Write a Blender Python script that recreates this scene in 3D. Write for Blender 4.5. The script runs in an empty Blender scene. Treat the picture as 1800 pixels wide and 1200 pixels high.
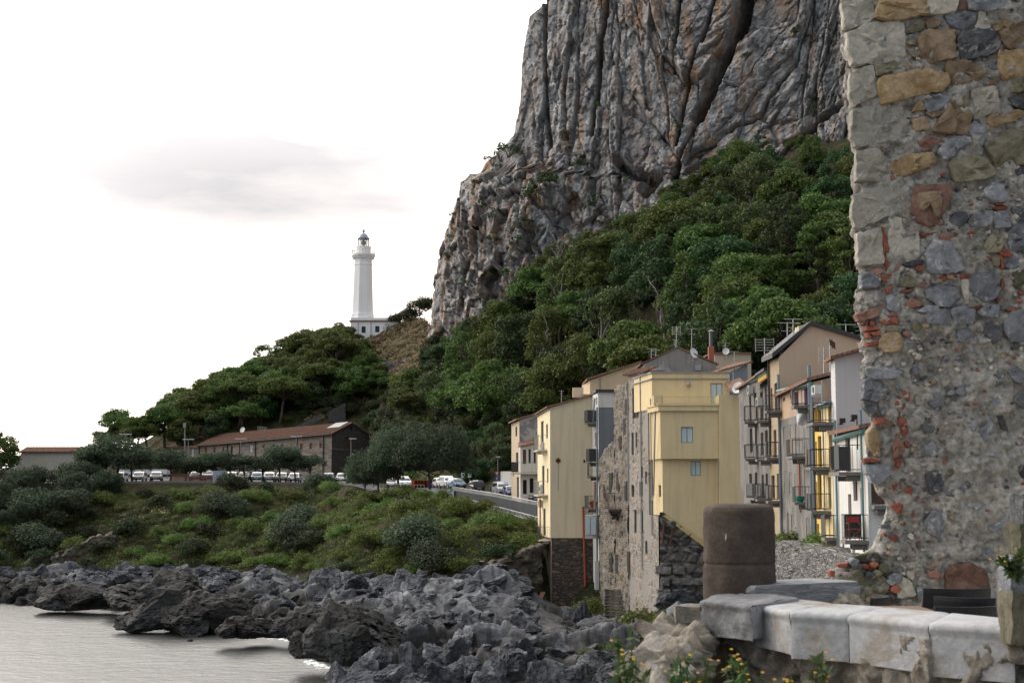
import bpy, bmesh, math, random
import numpy as np
from mathutils import Vector
random.seed(11)
rng = np.random.default_rng(11)
PI = math.pi
C = bpy.context.scene.collection
SC = bpy.context.scene

# ------------------------------------------------------------------ camera, sky, sun, exposure
F = 2473.0            # focal length in pixels of the 1800 px wide photograph
EYE = 13.0            # metres above the sea
TH = math.atan(260 / F)
ct, st = math.cos(TH), math.sin(TH)
cam_d = bpy.data.cameras.new("camera")
cam = bpy.data.objects.new("camera", cam_d)
C.objects.link(cam)
cam.location = (0, 0, EYE)
cam.rotation_euler = (PI / 2 + TH, 0, 0)
cam_d.sensor_width = 36
cam_d.lens = 36 * F / 1800
cam_d.clip_start = 0.2
cam_d.clip_end = 20000
cam_d.dof.use_dof = True
cam_d.dof.focus_distance = 90
cam_d.dof.aperture_fstop = 8.0
SC.camera = cam

SUN_DIR = Vector((-0.58, 0.70, 0.42)).normalized()     # towards the bright side of the overcast
world = bpy.data.worlds.new("World")
SC.world = world
world.use_nodes = True
wn, wl = world.node_tree.nodes, world.node_tree.links
wn.clear()
w_out = wn.new("ShaderNodeOutputWorld")
w_bg = wn.new("ShaderNodeBackground")
w_bg.inputs["Strength"].default_value = 0.1
w_sky = wn.new("ShaderNodeTexSky")
w_sky.sky_type = 'NISHITA'
w_sky.sun_disc = False
w_sky.sun_elevation = math.asin(SUN_DIR.z)
w_sky.sun_rotation = math.atan2(SUN_DIR.x, SUN_DIR.y)
w_tc = wn.new("ShaderNodeTexCoord")
w_map = wn.new("ShaderNodeMapping")
w_map.inputs["Scale"].default_value = (2.2, 2.2, 9.0)
wl.new(w_tc.outputs["Generated"], w_map.inputs["Vector"])
w_n = wn.new("ShaderNodeTexNoise")
w_n.inputs["Scale"].default_value = 1.6
w_n.inputs["Detail"].default_value = 7
w_n.inputs["Roughness"].default_value = 0.55
wl.new(w_map.outputs["Vector"], w_n.inputs["Vector"])
# one soft grey bank of cloud low over the sea, left of the lighthouse
def wmath(op, a, b=None):
    n = wn.new("ShaderNodeMath"); n.operation = op
    for i, v in enumerate((a, b)):
        if v is None: continue
        if isinstance(v, (int, float)): n.inputs[i].default_value = v
        else: wl.new(v, n.inputs[i])
    return n.outputs[0]
w_sep = wn.new("ShaderNodeSeparateXYZ")
wl.new(w_tc.outputs["Generated"], w_sep.inputs[0])
dx = wmath('DIVIDE', wmath('ADD', w_sep.outputs[0], 0.195), 0.19)
dz = wmath('DIVIDE', wmath('SUBTRACT', w_sep.outputs[2], 0.215), 0.029)
behind = wmath('GREATER_THAN', w_sep.outputs[1], 0.0)
w_n2 = wn.new("ShaderNodeTexNoise"); w_n2.inputs["Scale"].default_value = 5.0; w_n2.inputs["Detail"].default_value = 8
wl.new(w_map.outputs["Vector"], w_n2.inputs["Vector"])
rad = wmath('ADD', wmath('ADD', wmath('MULTIPLY', dx, dx), wmath('MULTIPLY', dz, dz)), wmath('MULTIPLY', wmath('SUBTRACT', wmath('ADD', wmath('MULTIPLY', w_n.outputs["Fac"], 0.6), wmath('MULTIPLY', w_n2.outputs["Fac"], 0.4)), 0.5), 7.0))
bank = wmath('MULTIPLY', wmath('MINIMUM', wmath('MULTIPLY', wmath('POWER', 2.718, wmath('MULTIPLY', rad, -0.62)), 1.15), 1.0), behind)
patch = wn.new("ShaderNodeMapRange")
patch.inputs[1].default_value = 0.40; patch.inputs[2].default_value = 0.66
wl.new(w_n.outputs["Fac"], patch.inputs[0])
grey = wmath('ADD', wmath('MULTIPLY', bank, wmath('ADD', wmath('MULTIPLY', patch.outputs[0], 0.15), 0.85)), wmath('MULTIPLY', patch.outputs[0], 0.06))
grey = wmath('MINIMUM', grey, 1.0)
# the whole cloud sheet is brightest towards the hidden sun
w_dot = wn.new("ShaderNodeVectorMath"); w_dot.operation = 'DOT_PRODUCT'
wl.new(w_tc.outputs["Generated"], w_dot.inputs[0])
w_dot.inputs[1].default_value = tuple(SUN_DIR)
lift = wmath('ADD', wmath('MULTIPLY', wmath('POWER', wmath('MAXIMUM', wmath('ADD', wmath('MULTIPLY', w_dot.outputs["Value"], 0.75), 0.25), 0.0), 2.0), 6.6), 0.92)
w_cl = wn.new("ShaderNodeMixRGB")
w_cl.inputs[1].default_value = (12.6, 12.2, 11.9, 1)
w_cl.inputs[2].default_value = (6.7, 6.6, 7.0, 1)
wl.new(grey, w_cl.inputs[0])
w_warm = wn.new("ShaderNodeMixRGB")          # the sheet warms towards the horizon
w_warm.inputs[2].default_value = (13.6, 11.7, 10.2, 1)
wl.new(wmath('MULTIPLY', wmath('POWER', 2.718, wmath('MULTIPLY', wmath('MAXIMUM', w_sep.outputs[2], 0.0), -7.0)), 0.9), w_warm.inputs[0])
w_warm.inputs[1].default_value = (12.6, 12.2, 11.9, 1)
wl.new(w_warm.outputs[0], w_cl.inputs[1])
# thin veil round the bank of cloud
vx = wmath('DIVIDE', wmath('ADD', w_sep.outputs[0], 0.19), 0.36); vz = wmath('DIVIDE', wmath('SUBTRACT', w_sep.outputs[2], 0.20), 0.13)
veil = wmath('MULTIPLY', wmath('POWER', 2.718, wmath('MULTIPLY', wmath('ADD', wmath('MULTIPLY', vx, vx), wmath('MULTIPLY', vz, vz)), -1.0)), behind)
lift = wmath('MULTIPLY', lift, wmath('SUBTRACT', 1.0, wmath('MULTIPLY', veil, 0.68)))
w_sc = wn.new("ShaderNodeVectorMath"); w_sc.operation = 'SCALE'
wl.new(w_cl.outputs[0], w_sc.inputs[0]); wl.new(lift, w_sc.inputs["Scale"])
w_cool = wn.new("ShaderNodeMixRGB"); w_cool.blend_type = 'MIX'      # bluer cloud away from the sunset
w_cool.inputs[1].default_value = (0.84, 0.97, 1.14, 1); w_cool.inputs[2].default_value = (1.03, 1.0, 0.96, 1)
wl.new(wmath('MINIMUM', wmath('MAXIMUM', wmath('ADD', wmath('MULTIPLY', w_dot.outputs["Value"], 1.3), 0.25), 0.0), 1.0), w_cool.inputs[0])
w_tint = wn.new("ShaderNodeVectorMath"); w_tint.operation = 'MULTIPLY'
wl.new(w_sc.outputs[0], w_tint.inputs[0]); wl.new(w_cool.outputs[0], w_tint.inputs[1])
w_mix = wn.new("ShaderNodeMixRGB")
w_mix.inputs[0].default_value = 0.86
wl.new(w_sky.outputs[0], w_mix.inputs[1]); wl.new(w_tint.outputs[0], w_mix.inputs[2])
wl.new(w_mix.outputs[0], w_bg.inputs["Color"])
wl.new(w_bg.outputs[0], w_out.inputs["Surface"])

sun_d = bpy.data.lights.new("sun", 'SUN')
sun_d.energy = 0.8
sun_d.angle = math.radians(25)
sun_d.color = (1.0, 0.96, 0.90)
sun = bpy.data.objects.new("sun", sun_d)
C.objects.link(sun)
sun.rotation_euler = SUN_DIR.to_track_quat('Z', 'Y').to_euler()

SC.view_settings.view_transform = 'Standard'
SC.view_settings.look = 'None'
SC.view_settings.gamma = 1
SC.view_settings.use_curve_mapping = False
SC.view_settings.exposure = -0.76
SC.render.engine = 'CYCLES'
SC.cycles.max_bounces = 5
SC.cycles.diffuse_bounces = 3
SC.cycles.glossy_bounces = 3
SC.cycles.transmission_bounces = 4
SC.cycles.transparent_max_bounces = 6
SC.cycles.use_denoising = True
SC.cycles.denoising_prefilter = 'ACCURATE'

# ------------------------------------------------------------------ helpers
def P(px, py, Y):
    """World point seen at photo pixel (px, py), Y metres in front of the lens."""
    a = (px - 900) / F; b = (600 - py) / F
    t = Y / (ct - b * st)
    return np.array((a * t, Y, EYE + (st + b * ct) * t))
def PA(px, py, Y):
    px, py, Y = np.broadcast_arrays(np.asarray(px, float), np.asarray(py, float), np.asarray(Y, float))
    a = (px - 900) / F; b = (600 - py) / F
    t = Y / (ct - b * st)
    return np.stack((a * t, Y, EYE + (st + b * ct) * t), -1)
def Zp(py, Y): return float(P(900, py, Y)[2])
def Xp(px, py, Y): return float(P(px, py, Y)[0])
def proj(p):
    p = np.asarray(p, float)
    x, y, z = p[..., 0], p[..., 1], p[..., 2] - EYE
    d = y * ct + z * st; u = -y * st + z * ct
    return 900 + F * x / d, 600 - F * u / d, d

# --- vectorised noise
def _h(ix, iy, iz, s):
    h = (ix * 374761393 + iy * 668265263 + iz * 2147483647 + s * 1274126177) & 0xFFFFFFFF
    h = ((h ^ (h >> 13)) * 1274126177) & 0xFFFFFFFF
    h = ((h ^ (h >> 16)) * 2246822519) & 0xFFFFFFFF
    return ((h ^ (h >> 15)) & 0xFFFFFF) / float(0x1000000)
def vnoise(p, s=0):
    p = np.asarray(p, float)
    i = np.floor(p).astype(np.int64); f = p - i
    f = f * f * f * (f * (f * 6 - 15) + 10)
    r = 0
    for a in (0, 1):
        wa = f[..., 0] if a else 1 - f[..., 0]
        for b in (0, 1):
            wb = f[..., 1] if b else 1 - f[..., 1]
            for c in (0, 1):
                wc = f[..., 2] if c else 1 - f[..., 2]
                r = r + wa * wb * wc * _h(i[..., 0] + a, i[..., 1] + b, i[..., 2] + c, s)
    return r * 2 - 1
def fbm(p, o=4, s=0, g=0.5, l=2.03):
    p = np.asarray(p, float); r = 0; a = 1; t = 0
    for k in range(o):
        r = r + a * vnoise(p, s + k); t += a; a *= g; p = p * l + 17.3
    return r / t
def ridged(p, o=4, s=0):
    p = np.asarray(p, float); r = 0; a = 1; t = 0
    for k in range(o):
        r = r + a * (1 - np.abs(vnoise(p, s + k))) ** 2; t += a; a *= 0.5; p = p * 2.1 + 9.1
    return r / t
def facet(p, s=0, tilt=1.4):
    """Broken planes: each cell a level and a tilt of its own. Returns height, distance to the joint."""
    p = np.asarray(p, float); i = np.floor(p).astype(np.int64)
    f1 = np.full(p.shape[:-1], 9.0); f2 = f1.copy(); v = np.zeros_like(f1)
    for a in (-1, 0, 1):
        for b in (-1, 0, 1):
            for c in (-1, 0, 1):
                x, y, z = i[..., 0] + a, i[..., 1] + b, i[..., 2] + c
                e = (x + _h(x, y, z, s) - p[..., 0], y + _h(x, y, z, s + 7) - p[..., 1], z + _h(x, y, z, s + 13) - p[..., 2])
                d = np.sqrt(e[0] ** 2 + e[1] ** 2 + e[2] ** 2); m = d < f1
                f2 = np.where(m, f1, np.minimum(f2, d))
                w = _h(x, y, z, s + 29) - .5 + tilt * sum(q * (_h(x, y, z, s + 31 + 2 * k) - .5) for k, q in enumerate(e))
                v = np.where(m, w, v); f1 = np.where(m, d, f1)
    return v, f2 - f1
def voro(p, s=0):
    """F1, F2 and a random value of the nearest cell."""
    p = np.asarray(p, float); i = np.floor(p).astype(np.int64)
    f1 = np.full(p.shape[:-1], 9.0); f2 = f1.copy(); v = np.zeros_like(f1)
    for a in (-1, 0, 1):
        for b in (-1, 0, 1):
            for c in (-1, 0, 1):
                x, y, z = i[..., 0] + a, i[..., 1] + b, i[..., 2] + c
                d = np.sqrt((x + _h(x, y, z, s) - p[..., 0]) ** 2 + (y + _h(x, y, z, s + 7) - p[..., 1]) ** 2 + (z + _h(x, y, z, s + 13) - p[..., 2]) ** 2)
                m = d < f1
                f2 = np.where(m, f1, np.minimum(f2, d))
                v = np.where(m, _h(x, y, z, s + 29), v)
                f1 = np.where(m, d, f1)
    return f1, f2, v

# --- objects
LOC = {}
def tag(o, label=None, cat=None, group=None, kind=None):
    if label: o['label'] = label
    if cat: o['category'] = cat
    if group: o['group'] = group
    if kind: o['kind'] = kind
    return o
def thing(name, label, cat, loc=(0, 0, 0), group=None):
    o = bpy.data.objects.new(name, None)
    C.objects.link(o)
    o.empty_display_size = 0.3
    o.location = tuple(float(v) for v in loc)
    LOC[o.name] = np.array(loc, float)
    return tag(o, label, cat, group, 'thing')
def link(name, me, parent=None):
    o = bpy.data.objects.new(name, me)
    C.objects.link(o)
    if parent is not None: o.parent = parent
    LOC[o.name] = LOC[parent.name] if parent is not None else np.zeros(3)
    return o
def np_mesh(name, V, faces, mat=None, smooth=False, mats=None, midx=None):
    """faces: (n,3) or (n,4) int array."""
    V = np.ascontiguousarray(V, np.float32).reshape(-1, 3); faces = np.ascontiguousarray(faces, np.int32)
    n, k = faces.shape
    me = bpy.data.meshes.new(name)
    me.vertices.add(len(V)); me.vertices.foreach_set("co", V.ravel())
    me.loops.add(n * k); me.loops.foreach_set("vertex_index", faces.ravel())
    me.polygons.add(n)
    me.polygons.foreach_set("loop_start", np.arange(0, n * k, k, dtype=np.int32))
    me.polygons.foreach_set("loop_total", np.full(n, k, np.int32))
    if smooth: me.polygons.foreach_set("use_smooth", np.ones(n, bool))
    for m in (mats or ([mat] if mat else [])): me.materials.append(m)
    if midx is not None: me.polygons.foreach_set("material_index", np.asarray(midx, np.int32))
    me.update(calc_edges=True)
    return me
def grid_faces(nr, nc):
    a = np.arange(nr * nc).reshape(nr, nc)
    return np.stack((a[:-1, :-1], a[:-1, 1:], a[1:, 1:], a[1:, :-1]), -1).reshape(-1, 4)

class MB:
    def __init__(s): s.v = []; s.f = []
    def add(s, vs, fs):
        n = len(s.v); s.v.extend([tuple(float(c) for c in v) for v in vs]); s.f.extend([tuple(i + n for i in f) for f in fs]); return s
    def quad(s, a, b, c, d): return s.add((a, b, c, d), ((0, 1, 2, 3),))
    def poly(s, pts): return s.add(pts, (tuple(range(len(pts))),))
    def box(s, c, sz, ax=None):
        """centre, full sizes, optional axes (u, v, w unit vectors)."""
        c = np.array(c, float); u, v, w = ax if ax is not None else np.eye(3)
        u = np.array(u) * sz[0] / 2; v = np.array(v) * sz[1] / 2; w = np.array(w) * sz[2] / 2
        vs = [c + a * u + b * v + d * w for d in (-1, 1) for b in (-1, 1) for a in (-1, 1)]
        return s.add(vs, ((0, 2, 3, 1), (4, 5, 7, 6), (0, 1, 5, 4), (2, 6, 7, 3), (0, 4, 6, 2), (1, 3, 7, 5)))
    def tube(s, pts, r, n=6, cap=True):
        pts = [np.array(p, float) for p in pts]
        rs = r if hasattr(r, '__len__') else [r] * len(pts)
        base = len(s.v); vs = []
        for i, p in enumerate(pts):
            d = pts[min(i + 1, len(pts) - 1)] - pts[max(i - 1, 0)]
            d = d / (np.linalg.norm(d) + 1e-9)
            u = np.cross(d, (0, 0, 1.0)) if abs(d[2]) < 0.95 else np.cross(d, (1.0, 0, 0))
            u /= np.linalg.norm(u); w = np.cross(d, u)
            for k in range(n):
                a = 2 * PI * k / n
                vs.append(p + rs[i] * (math.cos(a) * u + math.sin(a) * w))
        fs = [(i * n + k, i * n + (k + 1) % n, (i + 1) * n + (k + 1) % n, (i + 1) * n + k) for i in range(len(pts) - 1) for k in range(n)]
        if cap: fs += [tuple(range(n))[::-1], tuple((len(pts) - 1) * n + k for k in range(n))]
        return s.add(vs, fs)
    def lathe(s, c, prof, n=16, rot=0.0):
        c = np.array(c, float); vs = []; m = len(prof)
        for r, z in prof:
            for k in range(n):
                a = rot + 2 * PI * k / n
                vs.append(c + np.array((r * math.cos(a), r * math.sin(a), z)))
        fs = [(i * n + k, i * n + (k + 1) % n, (i + 1) * n + (k + 1) % n, (i + 1) * n + k) for i in range(m - 1) for k in range(n)]
        if prof[0][0] > 1e-4: fs.append(tuple(range(n))[::-1])
        if prof[-1][0] > 1e-4: fs.append(tuple((m - 1) * n + k for k in range(n)))
        return s.add(vs, fs)
    def prism(s, poly, z0, z1):
        """poly: xy points; z1 may be a list (one per point)."""
        n = len(poly); t = z1 if hasattr(z1, '__len__') else [z1] * n
        vs = [(x, y, z0) for x, y in poly] + [(x, y, t[i]) for i, (x, y) in enumerate(poly)]
        return s.add(vs, [tuple(range(n))[::-1], tuple(range(n, 2 * n))] + [(i, (i + 1) % n, n + (i + 1) % n, n + i) for i in range(n)])
    def mesh(s, name, mat, off=(0, 0, 0), smooth=False):
        me = bpy.data.meshes.new(name)
        o = np.array(off, float)
        me.from_pydata([tuple(np.array(v) - o) for v in s.v], [], s.f)
        me.update()
        bm = bmesh.new(); bm.from_mesh(me); bmesh.ops.recalc_face_normals(bm, faces=bm.faces); bm.to_mesh(me); bm.free()
        if mat: me.materials.append(mat)
        if smooth:
            for p in me.polygons: p.use_smooth = True
        return me
    def build(s, name, mat, parent=None, smooth=False, label=None):
        """Vertices are world coordinates; the part sits under its thing."""
        off = LOC[parent.name] if parent is not None else (0, 0, 0)
        o = link(name, s.mesh(name, mat, off, smooth), parent)
        if label: o['label'] = label
        return o
def copy_tree(o, parent=None):
    c = o.copy(); C.objects.link(c)
    LOC[c.name] = LOC.get(o.name, np.zeros(3))
    if parent is not None: c.parent = parent
    for ch in [x for x in o.children]: copy_tree(ch, c)
    return c

# ------------------------------------------------------------------ materials
def hexc(h):
    r = [int(h[i:i + 2], 16) / 255 for i in (0, 2, 4)]
    return tuple(c / 12.92 if c <= 0.04045 else ((c + 0.055) / 1.055) ** 2.4 for c in r)
class NT:
    def __init__(s, name):
        s.m = bpy.data.materials.new(name); s.m.use_nodes = True
        s.n, s.l = s.m.node_tree.nodes, s.m.node_tree.links
        s.n.clear()
        s.out = s.n.new("ShaderNodeOutputMaterial")
        s.b = s.n.new("ShaderNodeBsdfPrincipled")
        s.l.new(s.b.outputs[0], s.out.inputs["Surface"])
        s.tc = s.n.new("ShaderNodeTexCoord").outputs["Object"]
    def set(s, sock, v):
        if hasattr(v, 'links') or hasattr(v, 'is_linked'): s.l.new(v, sock)
        elif isinstance(v, tuple) and len(v) == 3 and sock.type == 'RGBA': sock.default_value = (*v, 1)
        else: sock.default_value = v
    def map(s, scale=(1, 1, 1), rot=(0, 0, 0), vec=None):
        n = s.n.new("ShaderNodeMapping"); n.inputs["Scale"].default_value = scale; n.inputs["Rotation"].default_value = rot
        s.l.new(vec or s.tc, n.inputs["Vector"]); return n.outputs[0]
    def noise(s, scale=1, vec=None, detail=6, rough=0.55, out="Fac", dist=0):
        n = s.n.new("ShaderNodeTexNoise"); n.inputs["Scale"].default_value = scale; n.inputs["Detail"].default_value = detail
        n.inputs["Roughness"].default_value = rough; n.inputs["Distortion"].default_value = dist
        s.l.new(vec or s.tc, n.inputs["Vector"]); return n.outputs[out]
    def voro(s, scale=1, vec=None, feat='F1', out="Distance"):
        n = s.n.new("ShaderNodeTexVoronoi"); n.feature = feat; n.inputs["Scale"].default_value = scale
        s.l.new(vec or s.tc, n.inputs["Vector"]); return n.outputs[out]
    def ramp(s, fac, stops, interp='LINEAR'):
        n = s.n.new("ShaderNodeValToRGB"); n.color_ramp.interpolation = interp
        e = n.color_ramp.elements
        while len(e) < len(stops): e.new(0.5)
        for i, (p, c) in enumerate(stops):
            e[i].position = p
            e[i].color = (c, c, c, 1) if isinstance(c, (int, float)) else (*c, 1)
        s.l.new(fac, n.inputs[0]); return n.outputs[0]
    def mix(s, fac, a, b, mode='MIX'):
        n = s.n.new("ShaderNodeMixRGB"); n.blend_type = mode
        s.set(n.inputs[0], fac); s.set(n.inputs[1], a); s.set(n.inputs[2], b); return n.outputs[0]
    def math(s, op, a, b=0.0):
        n = s.n.new("ShaderNodeMath"); n.operation = op
        s.set(n.inputs[0], a); s.set(n.inputs[1], b); return n.outputs[0]
    def bump(s, h, strength=0.5, dist=0.02, prev=None):
        n = s.n.new("ShaderNodeBump"); n.inputs["Strength"].default_value = strength; n.inputs["Distance"].default_value = dist
        s.l.new(h, n.inputs["Height"])
        if prev: s.l.new(prev, n.inputs["Normal"])
        return n.outputs[0]
    def done(s, col, rough=0.9, normal=None, spec=0.3, metal=0.0):
        s.set(s.b.inputs["Base Color"], col); s.set(s.b.inputs["Roughness"], rough)
        s.b.inputs["Specular IOR Level"].default_value = spec; s.b.inputs["Metallic"].default_value = metal
        if normal: s.l.new(normal, s.b.inputs["Normal"])
        return s.m
def flat(name, c, rough=0.6, metal=0.0, spec=0.4, var=0.12, scale=3.0):
    t = NT(name); n = t.noise(scale)
    return t.done(t.mix(n, tuple(v * (1 - var) for v in c), tuple(min(1, v * (1 + var)) for v in c)), rough, None, spec, metal)
def plaster(name, c, stain=(0.2, 0.18, 0.15), amount=0.35, scale=0.5, rough=0.92, bump=0.4, c2=None, patch=0.0):
    """Painted render: broad mottling, run-down streaks from weather, fine grain."""
    t = NT(name)
    base = t.mix(t.noise(scale * 1.3, detail=7), tuple(v * 0.90 for v in c), tuple(min(1, v * 1.07) for v in c))
    st_ = t.noise(1.0, t.map((2.6, 2.6, 0.16)), detail=6, rough=0.6)
    m = t.math('MULTIPLY', t.ramp(st_, [(0.48, 0), (0.72, 1)]), amount)
    col = t.mix(m, base, stain)
    bl = t.ramp(t.noise(scale * 2.7, detail=9, rough=0.65), [(0.55, 0), (0.75, 1)])
    col = t.mix(t.math('MULTIPLY', bl, amount * 0.55), col, tuple(v * 0.55 for v in c))
    if c2:
        pm = t.ramp(t.noise(scale * 0.9, detail=10, rough=0.66), [(0.5 - patch * 0.5, 0), (0.53 - patch * 0.5, 1)])
        col = t.mix(pm, col, c2)
    h = t.noise(14, detail=8, rough=0.7)
    return t.done(col, rough, t.bump(h, bump, 0.03), 0.2)
def wallvec(t):
    """x+y along the wall, z up: a vector for masonry patterns."""
    sp = t.n.new("ShaderNodeSeparateXYZ"); t.l.new(t.tc, sp.inputs[0])
    cb = t.n.new("ShaderNodeCombineXYZ")
    t.l.new(t.math('ADD', sp.outputs[0], sp.outputs[1]), cb.inputs[0]); t.l.new(sp.outputs[2], cb.inputs[1])
    return cb.outputs[0]
def rubble(name, cols, mortar, scale=2.5, stretch=(1, 1.5), bump=1.0, edge=0.05, rough=0.92, plasterc=None, pl=0.0):
    """Rubble stone: each cell its own stone tone, recessed joints, optional remains of render."""
    t = NT(name)
    wv = t.map((stretch[0], stretch[1], 1), vec=wallvec(t))
    nz = t.noise(3.0, wv, detail=4, out="Color")
    v = t.n.new("ShaderNodeVectorMath"); v.operation = 'MULTIPLY_ADD'
    t.l.new(nz, v.inputs[0]); v.inputs[1].default_value = (0.25, 0.25, 0); t.l.new(wv, v.inputs[2])
    d = t.voro(scale, v.outputs[0], 'DISTANCE_TO_EDGE')
    cc = t.voro(scale, v.outputs[0], 'F1', "Color")
    sp = t.n.new("ShaderNodeSeparateXYZ"); t.l.new(cc, sp.inputs[0])
    n = len(cols)
    stone = t.ramp(sp.outputs[0], [((i + 0.5) / n, c) for i, c in enumerate(cols)])
    grain = t.noise(9, detail=8, rough=0.7)
    stone = t.mix(0.55, stone, t.mix(grain, tuple([0.05] * 3), tuple([0.62] * 3)), 'OVERLAY')
    m = t.ramp(d, [(0.0, 1), (edge, 1), (edge * 2.2, 0)])
    col = t.mix(m, stone, mortar)
    h = t.math('ADD', t.ramp(d, [(0, 0), (edge * 3, 1)]), t.math('MULTIPLY', grain, 0.5))
    if plasterc:
        pm = t.ramp(t.noise(0.35, detail=10, rough=0.62), [(0.56 - pl, 0), (0.60 - pl, 1)])
        col = t.mix(pm, col, t.mix(t.noise(1.5), tuple(c * 0.8 for c in plasterc), plasterc))
        h = t.mix(pm, h, t.math('MULTIPLY', grain, 0.8))
    return t.done(col, rough, t.bump(h, bump, 0.06), 0.2)
# ------------------------------------------------------------------ materials of the land
def rock_mat(name, dark, mid, light, stain=None, sscale=(0.5, 0.5, 0.06), samt=0.6, wet=None, bscale=1.2, bstr=1.0, bdist=0.3, veg=None):
    t = NT(name)
    n1 = t.noise(0.35, detail=10, rough=0.68)
    col = t.ramp(n1, [(0.30, dark), (0.48, mid), (0.66, light)])
    n2 = t.noise(2.2, detail=8, rough=0.7)
    col = t.mix(0.55, col, t.ramp(n2, [(0.3, 0.12), (0.7, 0.85)]), 'OVERLAY')
    if stain:
        s1 = t.noise(1.0, t.map(sscale), detail=9, rough=0.62, dist=0.4)
        big = t.ramp(t.noise(0.045, detail=5), [(0.42, 0), (0.58, 1)])
        m = t.math('MULTIPLY', t.ramp(s1, [(0.47, 0), (0.64, 1)]), samt)
        m = t.math('MULTIPLY', m, t.math('ADD', t.math('MULTIPLY', big, 0.65), 0.35))
        col = t.mix(m, col, t.mix(n2, stain, tuple(c * 1.5 for c in stain)))
        dk = t.noise(1.0, t.map((0.8, 0.8, 0.05)), detail=8, rough=0.6)
        col = t.mix(t.math('MULTIPLY', t.ramp(dk, [(0.55, 0), (0.72, 1)]), 0.55), col, tuple(c * 0.6 for c in dark))
    if veg:
        vn = t.math('MULTIPLY', t.ramp(t.noise(0.22, detail=9, rough=0.7), [(0.57, 0), (0.66, 1)]), 0.75)
        col = t.mix(vn, col, t.mix(n2, (0.05, 0.045, 0.02), veg))
    rough = 0.85
    if wet:
        sp = t.n.new("ShaderNodeSeparateXYZ"); t.l.new(t.tc, sp.inputs[0])
        zz = t.math('ADD', sp.outputs[2], t.math('MULTIPLY', t.math('SUBTRACT', t.noise(0.3, detail=6), 0.5), 3.2))
        wm = t.ramp(t.math('MULTIPLY', zz, 0.25), [(wet[0] / 4, 1), (wet[1] / 4, 0)])
        col = t.mix(t.math('MULTIPLY', wm, 0.9), col, t.mix(n2, (0.018, 0.017, 0.014), (0.042, 0.038, 0.03)))
    h = t.math('ADD', t.noise(bscale, detail=12, rough=0.72), t.math('MULTIPLY', t.voro(bscale * 1.3, t.map((1, 1, 0.5)), 'DISTANCE_TO_EDGE'), 0.6))
    return t.done(col, rough, t.bump(h, bstr, bdist), 0.15)
M_cliff = rock_mat("cliff_limestone", (0.125, 0.128, 0.135), (0.27, 0.274, 0.282), (0.49, 0.49, 0.485), (0.34, 0.205, 0.11), samt=0.95, veg=(0.12, 0.085, 0.03), bstr=1.0, bdist=0.4)
M_shore = rock_mat("shore_limestone", (0.022, 0.023, 0.026), (0.085, 0.089, 0.10), (0.215, 0.221, 0.235), None, wet=(1.5, 3.8), bscale=1.6, bdist=0.12)
M_boulder = rock_mat("boulder_limestone", (0.02, 0.021, 0.024), (0.08, 0.084, 0.095), (0.215, 0.221, 0.235), None, bscale=3.0, bdist=0.14)
M_wet = rock_mat("dark_sea_rock", (0.014, 0.014, 0.014), (0.034, 0.033, 0.031), (0.08, 0.08, 0.08), None, bscale=2.4, bdist=0.08)

t = NT("scrub_soil")
n1 = t.noise(0.12, detail=10, rough=0.7); n2 = t.noise(1.6, detail=8, rough=0.7)
soil = t.ramp(n2, [(0.3, (0.03, 0.024, 0.016)), (0.55, (0.085, 0.063, 0.04)), (0.75, (0.17, 0.13, 0.078))])
green = t.ramp(n2, [(0.3, (0.014, 0.018, 0.009)), (0.6, (0.045, 0.05, 0.022)), (0.8, (0.095, 0.09, 0.04))])
M_soil = t.done(t.mix(t.ramp(n1, [(0.36, 0), (0.52, 1)]), soil, green), 0.95, t.bump(t.noise(2.5, detail=10, rough=0.75), 1.0, 0.4), 0.1)

t = NT("sea_water")
w1 = t.noise(1.0, t.map((0.55, 0.75, 1)), detail=5, rough=0.55)
w2 = t.noise(1.0, t.map((1.9, 2.6, 1), rot=(0, 0, 0.35)), detail=3)
big = t.noise(1.0, t.map((0.03, 0.11, 1)), detail=4)
hw = t.math('ADD', t.math('MULTIPLY', w1, t.math('ADD', big, 0.25)), t.math('MULTIPLY', w2, 0.25))
M_sea = t.done((0.075, 0.078, 0.074), 0.30, t.bump(hw, 0.8, 0.42), 0.5)
t.b.inputs["IOR"].default_value = 1.42

# ------------------------------------------------------------------ terrain: rows of (photo x, photo y, distance), lofted
def row(*pts):
    a = np.array(sorted(pts), float)
    return a[:, 0], a[:, 1], a[:, 2]
R1 = np.array([(-600, 172), (-100, 162), (0, 158), (100, 157), (240, 150), (300, 146), (380, 138), (440, 132), (520, 119), (545, 110), (600, 105), (625, 100), (645, 94), (665, 90), (700, 88), (800, 84), (945, 78), (1050, 74), (1160, 70), (1250, 62), (1400, 48), (1480, 42), (2200, 42)], float)
R2 = row((-600, 1050, 182), (0, 1045, 166), (100, 1040, 166), (240, 1045, 160), (300, 1045, 156), (380, 1055, 149), (440, 1060, 143), (520, 1075, 131), (545, 1085, 120), (600, 1090, 117), (640, 1100, 112), (700, 1110, 107), (800, 1115, 103), (945, 1120, 102), (1050, 1128, 100), (1160, 1140, 95), (1250, 1150, 88), (1320, 1180, 76), (1400, 1250, 62), (1480, 1300, 52), (2200, 1300, 52))
R3 = row((-600, 1020, 190), (0, 1015, 180), (100, 1000, 184), (300, 1000, 180), (480, 1003, 172), (540, 1018, 160), (600, 1022, 152), (700, 1030, 144), (800, 1020, 141), (870, 1012, 139), (940, 1045, 141), (1000, 1072, 142), (1050, 1078, 138), (1100, 1085, 127), (1160, 1090, 116), (1270, 1090, 116), (1320, 1080, 95), (1400, 1080, 75), (1480, 1080, 60), (2200, 1080, 60))
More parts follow.
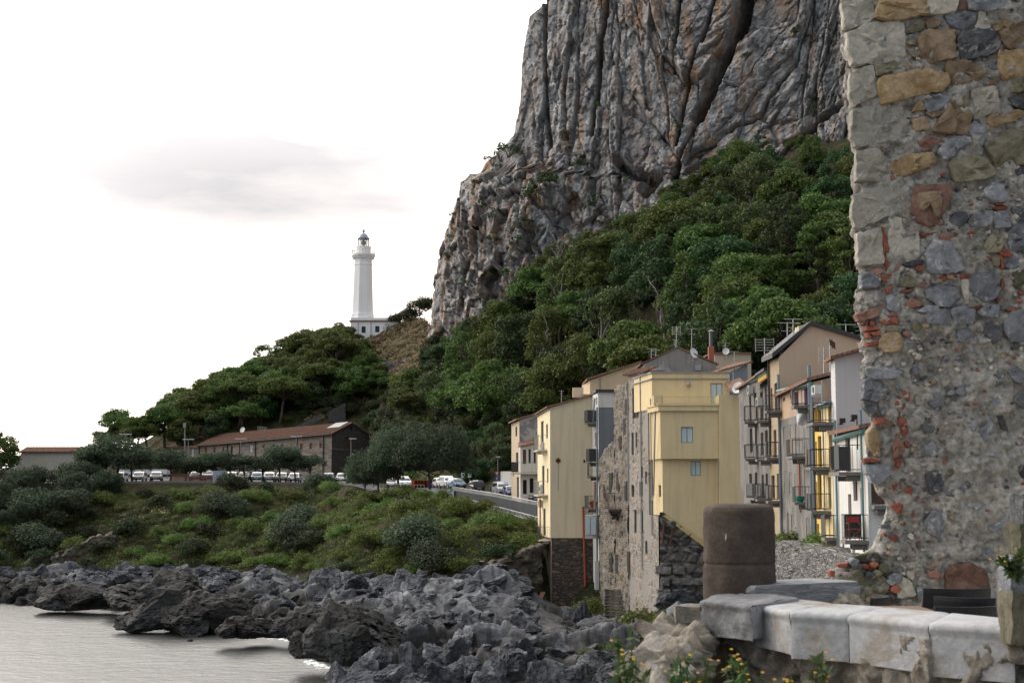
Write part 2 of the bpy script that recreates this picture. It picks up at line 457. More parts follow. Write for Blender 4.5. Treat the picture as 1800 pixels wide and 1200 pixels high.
R4 = row((-600, 930, 198), (0, 930, 192), (150, 930, 193), (300, 920, 191), (480, 925, 186), (540, 945, 180), (600, 930, 166), (640, 935, 163), (700, 940, 157), (800, 940, 151), (870, 948, 147), (930, 975, 146), (1000, 1010, 148), (1050, 1010, 146), (1100, 1010, 134), (1160, 1000, 121), (1270, 1000, 120), (1320, 980, 100), (1400, 975, 78), (1480, 980, 63), (2200, 980, 63))
R5 = row((-600, 850, 215), (0, 852, 208), (150, 850, 208), (300, 848, 206), (480, 850, 205), (540, 852, 205), (600, 853, 192), (620, 855, 190), (670, 872, 184), (800, 875, 176), (870, 893, 168), (945, 913, 159), (1000, 910, 158), (1160, 905, 140), (1250, 900, 136), (1320, 905, 120), (1400, 925, 98), (1480, 940, 80), (2200, 940, 80))
R6 = row((-600, 842, 272), (0, 842, 270), (150, 842, 268), (300, 838, 301), (360, 838, 299), (480, 839, 290), (583, 841, 283), (648, 847, 289), (666, 857, 240), (670, 858, 226), (800, 857, 214), (870, 866, 196), (945, 872, 181), (1000, 880, 172), (1160, 880, 150), (1250, 880, 136), (1400, 885, 130), (2200, 885, 128))
R7 = row((-600, 835, 330), (0, 830, 320), (150, 815, 310), (300, 800, 305), (400, 775, 303), (480, 752, 305), (560, 738, 306), (620, 738, 305), (655, 745, 302), (690, 760, 280), (800, 765, 250), (945, 750, 222), (1160, 700, 190), (1250, 680, 182), (1400, 645, 172), (1600, 620, 165), (2200, 620, 165))
R8 = row((-600, 846, 420), (0, 838, 380), (150, 815, 345), (200, 795, 340), (300, 752, 340), (400, 702, 342), (480, 668, 345), (560, 632, 348), (610, 602, 350), (660, 590, 350), (700, 566, 350), (740, 560, 344), (765, 592, 330), (850, 580, 302), (900, 515, 290), (1000, 440, 275), (1150, 355, 262), (1300, 300, 255), (1400, 250, 250), (1500, 240, 246), (2200, 240, 240))
PXC = np.concatenate((np.arange(-560, -40, 14), np.arange(-40, 1330, 2.6), np.arange(1330, 2100, 14)))
def rowpts(R):
    return PA(PXC, np.interp(PXC, R[0], R[1]), np.interp(PXC, R[0], R[2]))
y1 = np.interp(PXC, R1[:, 0], R1[:, 1])
def flatrow(Y, z):
    a = (PXC - 900) / F * Y
    return np.stack((a, Y, np.full_like(Y, z)), -1)
L = [flatrow(y1 - 16, -5.0), flatrow(y1, -0.9)] + [rowpts(R) for R in (R2, R3, R4, R5, R6, R7, R8)]
last = L[-1].copy()
bk = last.copy(); bk[:, 1] += 45; bk[:, 2] -= np.interp(PXC, [-600, 700, 760, 2200], [14, 14, 3, 3])
bk[:, 0] += (PXC - 900) / F * 45
bk2 = bk.copy(); bk2[:, 1] += 90; bk2[:, 2] -= np.interp(PXC, [-600, 0, 700, 760, 2200], [25, 25, 60, 3, 3]); bk2[:, 2] = np.maximum(bk2[:, 2], -6)
bk2[:, 0] += (PXC - 900) / F * 90
L += [bk, bk2]
def loft(rows, subs):
    out = []
    for i, n in enumerate(subs):
        for k in range(n):
            f = k / n
            out.append(rows[i] * (1 - f) + rows[i + 1] * f)
    out.append(rows[-1])
    return np.stack(out)
def smooth_rows(G, it, lo, hi):
    G = G.copy()
    for _ in range(it):
        G[lo:hi] = (G[lo - 1:hi - 1] + 2 * G[lo:hi] + G[lo + 1:hi + 1]) / 4
    return G
# shore: seabed, waterline, mid rocks, foot of the scrub
S = loft(L[:4], (10, 110, 110))
S = smooth_rows(S, 6, 12, len(S) - 1)
def crag(p, k=1.0):
    """jagged, tilted ledges of limestone"""
    q = p * np.array((0.30, 0.30, 0.5))
    q = q + 0.5 * np.stack((fbm(p * 0.2, 3, 3), fbm(p * 0.2 + 40, 3, 4), fbm(p * 0.2 + 80, 3, 5)), -1)
    v, e = facet(q * 0.6, 5, 1.5)
    h = v * 1.45 - np.clip(0.10 - e, 0, 1) * 3.0
    v, e = facet(q * 2.0 + 11, 9, 1.8)
    h = h + v * 0.45 - np.clip(0.09 - e, 0, 1) * 2.0
    v, e = facet(q * 5.0 + 3, 15, 1.8)
    h = h + v * 0.16 - np.clip(0.10 - e, 0, 1) * 0.7 + fbm(p * 0.25, 3, 21) * 0.8 + fbm(p * 2.2, 3, 31) * 0.08
    return h * k
bp = S.reshape(-1, 3)
hgt = crag(bp @ np.array(((1, .35, 0), (-.35, 1, 0), (.2, .1, .3))))
zr = bp[:, 2]
hgt = hgt.reshape(S.shape[:2]); hgt[1:-1, 1:-1] = hgt[1:-1, 1:-1] * .4 + .15 * (hgt[2:, 1:-1] + hgt[:-2, 1:-1] + hgt[1:-1, 2:] + hgt[1:-1, :-2]); hgt = hgt.ravel()
amp = np.clip((zr + 3.5) / 3.2, 0.15, 1.05)
rw = np.repeat(np.arange(len(S)), S.shape[1]) / (len(S) - 1)
amp *= np.clip((1.04 - rw) * 9, 0.25, 1)
sx_, sy_, _ = proj(bp)
WLX = lambda y: np.interp(y, [1040, 1064, 1066, 1080, 1100, 1115, 1130, 1165, 1185, 1200, 1260], [-400, -60, 60, 250, 385, 470, 525, 550, 615, 640, 700])
amp *= 1 - .72 * np.clip((sx_ - 900) / 60, 0, 1) * np.clip((1125 - sy_) / 25, 0, 1)
sea_side = np.clip((WLX(sy_) - sx_) / 25 + .5, 0, 1) * np.clip((sy_ - 1062) / 6, 0, 1)
hgt = hgt - 2.2 * sea_side
off = np.stack((fbm(bp * 0.3, 2, 51) * 0.5, fbm(bp * 0.3 + 30, 2, 52) * 0.5, hgt), -1) * amp[:, None]
bp = bp + off
shore_mesh = np_mesh("rocky_shore", bp, grid_faces(*S.shape[:2])[:, ::-1], M_shore)
shore = link("rocky_shore", shore_mesh); tag(shore, kind='structure')
shore_xyz = bp.copy()

# hillside
H = loft([L[3] + np.array((0, -2.5, -1.3))] + L[4:], (60, 46, 24, 60, 70, 14, 10))
flat_lo, flat_hi = 60 + 46, 60 + 46 + 24
H = smooth_rows(H, 4, 2, flat_lo - 2); H = smooth_rows(H, 10, flat_hi + 2, len(H) - 10)
hp = H.reshape(-1, 3)
ri = np.repeat(np.arange(len(H)), H.shape[1])
am = np.where((ri >= flat_lo - 3) & (ri <= flat_hi + 2), 0.0, 1.0) * np.clip(np.abs(ri - (flat_lo + flat_hi) / 2) / 40.0, 0.3, 1)
am = np.where((ri >= flat_lo - 3) & (ri <= flat_hi + 2), 0.03, am)
hd = fbm(hp * 0.10, 4, 61) * 1.9 + fbm(hp * 0.33, 3, 63) * 0.9 + fbm(hp * 0.5, 4, 65) * 0.5
hp = hp + np.stack((0 * hd, 0 * hd, hd * am), -1)
hill_mesh = np_mesh("hillside", hp, grid_faces(*H.shape[:2])[:, ::-1], M_soil, True)
hill = link("hillside", hill_mesh); tag(hill, kind='structure')
HG = hp.reshape(H.shape)

# the sea
sea_m = np_mesh("sea", [(-6000, -200, 0), (6000, -200, 0), (6000, 9000, 0), (-6000, 9000, 0)], [(0, 1, 2, 3)], M_sea)
tag(link("sea", sea_m), kind='structure')

# ground lookups: nearest terrain vertex seen from above
class Ground:
    def __init__(s, pts, cell=2.0):
        s.cell = cell; s.d = {}
        k = np.floor(pts[:, :2] / cell).astype(int)
        for (a, b), p in zip(map(tuple, k), pts):
            s.d.setdefault((a, b), []).append(p)
    def z(s, x, y):
        a, b = int(math.floor(x / s.cell)), int(math.floor(y / s.cell))
        best, bz = 1e9, None
        for r in (1, 2, 4):
            for i in range(a - r, a + r + 1):
                for j in range(b - r, b + r + 1):
                    for p in s.d.get((i, j), ()):
                        d = (p[0] - x) ** 2 + (p[1] - y) ** 2
                        if d < best: best, bz = d, p[2]
            if bz is not None: return float(bz)
        return 0.0
ground = Ground(HG[::2, ::2].reshape(-1, 3))
shore_ground = Ground(shore_xyz.reshape(S.shape)[::2, ::2].reshape(-1, 3), 1.5)

# ------------------------------------------------------------------ the cliff
sil = np.array([(-190, 990), (-150, 985), (0, 958), (30, 930), (60, 922), (110, 918), (180, 915), (225, 906), (240, 904), (262, 880), (284, 855), (300, 848), (305, 824), (320, 810), (360, 800), (400, 788), (440, 772), (480, 765), (520, 758), (560, 756), (600, 752), (660, 744)], float)
bpx = np.array([740, 765, 850, 900, 1000, 1150, 1300, 1400, 1500, 1800]); bpy_ = np.array([600, 625, 620, 560, 490, 400, 345, 300, 285, 285])
bY = np.array([340, 331, 306, 294, 280, 268, 261, 256, 252, 244])
NU, NV = 540, 520
us = np.linspace(0, 1, NU); vs_ = np.linspace(0, 1, NV)
py_g = np.zeros((NV, NU)); px_g = np.zeros((NV, NU))
for _ in range(6):      # left edge follows the skyline, the foot follows the slope
    base = np.interp(px_g, bpx, bpy_)
    py_g = -190 + (base + 20 + 190) * vs_[:, None]
    le = np.interp(py_g, sil[:, 0], sil[:, 1])
    px_g = le + (1760 - le) * us[None, :]
Yb = np.interp(px_g, bpx, bY)
base = np.interp(px_g, bpx, bpy_)
hh = (base - py_g) * Yb / F
Yc = Yb + 0.16 * np.maximum(hh, 0)
# the lower buttress on the left stands nearer than the wall above it, with a ledge on top
but = np.clip((py_g - 285) / 60, 0, 1) * np.clip((1010 - px_g) / 120, 0, 1)
Yc = Yc - 9 * but * but * (3 - 2 * but)
Cg = PA(px_g, py_g, Yc)
# wrap the left edge round and back
NW = 44
k = (np.arange(NW, 0, -1) / NW)[None, :, None] ** 1.3
wrap = Cg[:, :1] + k * np.array((26.0, 52.0, 0))
wrap[:, :, 2] += (np.sin(k[..., 0] * 2.2) * 1.0)
Cg = np.concatenate((wrap, Cg), 1)
pxw = np.concatenate((np.repeat(px_g[:, :1], NW, 1), px_g), 1); pyw = np.concatenate((np.repeat(py_g[:, :1], NW, 1), py_g), 1)
p = Cg.reshape(-1, 3)
bw = np.clip((pyw - 270) / 60, 0, 1) * np.clip((1060 - pxw) / 150, 0, 1); bw = bw.ravel()
low = np.clip((pyw - 200) / 220, 0, 1).ravel()
shear = np.interp(pxw.ravel(), [900, 1080, 1200, 1400, 1600], [0.02, 0.05, 0.30, 0.42, 0.30])
xs = p[:, 0] - shear * p[:, 2]
wob = fbm(p * 0.06, 3, 71) * 2.2
q = np.stack((xs * 0.15 + wob * 0.07, p[:, 1] * 0.03, p[:, 2] * 0.011 + fbm(p * 0.03, 2, 72)), -1)
v, edge = facet(q, 73, 1.2)
d = v * 4.2 * (1 - 0.5 * low) - np.clip(0.045 - edge, 0, 1) * 36 * (1 - 0.4 * low)
q2 = np.stack((xs * 0.34 + wob * 0.12, p[:, 1] * 0.08, p[:, 2] * 0.07 + wob * 0.1), -1)
v, e = facet(q2, 81, 1.6)
d = d + (v * 1.5 - np.clip(0.05 - e, 0, 1) * 18) * (1 - bw * 0.6)
v, e = facet(p * np.array((0.26, 0.16, 0.22)) + fbm(p * 0.15, 2, 85)[:, None] * 0.3, 87, 1.8)
d = d + (v * 4.4 - np.clip(0.08 - e, 0, 1) * 12) * np.clip(bw + 0.35 * low + .12, 0, 1)
v, e = facet(np.stack((xs * 0.8, p[:, 1] * 0.4, p[:, 2] * 0.34), -1) + fbm(p * 0.3, 2, 88)[:, None] * 0.2, 89, 1.8)
d = d + (v * 1.05 - np.clip(0.05 - e, 0, 1) * 7) * (.75 + .4 * bw)
v, e = facet(np.stack((xs * 1.5, p[:, 1] * 0.9, p[:, 2] * 0.75), -1), 93, 2.2)
d = d + (v * 0.45 - np.clip(0.06 - e, 0, 1) * 2) * (.7 + .5 * bw) + fbm(p * 0.9, 3, 95) * 0.4 + fbm(p * np.array((2.2, 2.2, 1.2)), 3, 99) * 0.16
def crack(pts, w, depth):
    """A deep fissure along photo points."""
    global d
    pts = np.array(pts, float); best = np.full(len(p), 1e9)
    fx, fy = pxw.ravel() + wob * 1.5, pyw.ravel()
    for (ax, ay), (bx, by) in zip(pts[:-1], pts[1:]):
        tt = np.clip(((fx - ax) * (bx - ax) + (fy - ay) * (by - ay)) / ((bx - ax) ** 2 + (by - ay) ** 2), 0, 1)
        best = np.minimum(best, np.hypot(fx - ax - tt * (bx - ax), fy - ay - tt * (by - ay)))
    d = d - depth * np.clip(1.25 - best / w, 0, 1)
crack([(1325, -60), (1312, 0), (1290, 70), (1255, 145), (1225, 200)], 12, 15)
crack([(1225, 200), (1200, 260), (1180, 310)], 4, 6)
crack([(1262, -20), (1240, 60), (1215, 110), (1195, 200), (1185, 260)], 3, 5)
crack([(1068, -60), (1060, 40), (1052, 90), (1045, 170), (1038, 230)], 4, 6)
crack([(958, 0), (956, 90), (958, 180), (966, 260)], 3.5, 5)
crack([(1195, 0), (1190, 60), (1180, 120)], 3, 4)
crack([(1085, 280), (1110, 300), (1150, 310), (1130, 335)], 10, 7)
crack([(1205, 300), (1240, 285)], 6, 6)
crack([(1380, 240), (1420, 225), (1480, 190)], 6, 6)
ed = np.concatenate((np.zeros(NW) + 0.35, np.clip(us * 14 + 0.35, 0, 1)))
d = d * np.tile(ed, NV)
dirv = np.array((-0.25, -0.95, 0.1))
p = p + dirv * d[:, None]
p[:, 2] += (fbm(p * 0.25, 3, 103) * 0.9) * np.tile(ed, NV)
cp = p.reshape(NV, NU + NW, 3)
# a plateau behind the top edge
top = cp[:1] + np.array((0, 40, 6)) ; top2 = cp[:1] + np.array((10, 120, 10))
cp = np.concatenate((top2, top, cp), 0)
cliff_me = np_mesh("cliff", cp.reshape(-1, 3), grid_faces(*cp.shape[:2])[:, ::-1], M_cliff)
cliff = link("cliff", cliff_me); tag(cliff, kind='structure')
CG = cp[2:, NW:]

# wash at the foot of the rocks: low froth, one mass
fr_ = np.random.default_rng(3); fv, ff = [], []
for py in np.arange(1064, 1196, .45):
    for k in range(2):
        if vnoise(np.array([[py * .11 + k * 5, 3.3, 1.7]]))[0] < .38: continue
        px = float(WLX(py)) + fr_.normal() * 9 - 6; a = (px - 900) / F; b = (600 - py) / F; Y = (0 - EYE) / (st + b * ct) * (ct - b * st); q = P(px, py, Y); r = fr_.uniform(.05, .24); n = 6; i0 = len(fv)
        fv.append((q[0], q[1], .10)); fv += [(q[0] + r * 1.7 * fr_.uniform(.5, 1.2) * math.cos(2 * PI * j / n), q[1] + r * fr_.uniform(.5, 1.2) * math.sin(2 * PI * j / n), .012) for j in range(n)]
        ff += [(i0, i0 + 1 + j, i0 + 1 + (j + 1) % n) for j in range(n)]
tag(link("sea_foam", np_mesh("sea_foam", fv, ff, flat("white_foam", (.75, .76, .76), .9))), "white wash at the foot of the shore rocks", "foam", kind='stuff')
# ------------------------------------------------------------------ vegetation
def leaf_mat(name, c, var=0.5, hue=0.075, transl=0.25, dry=None):
    t = NT(name)
    oi = t.n.new("ShaderNodeObjectInfo")
    n = t.noise(0.9, detail=4, rough=0.6)
    col = t.mix(t.ramp(n, [(0.3, 0), (0.7, 1)]), tuple(v * (1 - var) for v in c), tuple(v * (1 + var) for v in c))
    hs = t.n.new("ShaderNodeHueSaturation")
    t.l.new(t.math('ADD', t.math('MULTIPLY', oi.outputs["Random"], hue), 0.5 - hue * 0.55), hs.inputs["Hue"])
    t.l.new(t.math('ADD', t.math('MULTIPLY', oi.outputs["Random"], 0.55), 0.72), hs.inputs["Value"])
    t.l.new(col, hs.inputs["Color"])
    col = hs.outputs[0]
    if dry:
        col = t.mix(t.math('MULTIPLY', t.ramp(t.noise(0.25, detail=6), [(0.52, 0), (0.66, 1)]), 0.7), col, dry)
    t.done(col, 0.65, None, 0.25)
    tr = t.n.new("ShaderNodeBsdfTranslucent"); t.l.new(col, tr.inputs[0])
    mx = t.n.new("ShaderNodeMixShader"); mx.inputs[0].default_value = transl
    t.l.new(t.b.outputs[0], mx.inputs[1]); t.l.new(tr.outputs[0], mx.inputs[2]); t.l.new(mx.outputs[0], t.out.inputs["Surface"])
    return t.m
M_pine = leaf_mat("pine_needles", (0.078, 0.118, 0.026))
M_pined = leaf_mat("dark_needles", (0.042, 0.078, 0.026))
M_broad = leaf_mat("broad_leaves", (0.075, 0.105, 0.036), hue=0.05)
M_tam = leaf_mat("tamarisk_leaves", (0.056, 0.082, 0.045), var=0.4, hue=0.03)
M_spurge = leaf_mat("spurge_leaves", (0.105, 0.15, 0.032), hue=0.07)
M_scrub = leaf_mat("scrub_leaves", (0.038, 0.056, 0.022), hue=0.08, dry=(0.10, 0.065, 0.035))
M_drygrass = leaf_mat("dry_grass", (0.30, 0.24, 0.14), var=0.3, hue=0.03)
M_bark = rock_mat("bark", (0.03, 0.024, 0.02), (0.075, 0.06, 0.05), (0.15, 0.13, 0.11), None, bscale=6, bdist=0.05)
M_palebark = rock_mat("pale_bark", (0.12, 0.11, 0.095), (0.24, 0.22, 0.19), (0.38, 0.35, 0.31), None, bscale=6, bdist=0.05)

def unit(a): return a / (np.linalg.norm(a, axis=-1, keepdims=True) + 1e-9)
def leaves(cen, nrm, size, r, aspect=1.6):
    """One bent leaf spray (two triangles) per centre."""
    n = len(cen)
    u = unit(np.cross(nrm, r.normal(size=(n, 3)))); w = np.cross(nrm, u)
    s = size * r.uniform(0.6, 1.35, (n, 1))
    a, b = u * s * aspect * 0.5, w * s * 0.5
    V = np.stack((cen - a, cen + b * 0.9 + nrm * s * 0.15, cen + a, cen - b * 0.9 + nrm * s * 0.15), 1).reshape(-1, 3)
    Fc = np.arange(n * 4).reshape(n, 4)
    return V, Fc
def lobes_leaves(lobes, dens, size, r, spread=0.95, inner=0.72, up=-0.55):
    cs, ns = [], []
    for c, rad in lobes:
        rad = np.array(rad, float)
        n = max(8, int(dens * (rad[0] * rad[1] + rad[0] * rad[2] + rad[1] * rad[2]) / 3))
        dd = unit(r.normal(size=(int(n * 1.5), 3))); dd = dd[dd[:, 2] > up][:n]
        rr = r.uniform(inner, 1.06, (len(dd), 1)) + np.where(r.random((len(dd), 1)) < .22, r.uniform(0, .38, (len(dd), 1)), 0)
        lump = 1 + 0.38 * fbm(dd * 2.6 + np.array(c) * 3, 2, 5)[:, None]
        cs.append(np.array(c) + dd * rad * rr * lump)
        ns.append(unit(unit(dd / rad) + r.normal(size=dd.shape) * spread + np.array((0, 0, 0.25))))
    cen, nrm = np.concatenate(cs), np.concatenate(ns)
    return leaves(cen, nrm, size, r)
def limb_mb(mb, a, b, r0, r1, r, n=5, sag=0.12):
    a, b = np.array(a, float), np.array(b, float); L_ = np.linalg.norm(b - a)
    pts = [a + (b - a) * k / 4 + (r.normal(size=3) * L_ * sag * 0.4 if 0 < k < 4 else 0) for k in range(5)]
    mb.tube(pts, [r0 + (r1 - r0) * k / 4 for k in range(5)], n)

PROTO = {}
def pine_proto(key, seed, h, rad, style, leafm, barkm=M_bark, dens=52, size=0.34):
    r = np.random.default_rng(seed)
    lobes = []; mb = MB()
    lean = r.normal(size=2) * h * 0.05
    fork = np.array((lean[0] * .5, lean[1] * .5, h * (0.42 if style == 'umbrella' else 0.28)))
    nl = {'umbrella': 24, 'round': 32, 'tall': 34, 'open': 20, 'tam': 20}[style]
    for i in range(nl):
        a = r.uniform(0, 2 * PI); q = math.sqrt(r.uniform(0, 1))
        if style == 'umbrella':
            z = h * (0.80 - 0.24 * q * q + r.uniform(-0.08, 0.08)); rx = rad * r.uniform(0.15, 0.34); c = (lean[0] + q * rad * 0.80 * math.cos(a), lean[1] + q * rad * 0.80 * math.sin(a), z); ra = (rx, rx, rx * r.uniform(0.5, 0.7))
        elif style == 'round':
            zz = r.uniform(-0.9, 1); s_ = math.sqrt(max(0, 1 - zz * zz)) * (0.55 + 0.45 * q); rx = rad * r.uniform(0.16, 0.36)
            c = (lean[0] + s_ * rad * 0.78 * math.cos(a), lean[1] + s_ * rad * 0.78 * math.sin(a), h * (0.58 + 0.32 * zz)); ra = (rx, rx, rx * r.uniform(0.62, 0.85))
        elif style == 'tall':
            zz = i / nl; w_ = rad * (1 - 0.72 * zz) * (0.5 + 0.5 * q); rx = rad * r.uniform(0.15, 0.32) * (1.1 - 0.4 * zz)
            c = (lean[0] * zz + w_ * math.cos(a), lean[1] * zz + w_ * math.sin(a), h * (0.25 + 0.70 * zz)); ra = (rx, rx, rx * r.uniform(0.6, 0.8))
        elif style == 'open':
            zz = r.uniform(0, 1); rx = rad * r.uniform(0.22, 0.36)
            c = (lean[0] + q * rad * 0.85 * math.cos(a), lean[1] + q * rad * 0.85 * math.sin(a), h * (0.45 + 0.5 * zz)); ra = (rx, rx, rx * 0.8)
        else:
            zz = r.uniform(-0.7, 1); s_ = math.sqrt(max(0, 1 - zz * zz)) * (0.6 + 0.4 * q); rx = rad * r.uniform(0.28, 0.42)
            c = (s_ * rad * 0.75 * math.cos(a), s_ * rad * 0.75 * math.sin(a), h * (0.62 + 0.26 * zz)); ra = (rx, rx, rx * 0.72)
        lobes.append((c, ra))
    tr = 0.018 * h + 0.07
    limb_mb(mb, (0, 0, -0.8), fork, tr * 1.25, tr * 0.85, r, 7, 0.05)
    limb_mb(mb, fork, (lean[0], lean[1], h * 0.78), tr * 0.8, tr * 0.25, r, 6, 0.08)
    for c, ra in lobes[::2]:
        limb_mb(mb, fork + np.array((lean[0], lean[1], h * 0.4)) * 0.3 * r.uniform(0, 1), np.array(c) - np.array((0, 0, ra[2] * 0.3)), tr * 0.42, tr * 0.12, r, 5, 0.16)
    V, Fc = lobes_leaves(lobes, dens, size, r)
    PROTO[key] = (mb.mesh(key + "_trunk", barkm, smooth=True), np_mesh(key + "_crown", V, Fc, leafm), h, rad)
def bush_proto(key, seed, rad, h, leafm, nl, dens, size, stems=True, lo=-0.1):
    r = np.random.default_rng(seed); lobes = []; mb = MB()
    for i in range(nl):
        a = r.uniform(0, 2 * PI); q = math.sqrt(r.uniform(0, 1)); rx = rad * r.uniform(0.3, 0.5)
        c = (q * rad * 0.7 * math.cos(a), q * rad * 0.7 * math.sin(a), h * (0.30 + 0.38 * (1 - q * q) * r.uniform(0.5, 1.1)))
        lobes.append((c, (rx, rx, min(rx * 0.8, h * 0.5))))
        if stems: limb_mb(mb, (0, 0, -0.3), c, 0.05 * h ** 0.5, 0.015, r, 4)
    V, Fc = lobes_leaves(lobes, dens, size, r, spread=0.65, up=-0.35)
    PROTO[key] = (mb.mesh(key + "_stems", M_bark) if stems else None, np_mesh(key + "_leaves", V, Fc, leafm), h, rad)

for i in range(4): pine_proto(f"umbrella_pine{i}", 100 + i, 7.6 + 0.8 * i, 4.1 + 0.35 * i, 'umbrella', M_pine, dens=330, size=0.21)
for i in range(5): pine_proto(f"round_pine{i}", 120 + i, 7.0 + 0.8 * i, 3.3 + 0.3 * i, 'round', M_pine if i % 2 else M_pined, dens=320, size=0.21)
for i in range(3): pine_proto(f"tall_pine{i}", 140 + i, 9.0 + i, 3.3 + 0.2 * i, 'tall', M_pined if i != 1 else M_pine, dens=320, size=0.20)
for i in range(3): pine_proto(f"open_tree{i}", 150 + i, 6.6 + i, 3.0, 'open', M_broad, M_palebark, dens=280, size=0.20)
for i in range(4): pine_proto(f"tamarisk{i}", 160 + i, 4.6 + 0.35 * i, 2.7 + 0.25 * i, 'tam', M_tam, dens=330, size=0.15)
pine_proto("great_tamarisk", 170, 7.4, 5.6, 'tam', M_tam, dens=260, size=0.18)
for i in range(3): bush_proto(f"spurge{i}", 180 + i, 1.6 + 0.25 * i, 1.75, M_spurge, 9, 620, 0.105)
for i in range(3): bush_proto(f"scrub{i}", 190 + i, 1.9 + 0.3 * i, 2.2, M_scrub, 9, 380, 0.14)
for i in range(2): bush_proto(f"tam_bush{i}", 195 + i, 2.6 + 0.4 * i, 3.6, M_tam, 13, 380, 0.13)
bush_proto("ledge_bush", 199, 0.8, 0.9, M_pined, 5, 260, 0.17)

def near(px, py):
    """What stands near this spot of the picture, for a label."""
    spots = ((635, 575, "the lighthouse"), (450, 770, "the long stone building"), (620, 760, "the long building's gable"), (80, 800, "the low pale house"),
             (300, 760, "the long building's low end"), (920, 760, "the grey roadside house"), (995, 700, "the cream house"), (1090, 650, "the beige shed roof"), (1200, 610, "the grey aerial-topped gable"),
             (1330, 600, "the balcony houses' roofs"), (1440, 570, "the tall beige gable"), (1430, 510, "the wire fence"), (760, 840, "the blue round sign"), (700, 650, "the scrubby saddle"),
             (820, 560, "the left buttress foot"), (1000, 440, "the cliff foot"), (1150, 360, "the cliff cave"), (1350, 280, "the cliff's ochre end"), (1500, 300, "the ruined wall"),
             (860, 860, "the road's parked cars"), (450, 845, "the parked cars"), (220, 960, "the ruined terrace wall"), (150, 845, "the car park end"), (700, 1000, "the middle rock shelf"), (300, 1010, "the far shore rocks"), (100, 1030, "the far waterline"), (300, 1062, "the foaming headland"), (450, 1085, "the low reef"), (560, 1120, "the overhanging sea rock"), (680, 1075, "the broad dark crag"), (800, 1060, "the grey rock slope"), (900, 1060, "the rusty beams"), (1050, 1110, "the smooth pale slab"), (880, 1120, "the grooved rock"), (760, 1150, "the nearest reef"), (1000, 1160, "the reef's right end"), (1180, 1110, "the corner bushes"), (520, 1040, "the gully mouth"), (420, 925, "the twin grey bushes"), (640, 920, "the upper green ridge"), (300, 930, "the brown grass patch"), (800, 970, "the big grey bush"), (530, 950, "the gully"), (850, 930, "the road wall"))
    return min(spots, key=lambda s: (s[0] - px) ** 2 + ((s[1] - py) * 1.3) ** 2)[2]
def where(px, py):
    nm = near(px, py)
    return nm
PLACED = []
SKYL = np.array([(140, 770), (165, 738), (200, 722), (250, 705), (300, 684), (350, 664), (400, 645), (450, 624), (500, 586), (560, 562), (605, 570), (622, 592), (648, 600), (662, 645), (752, 645), (765, 600), (820, 572), (870, 530), (900, 492), (960, 440), (1010, 415), (1080, 385), (1150, 340), (1210, 322), (1260, 262), (1310, 245), (1360, 232), (1400, 240), (1440, 240), (1500, 250), (1600, 250)], float)
def plant(name, key, x, y, z, sc, label, cat, group=None, parts=("trunk", "crown"), rz=None, tilt=0.05):
    tm, cm, h, rad = PROTO[key]
    if z > 14 and label[:13] != 'umbrella pine' and name in ('pine_tree', 'broadleaf_tree'):      # crowns stay under the wood's own skyline
        for _ in range(8):
            a_ = proj(np.array((x, y, z + h * sc * 1.02)))
            if a_[1] >= np.interp(a_[0], SKYL[:, 0], SKYL[:, 1]) - 3: break
            sc *= .88
        if sc < .34: return None
    o = thing(name, label, cat, (x, y, z), group)
    o.rotation_euler = (random.uniform(-tilt, tilt), random.uniform(-tilt, tilt), random.uniform(0, 2 * PI) if rz is None else rz)
    o.scale = (sc * random.uniform(0.92, 1.08), sc * random.uniform(0.92, 1.08), sc * random.uniform(0.9, 1.1))
    for nm, me in zip(parts, (tm, cm)):
        if me is None: continue
        c = bpy.data.objects.new(nm, me); C.objects.link(c); c.parent = o
    PLACED.append((o, px_of(o)))
    return o
def widen(o, f): o.scale = (o.scale[0] * f, o.scale[1] * f, o.scale[2])
def px_of(o):
    a = proj(np.array(o.location)); return float(a[0]), float(a[1])
def inside(poly, x, y):
    c = False; n = len(poly)
    for i in range(n):
        (x1, y1_), (x2, y2_) = poly[i], poly[(i + 1) % n]
        if (y1_ > y) != (y2_ > y) and x < (x2 - x1) * (y - y1_) / (y2_ - y1_) + x1: c = not c
    return c
# terrain vertices with their picture position, to seed plants on real ground
hx, hy, _d = proj(hp)
order = rng.permutation(len(hp)); hd_near = ri < flat_lo
def seed_on(poly, spacing, limit, taken=None, rows=None):
    taken = taken if taken is not None else []
    out = []; grid = {}
    for q in taken: grid.setdefault((int(q[0] // spacing), int(q[1] // spacing)), []).append(q)
    bx0, bx1 = min(a for a, b in poly), max(a for a, b in poly); by0, by1 = min(b for a, b in poly), max(b for a, b in poly)
    m = (hx > bx0) & (hx < bx1) & (hy > by0) & (hy < by1)
    if rows: m &= (ri >= rows[0]) & (ri < rows[1])
    idx = order[m[order]]
    for i in idx:
        if not inside(poly, hx[i], hy[i]): continue
        q = hp[i]; a, b = int(q[0] // spacing), int(q[1] // spacing)
        if any((q[0] - w[0]) ** 2 + (q[1] - w[1]) ** 2 < spacing * spacing for aa in (a - 1, a, a + 1) for bb in (b - 1, b, b + 1) for w in grid.get((aa, bb), ())): continue
        grid.setdefault((a, b), []).append(q); out.append((q, float(hx[i]), float(hy[i])))
        if len(out) >= limit: break
    return out

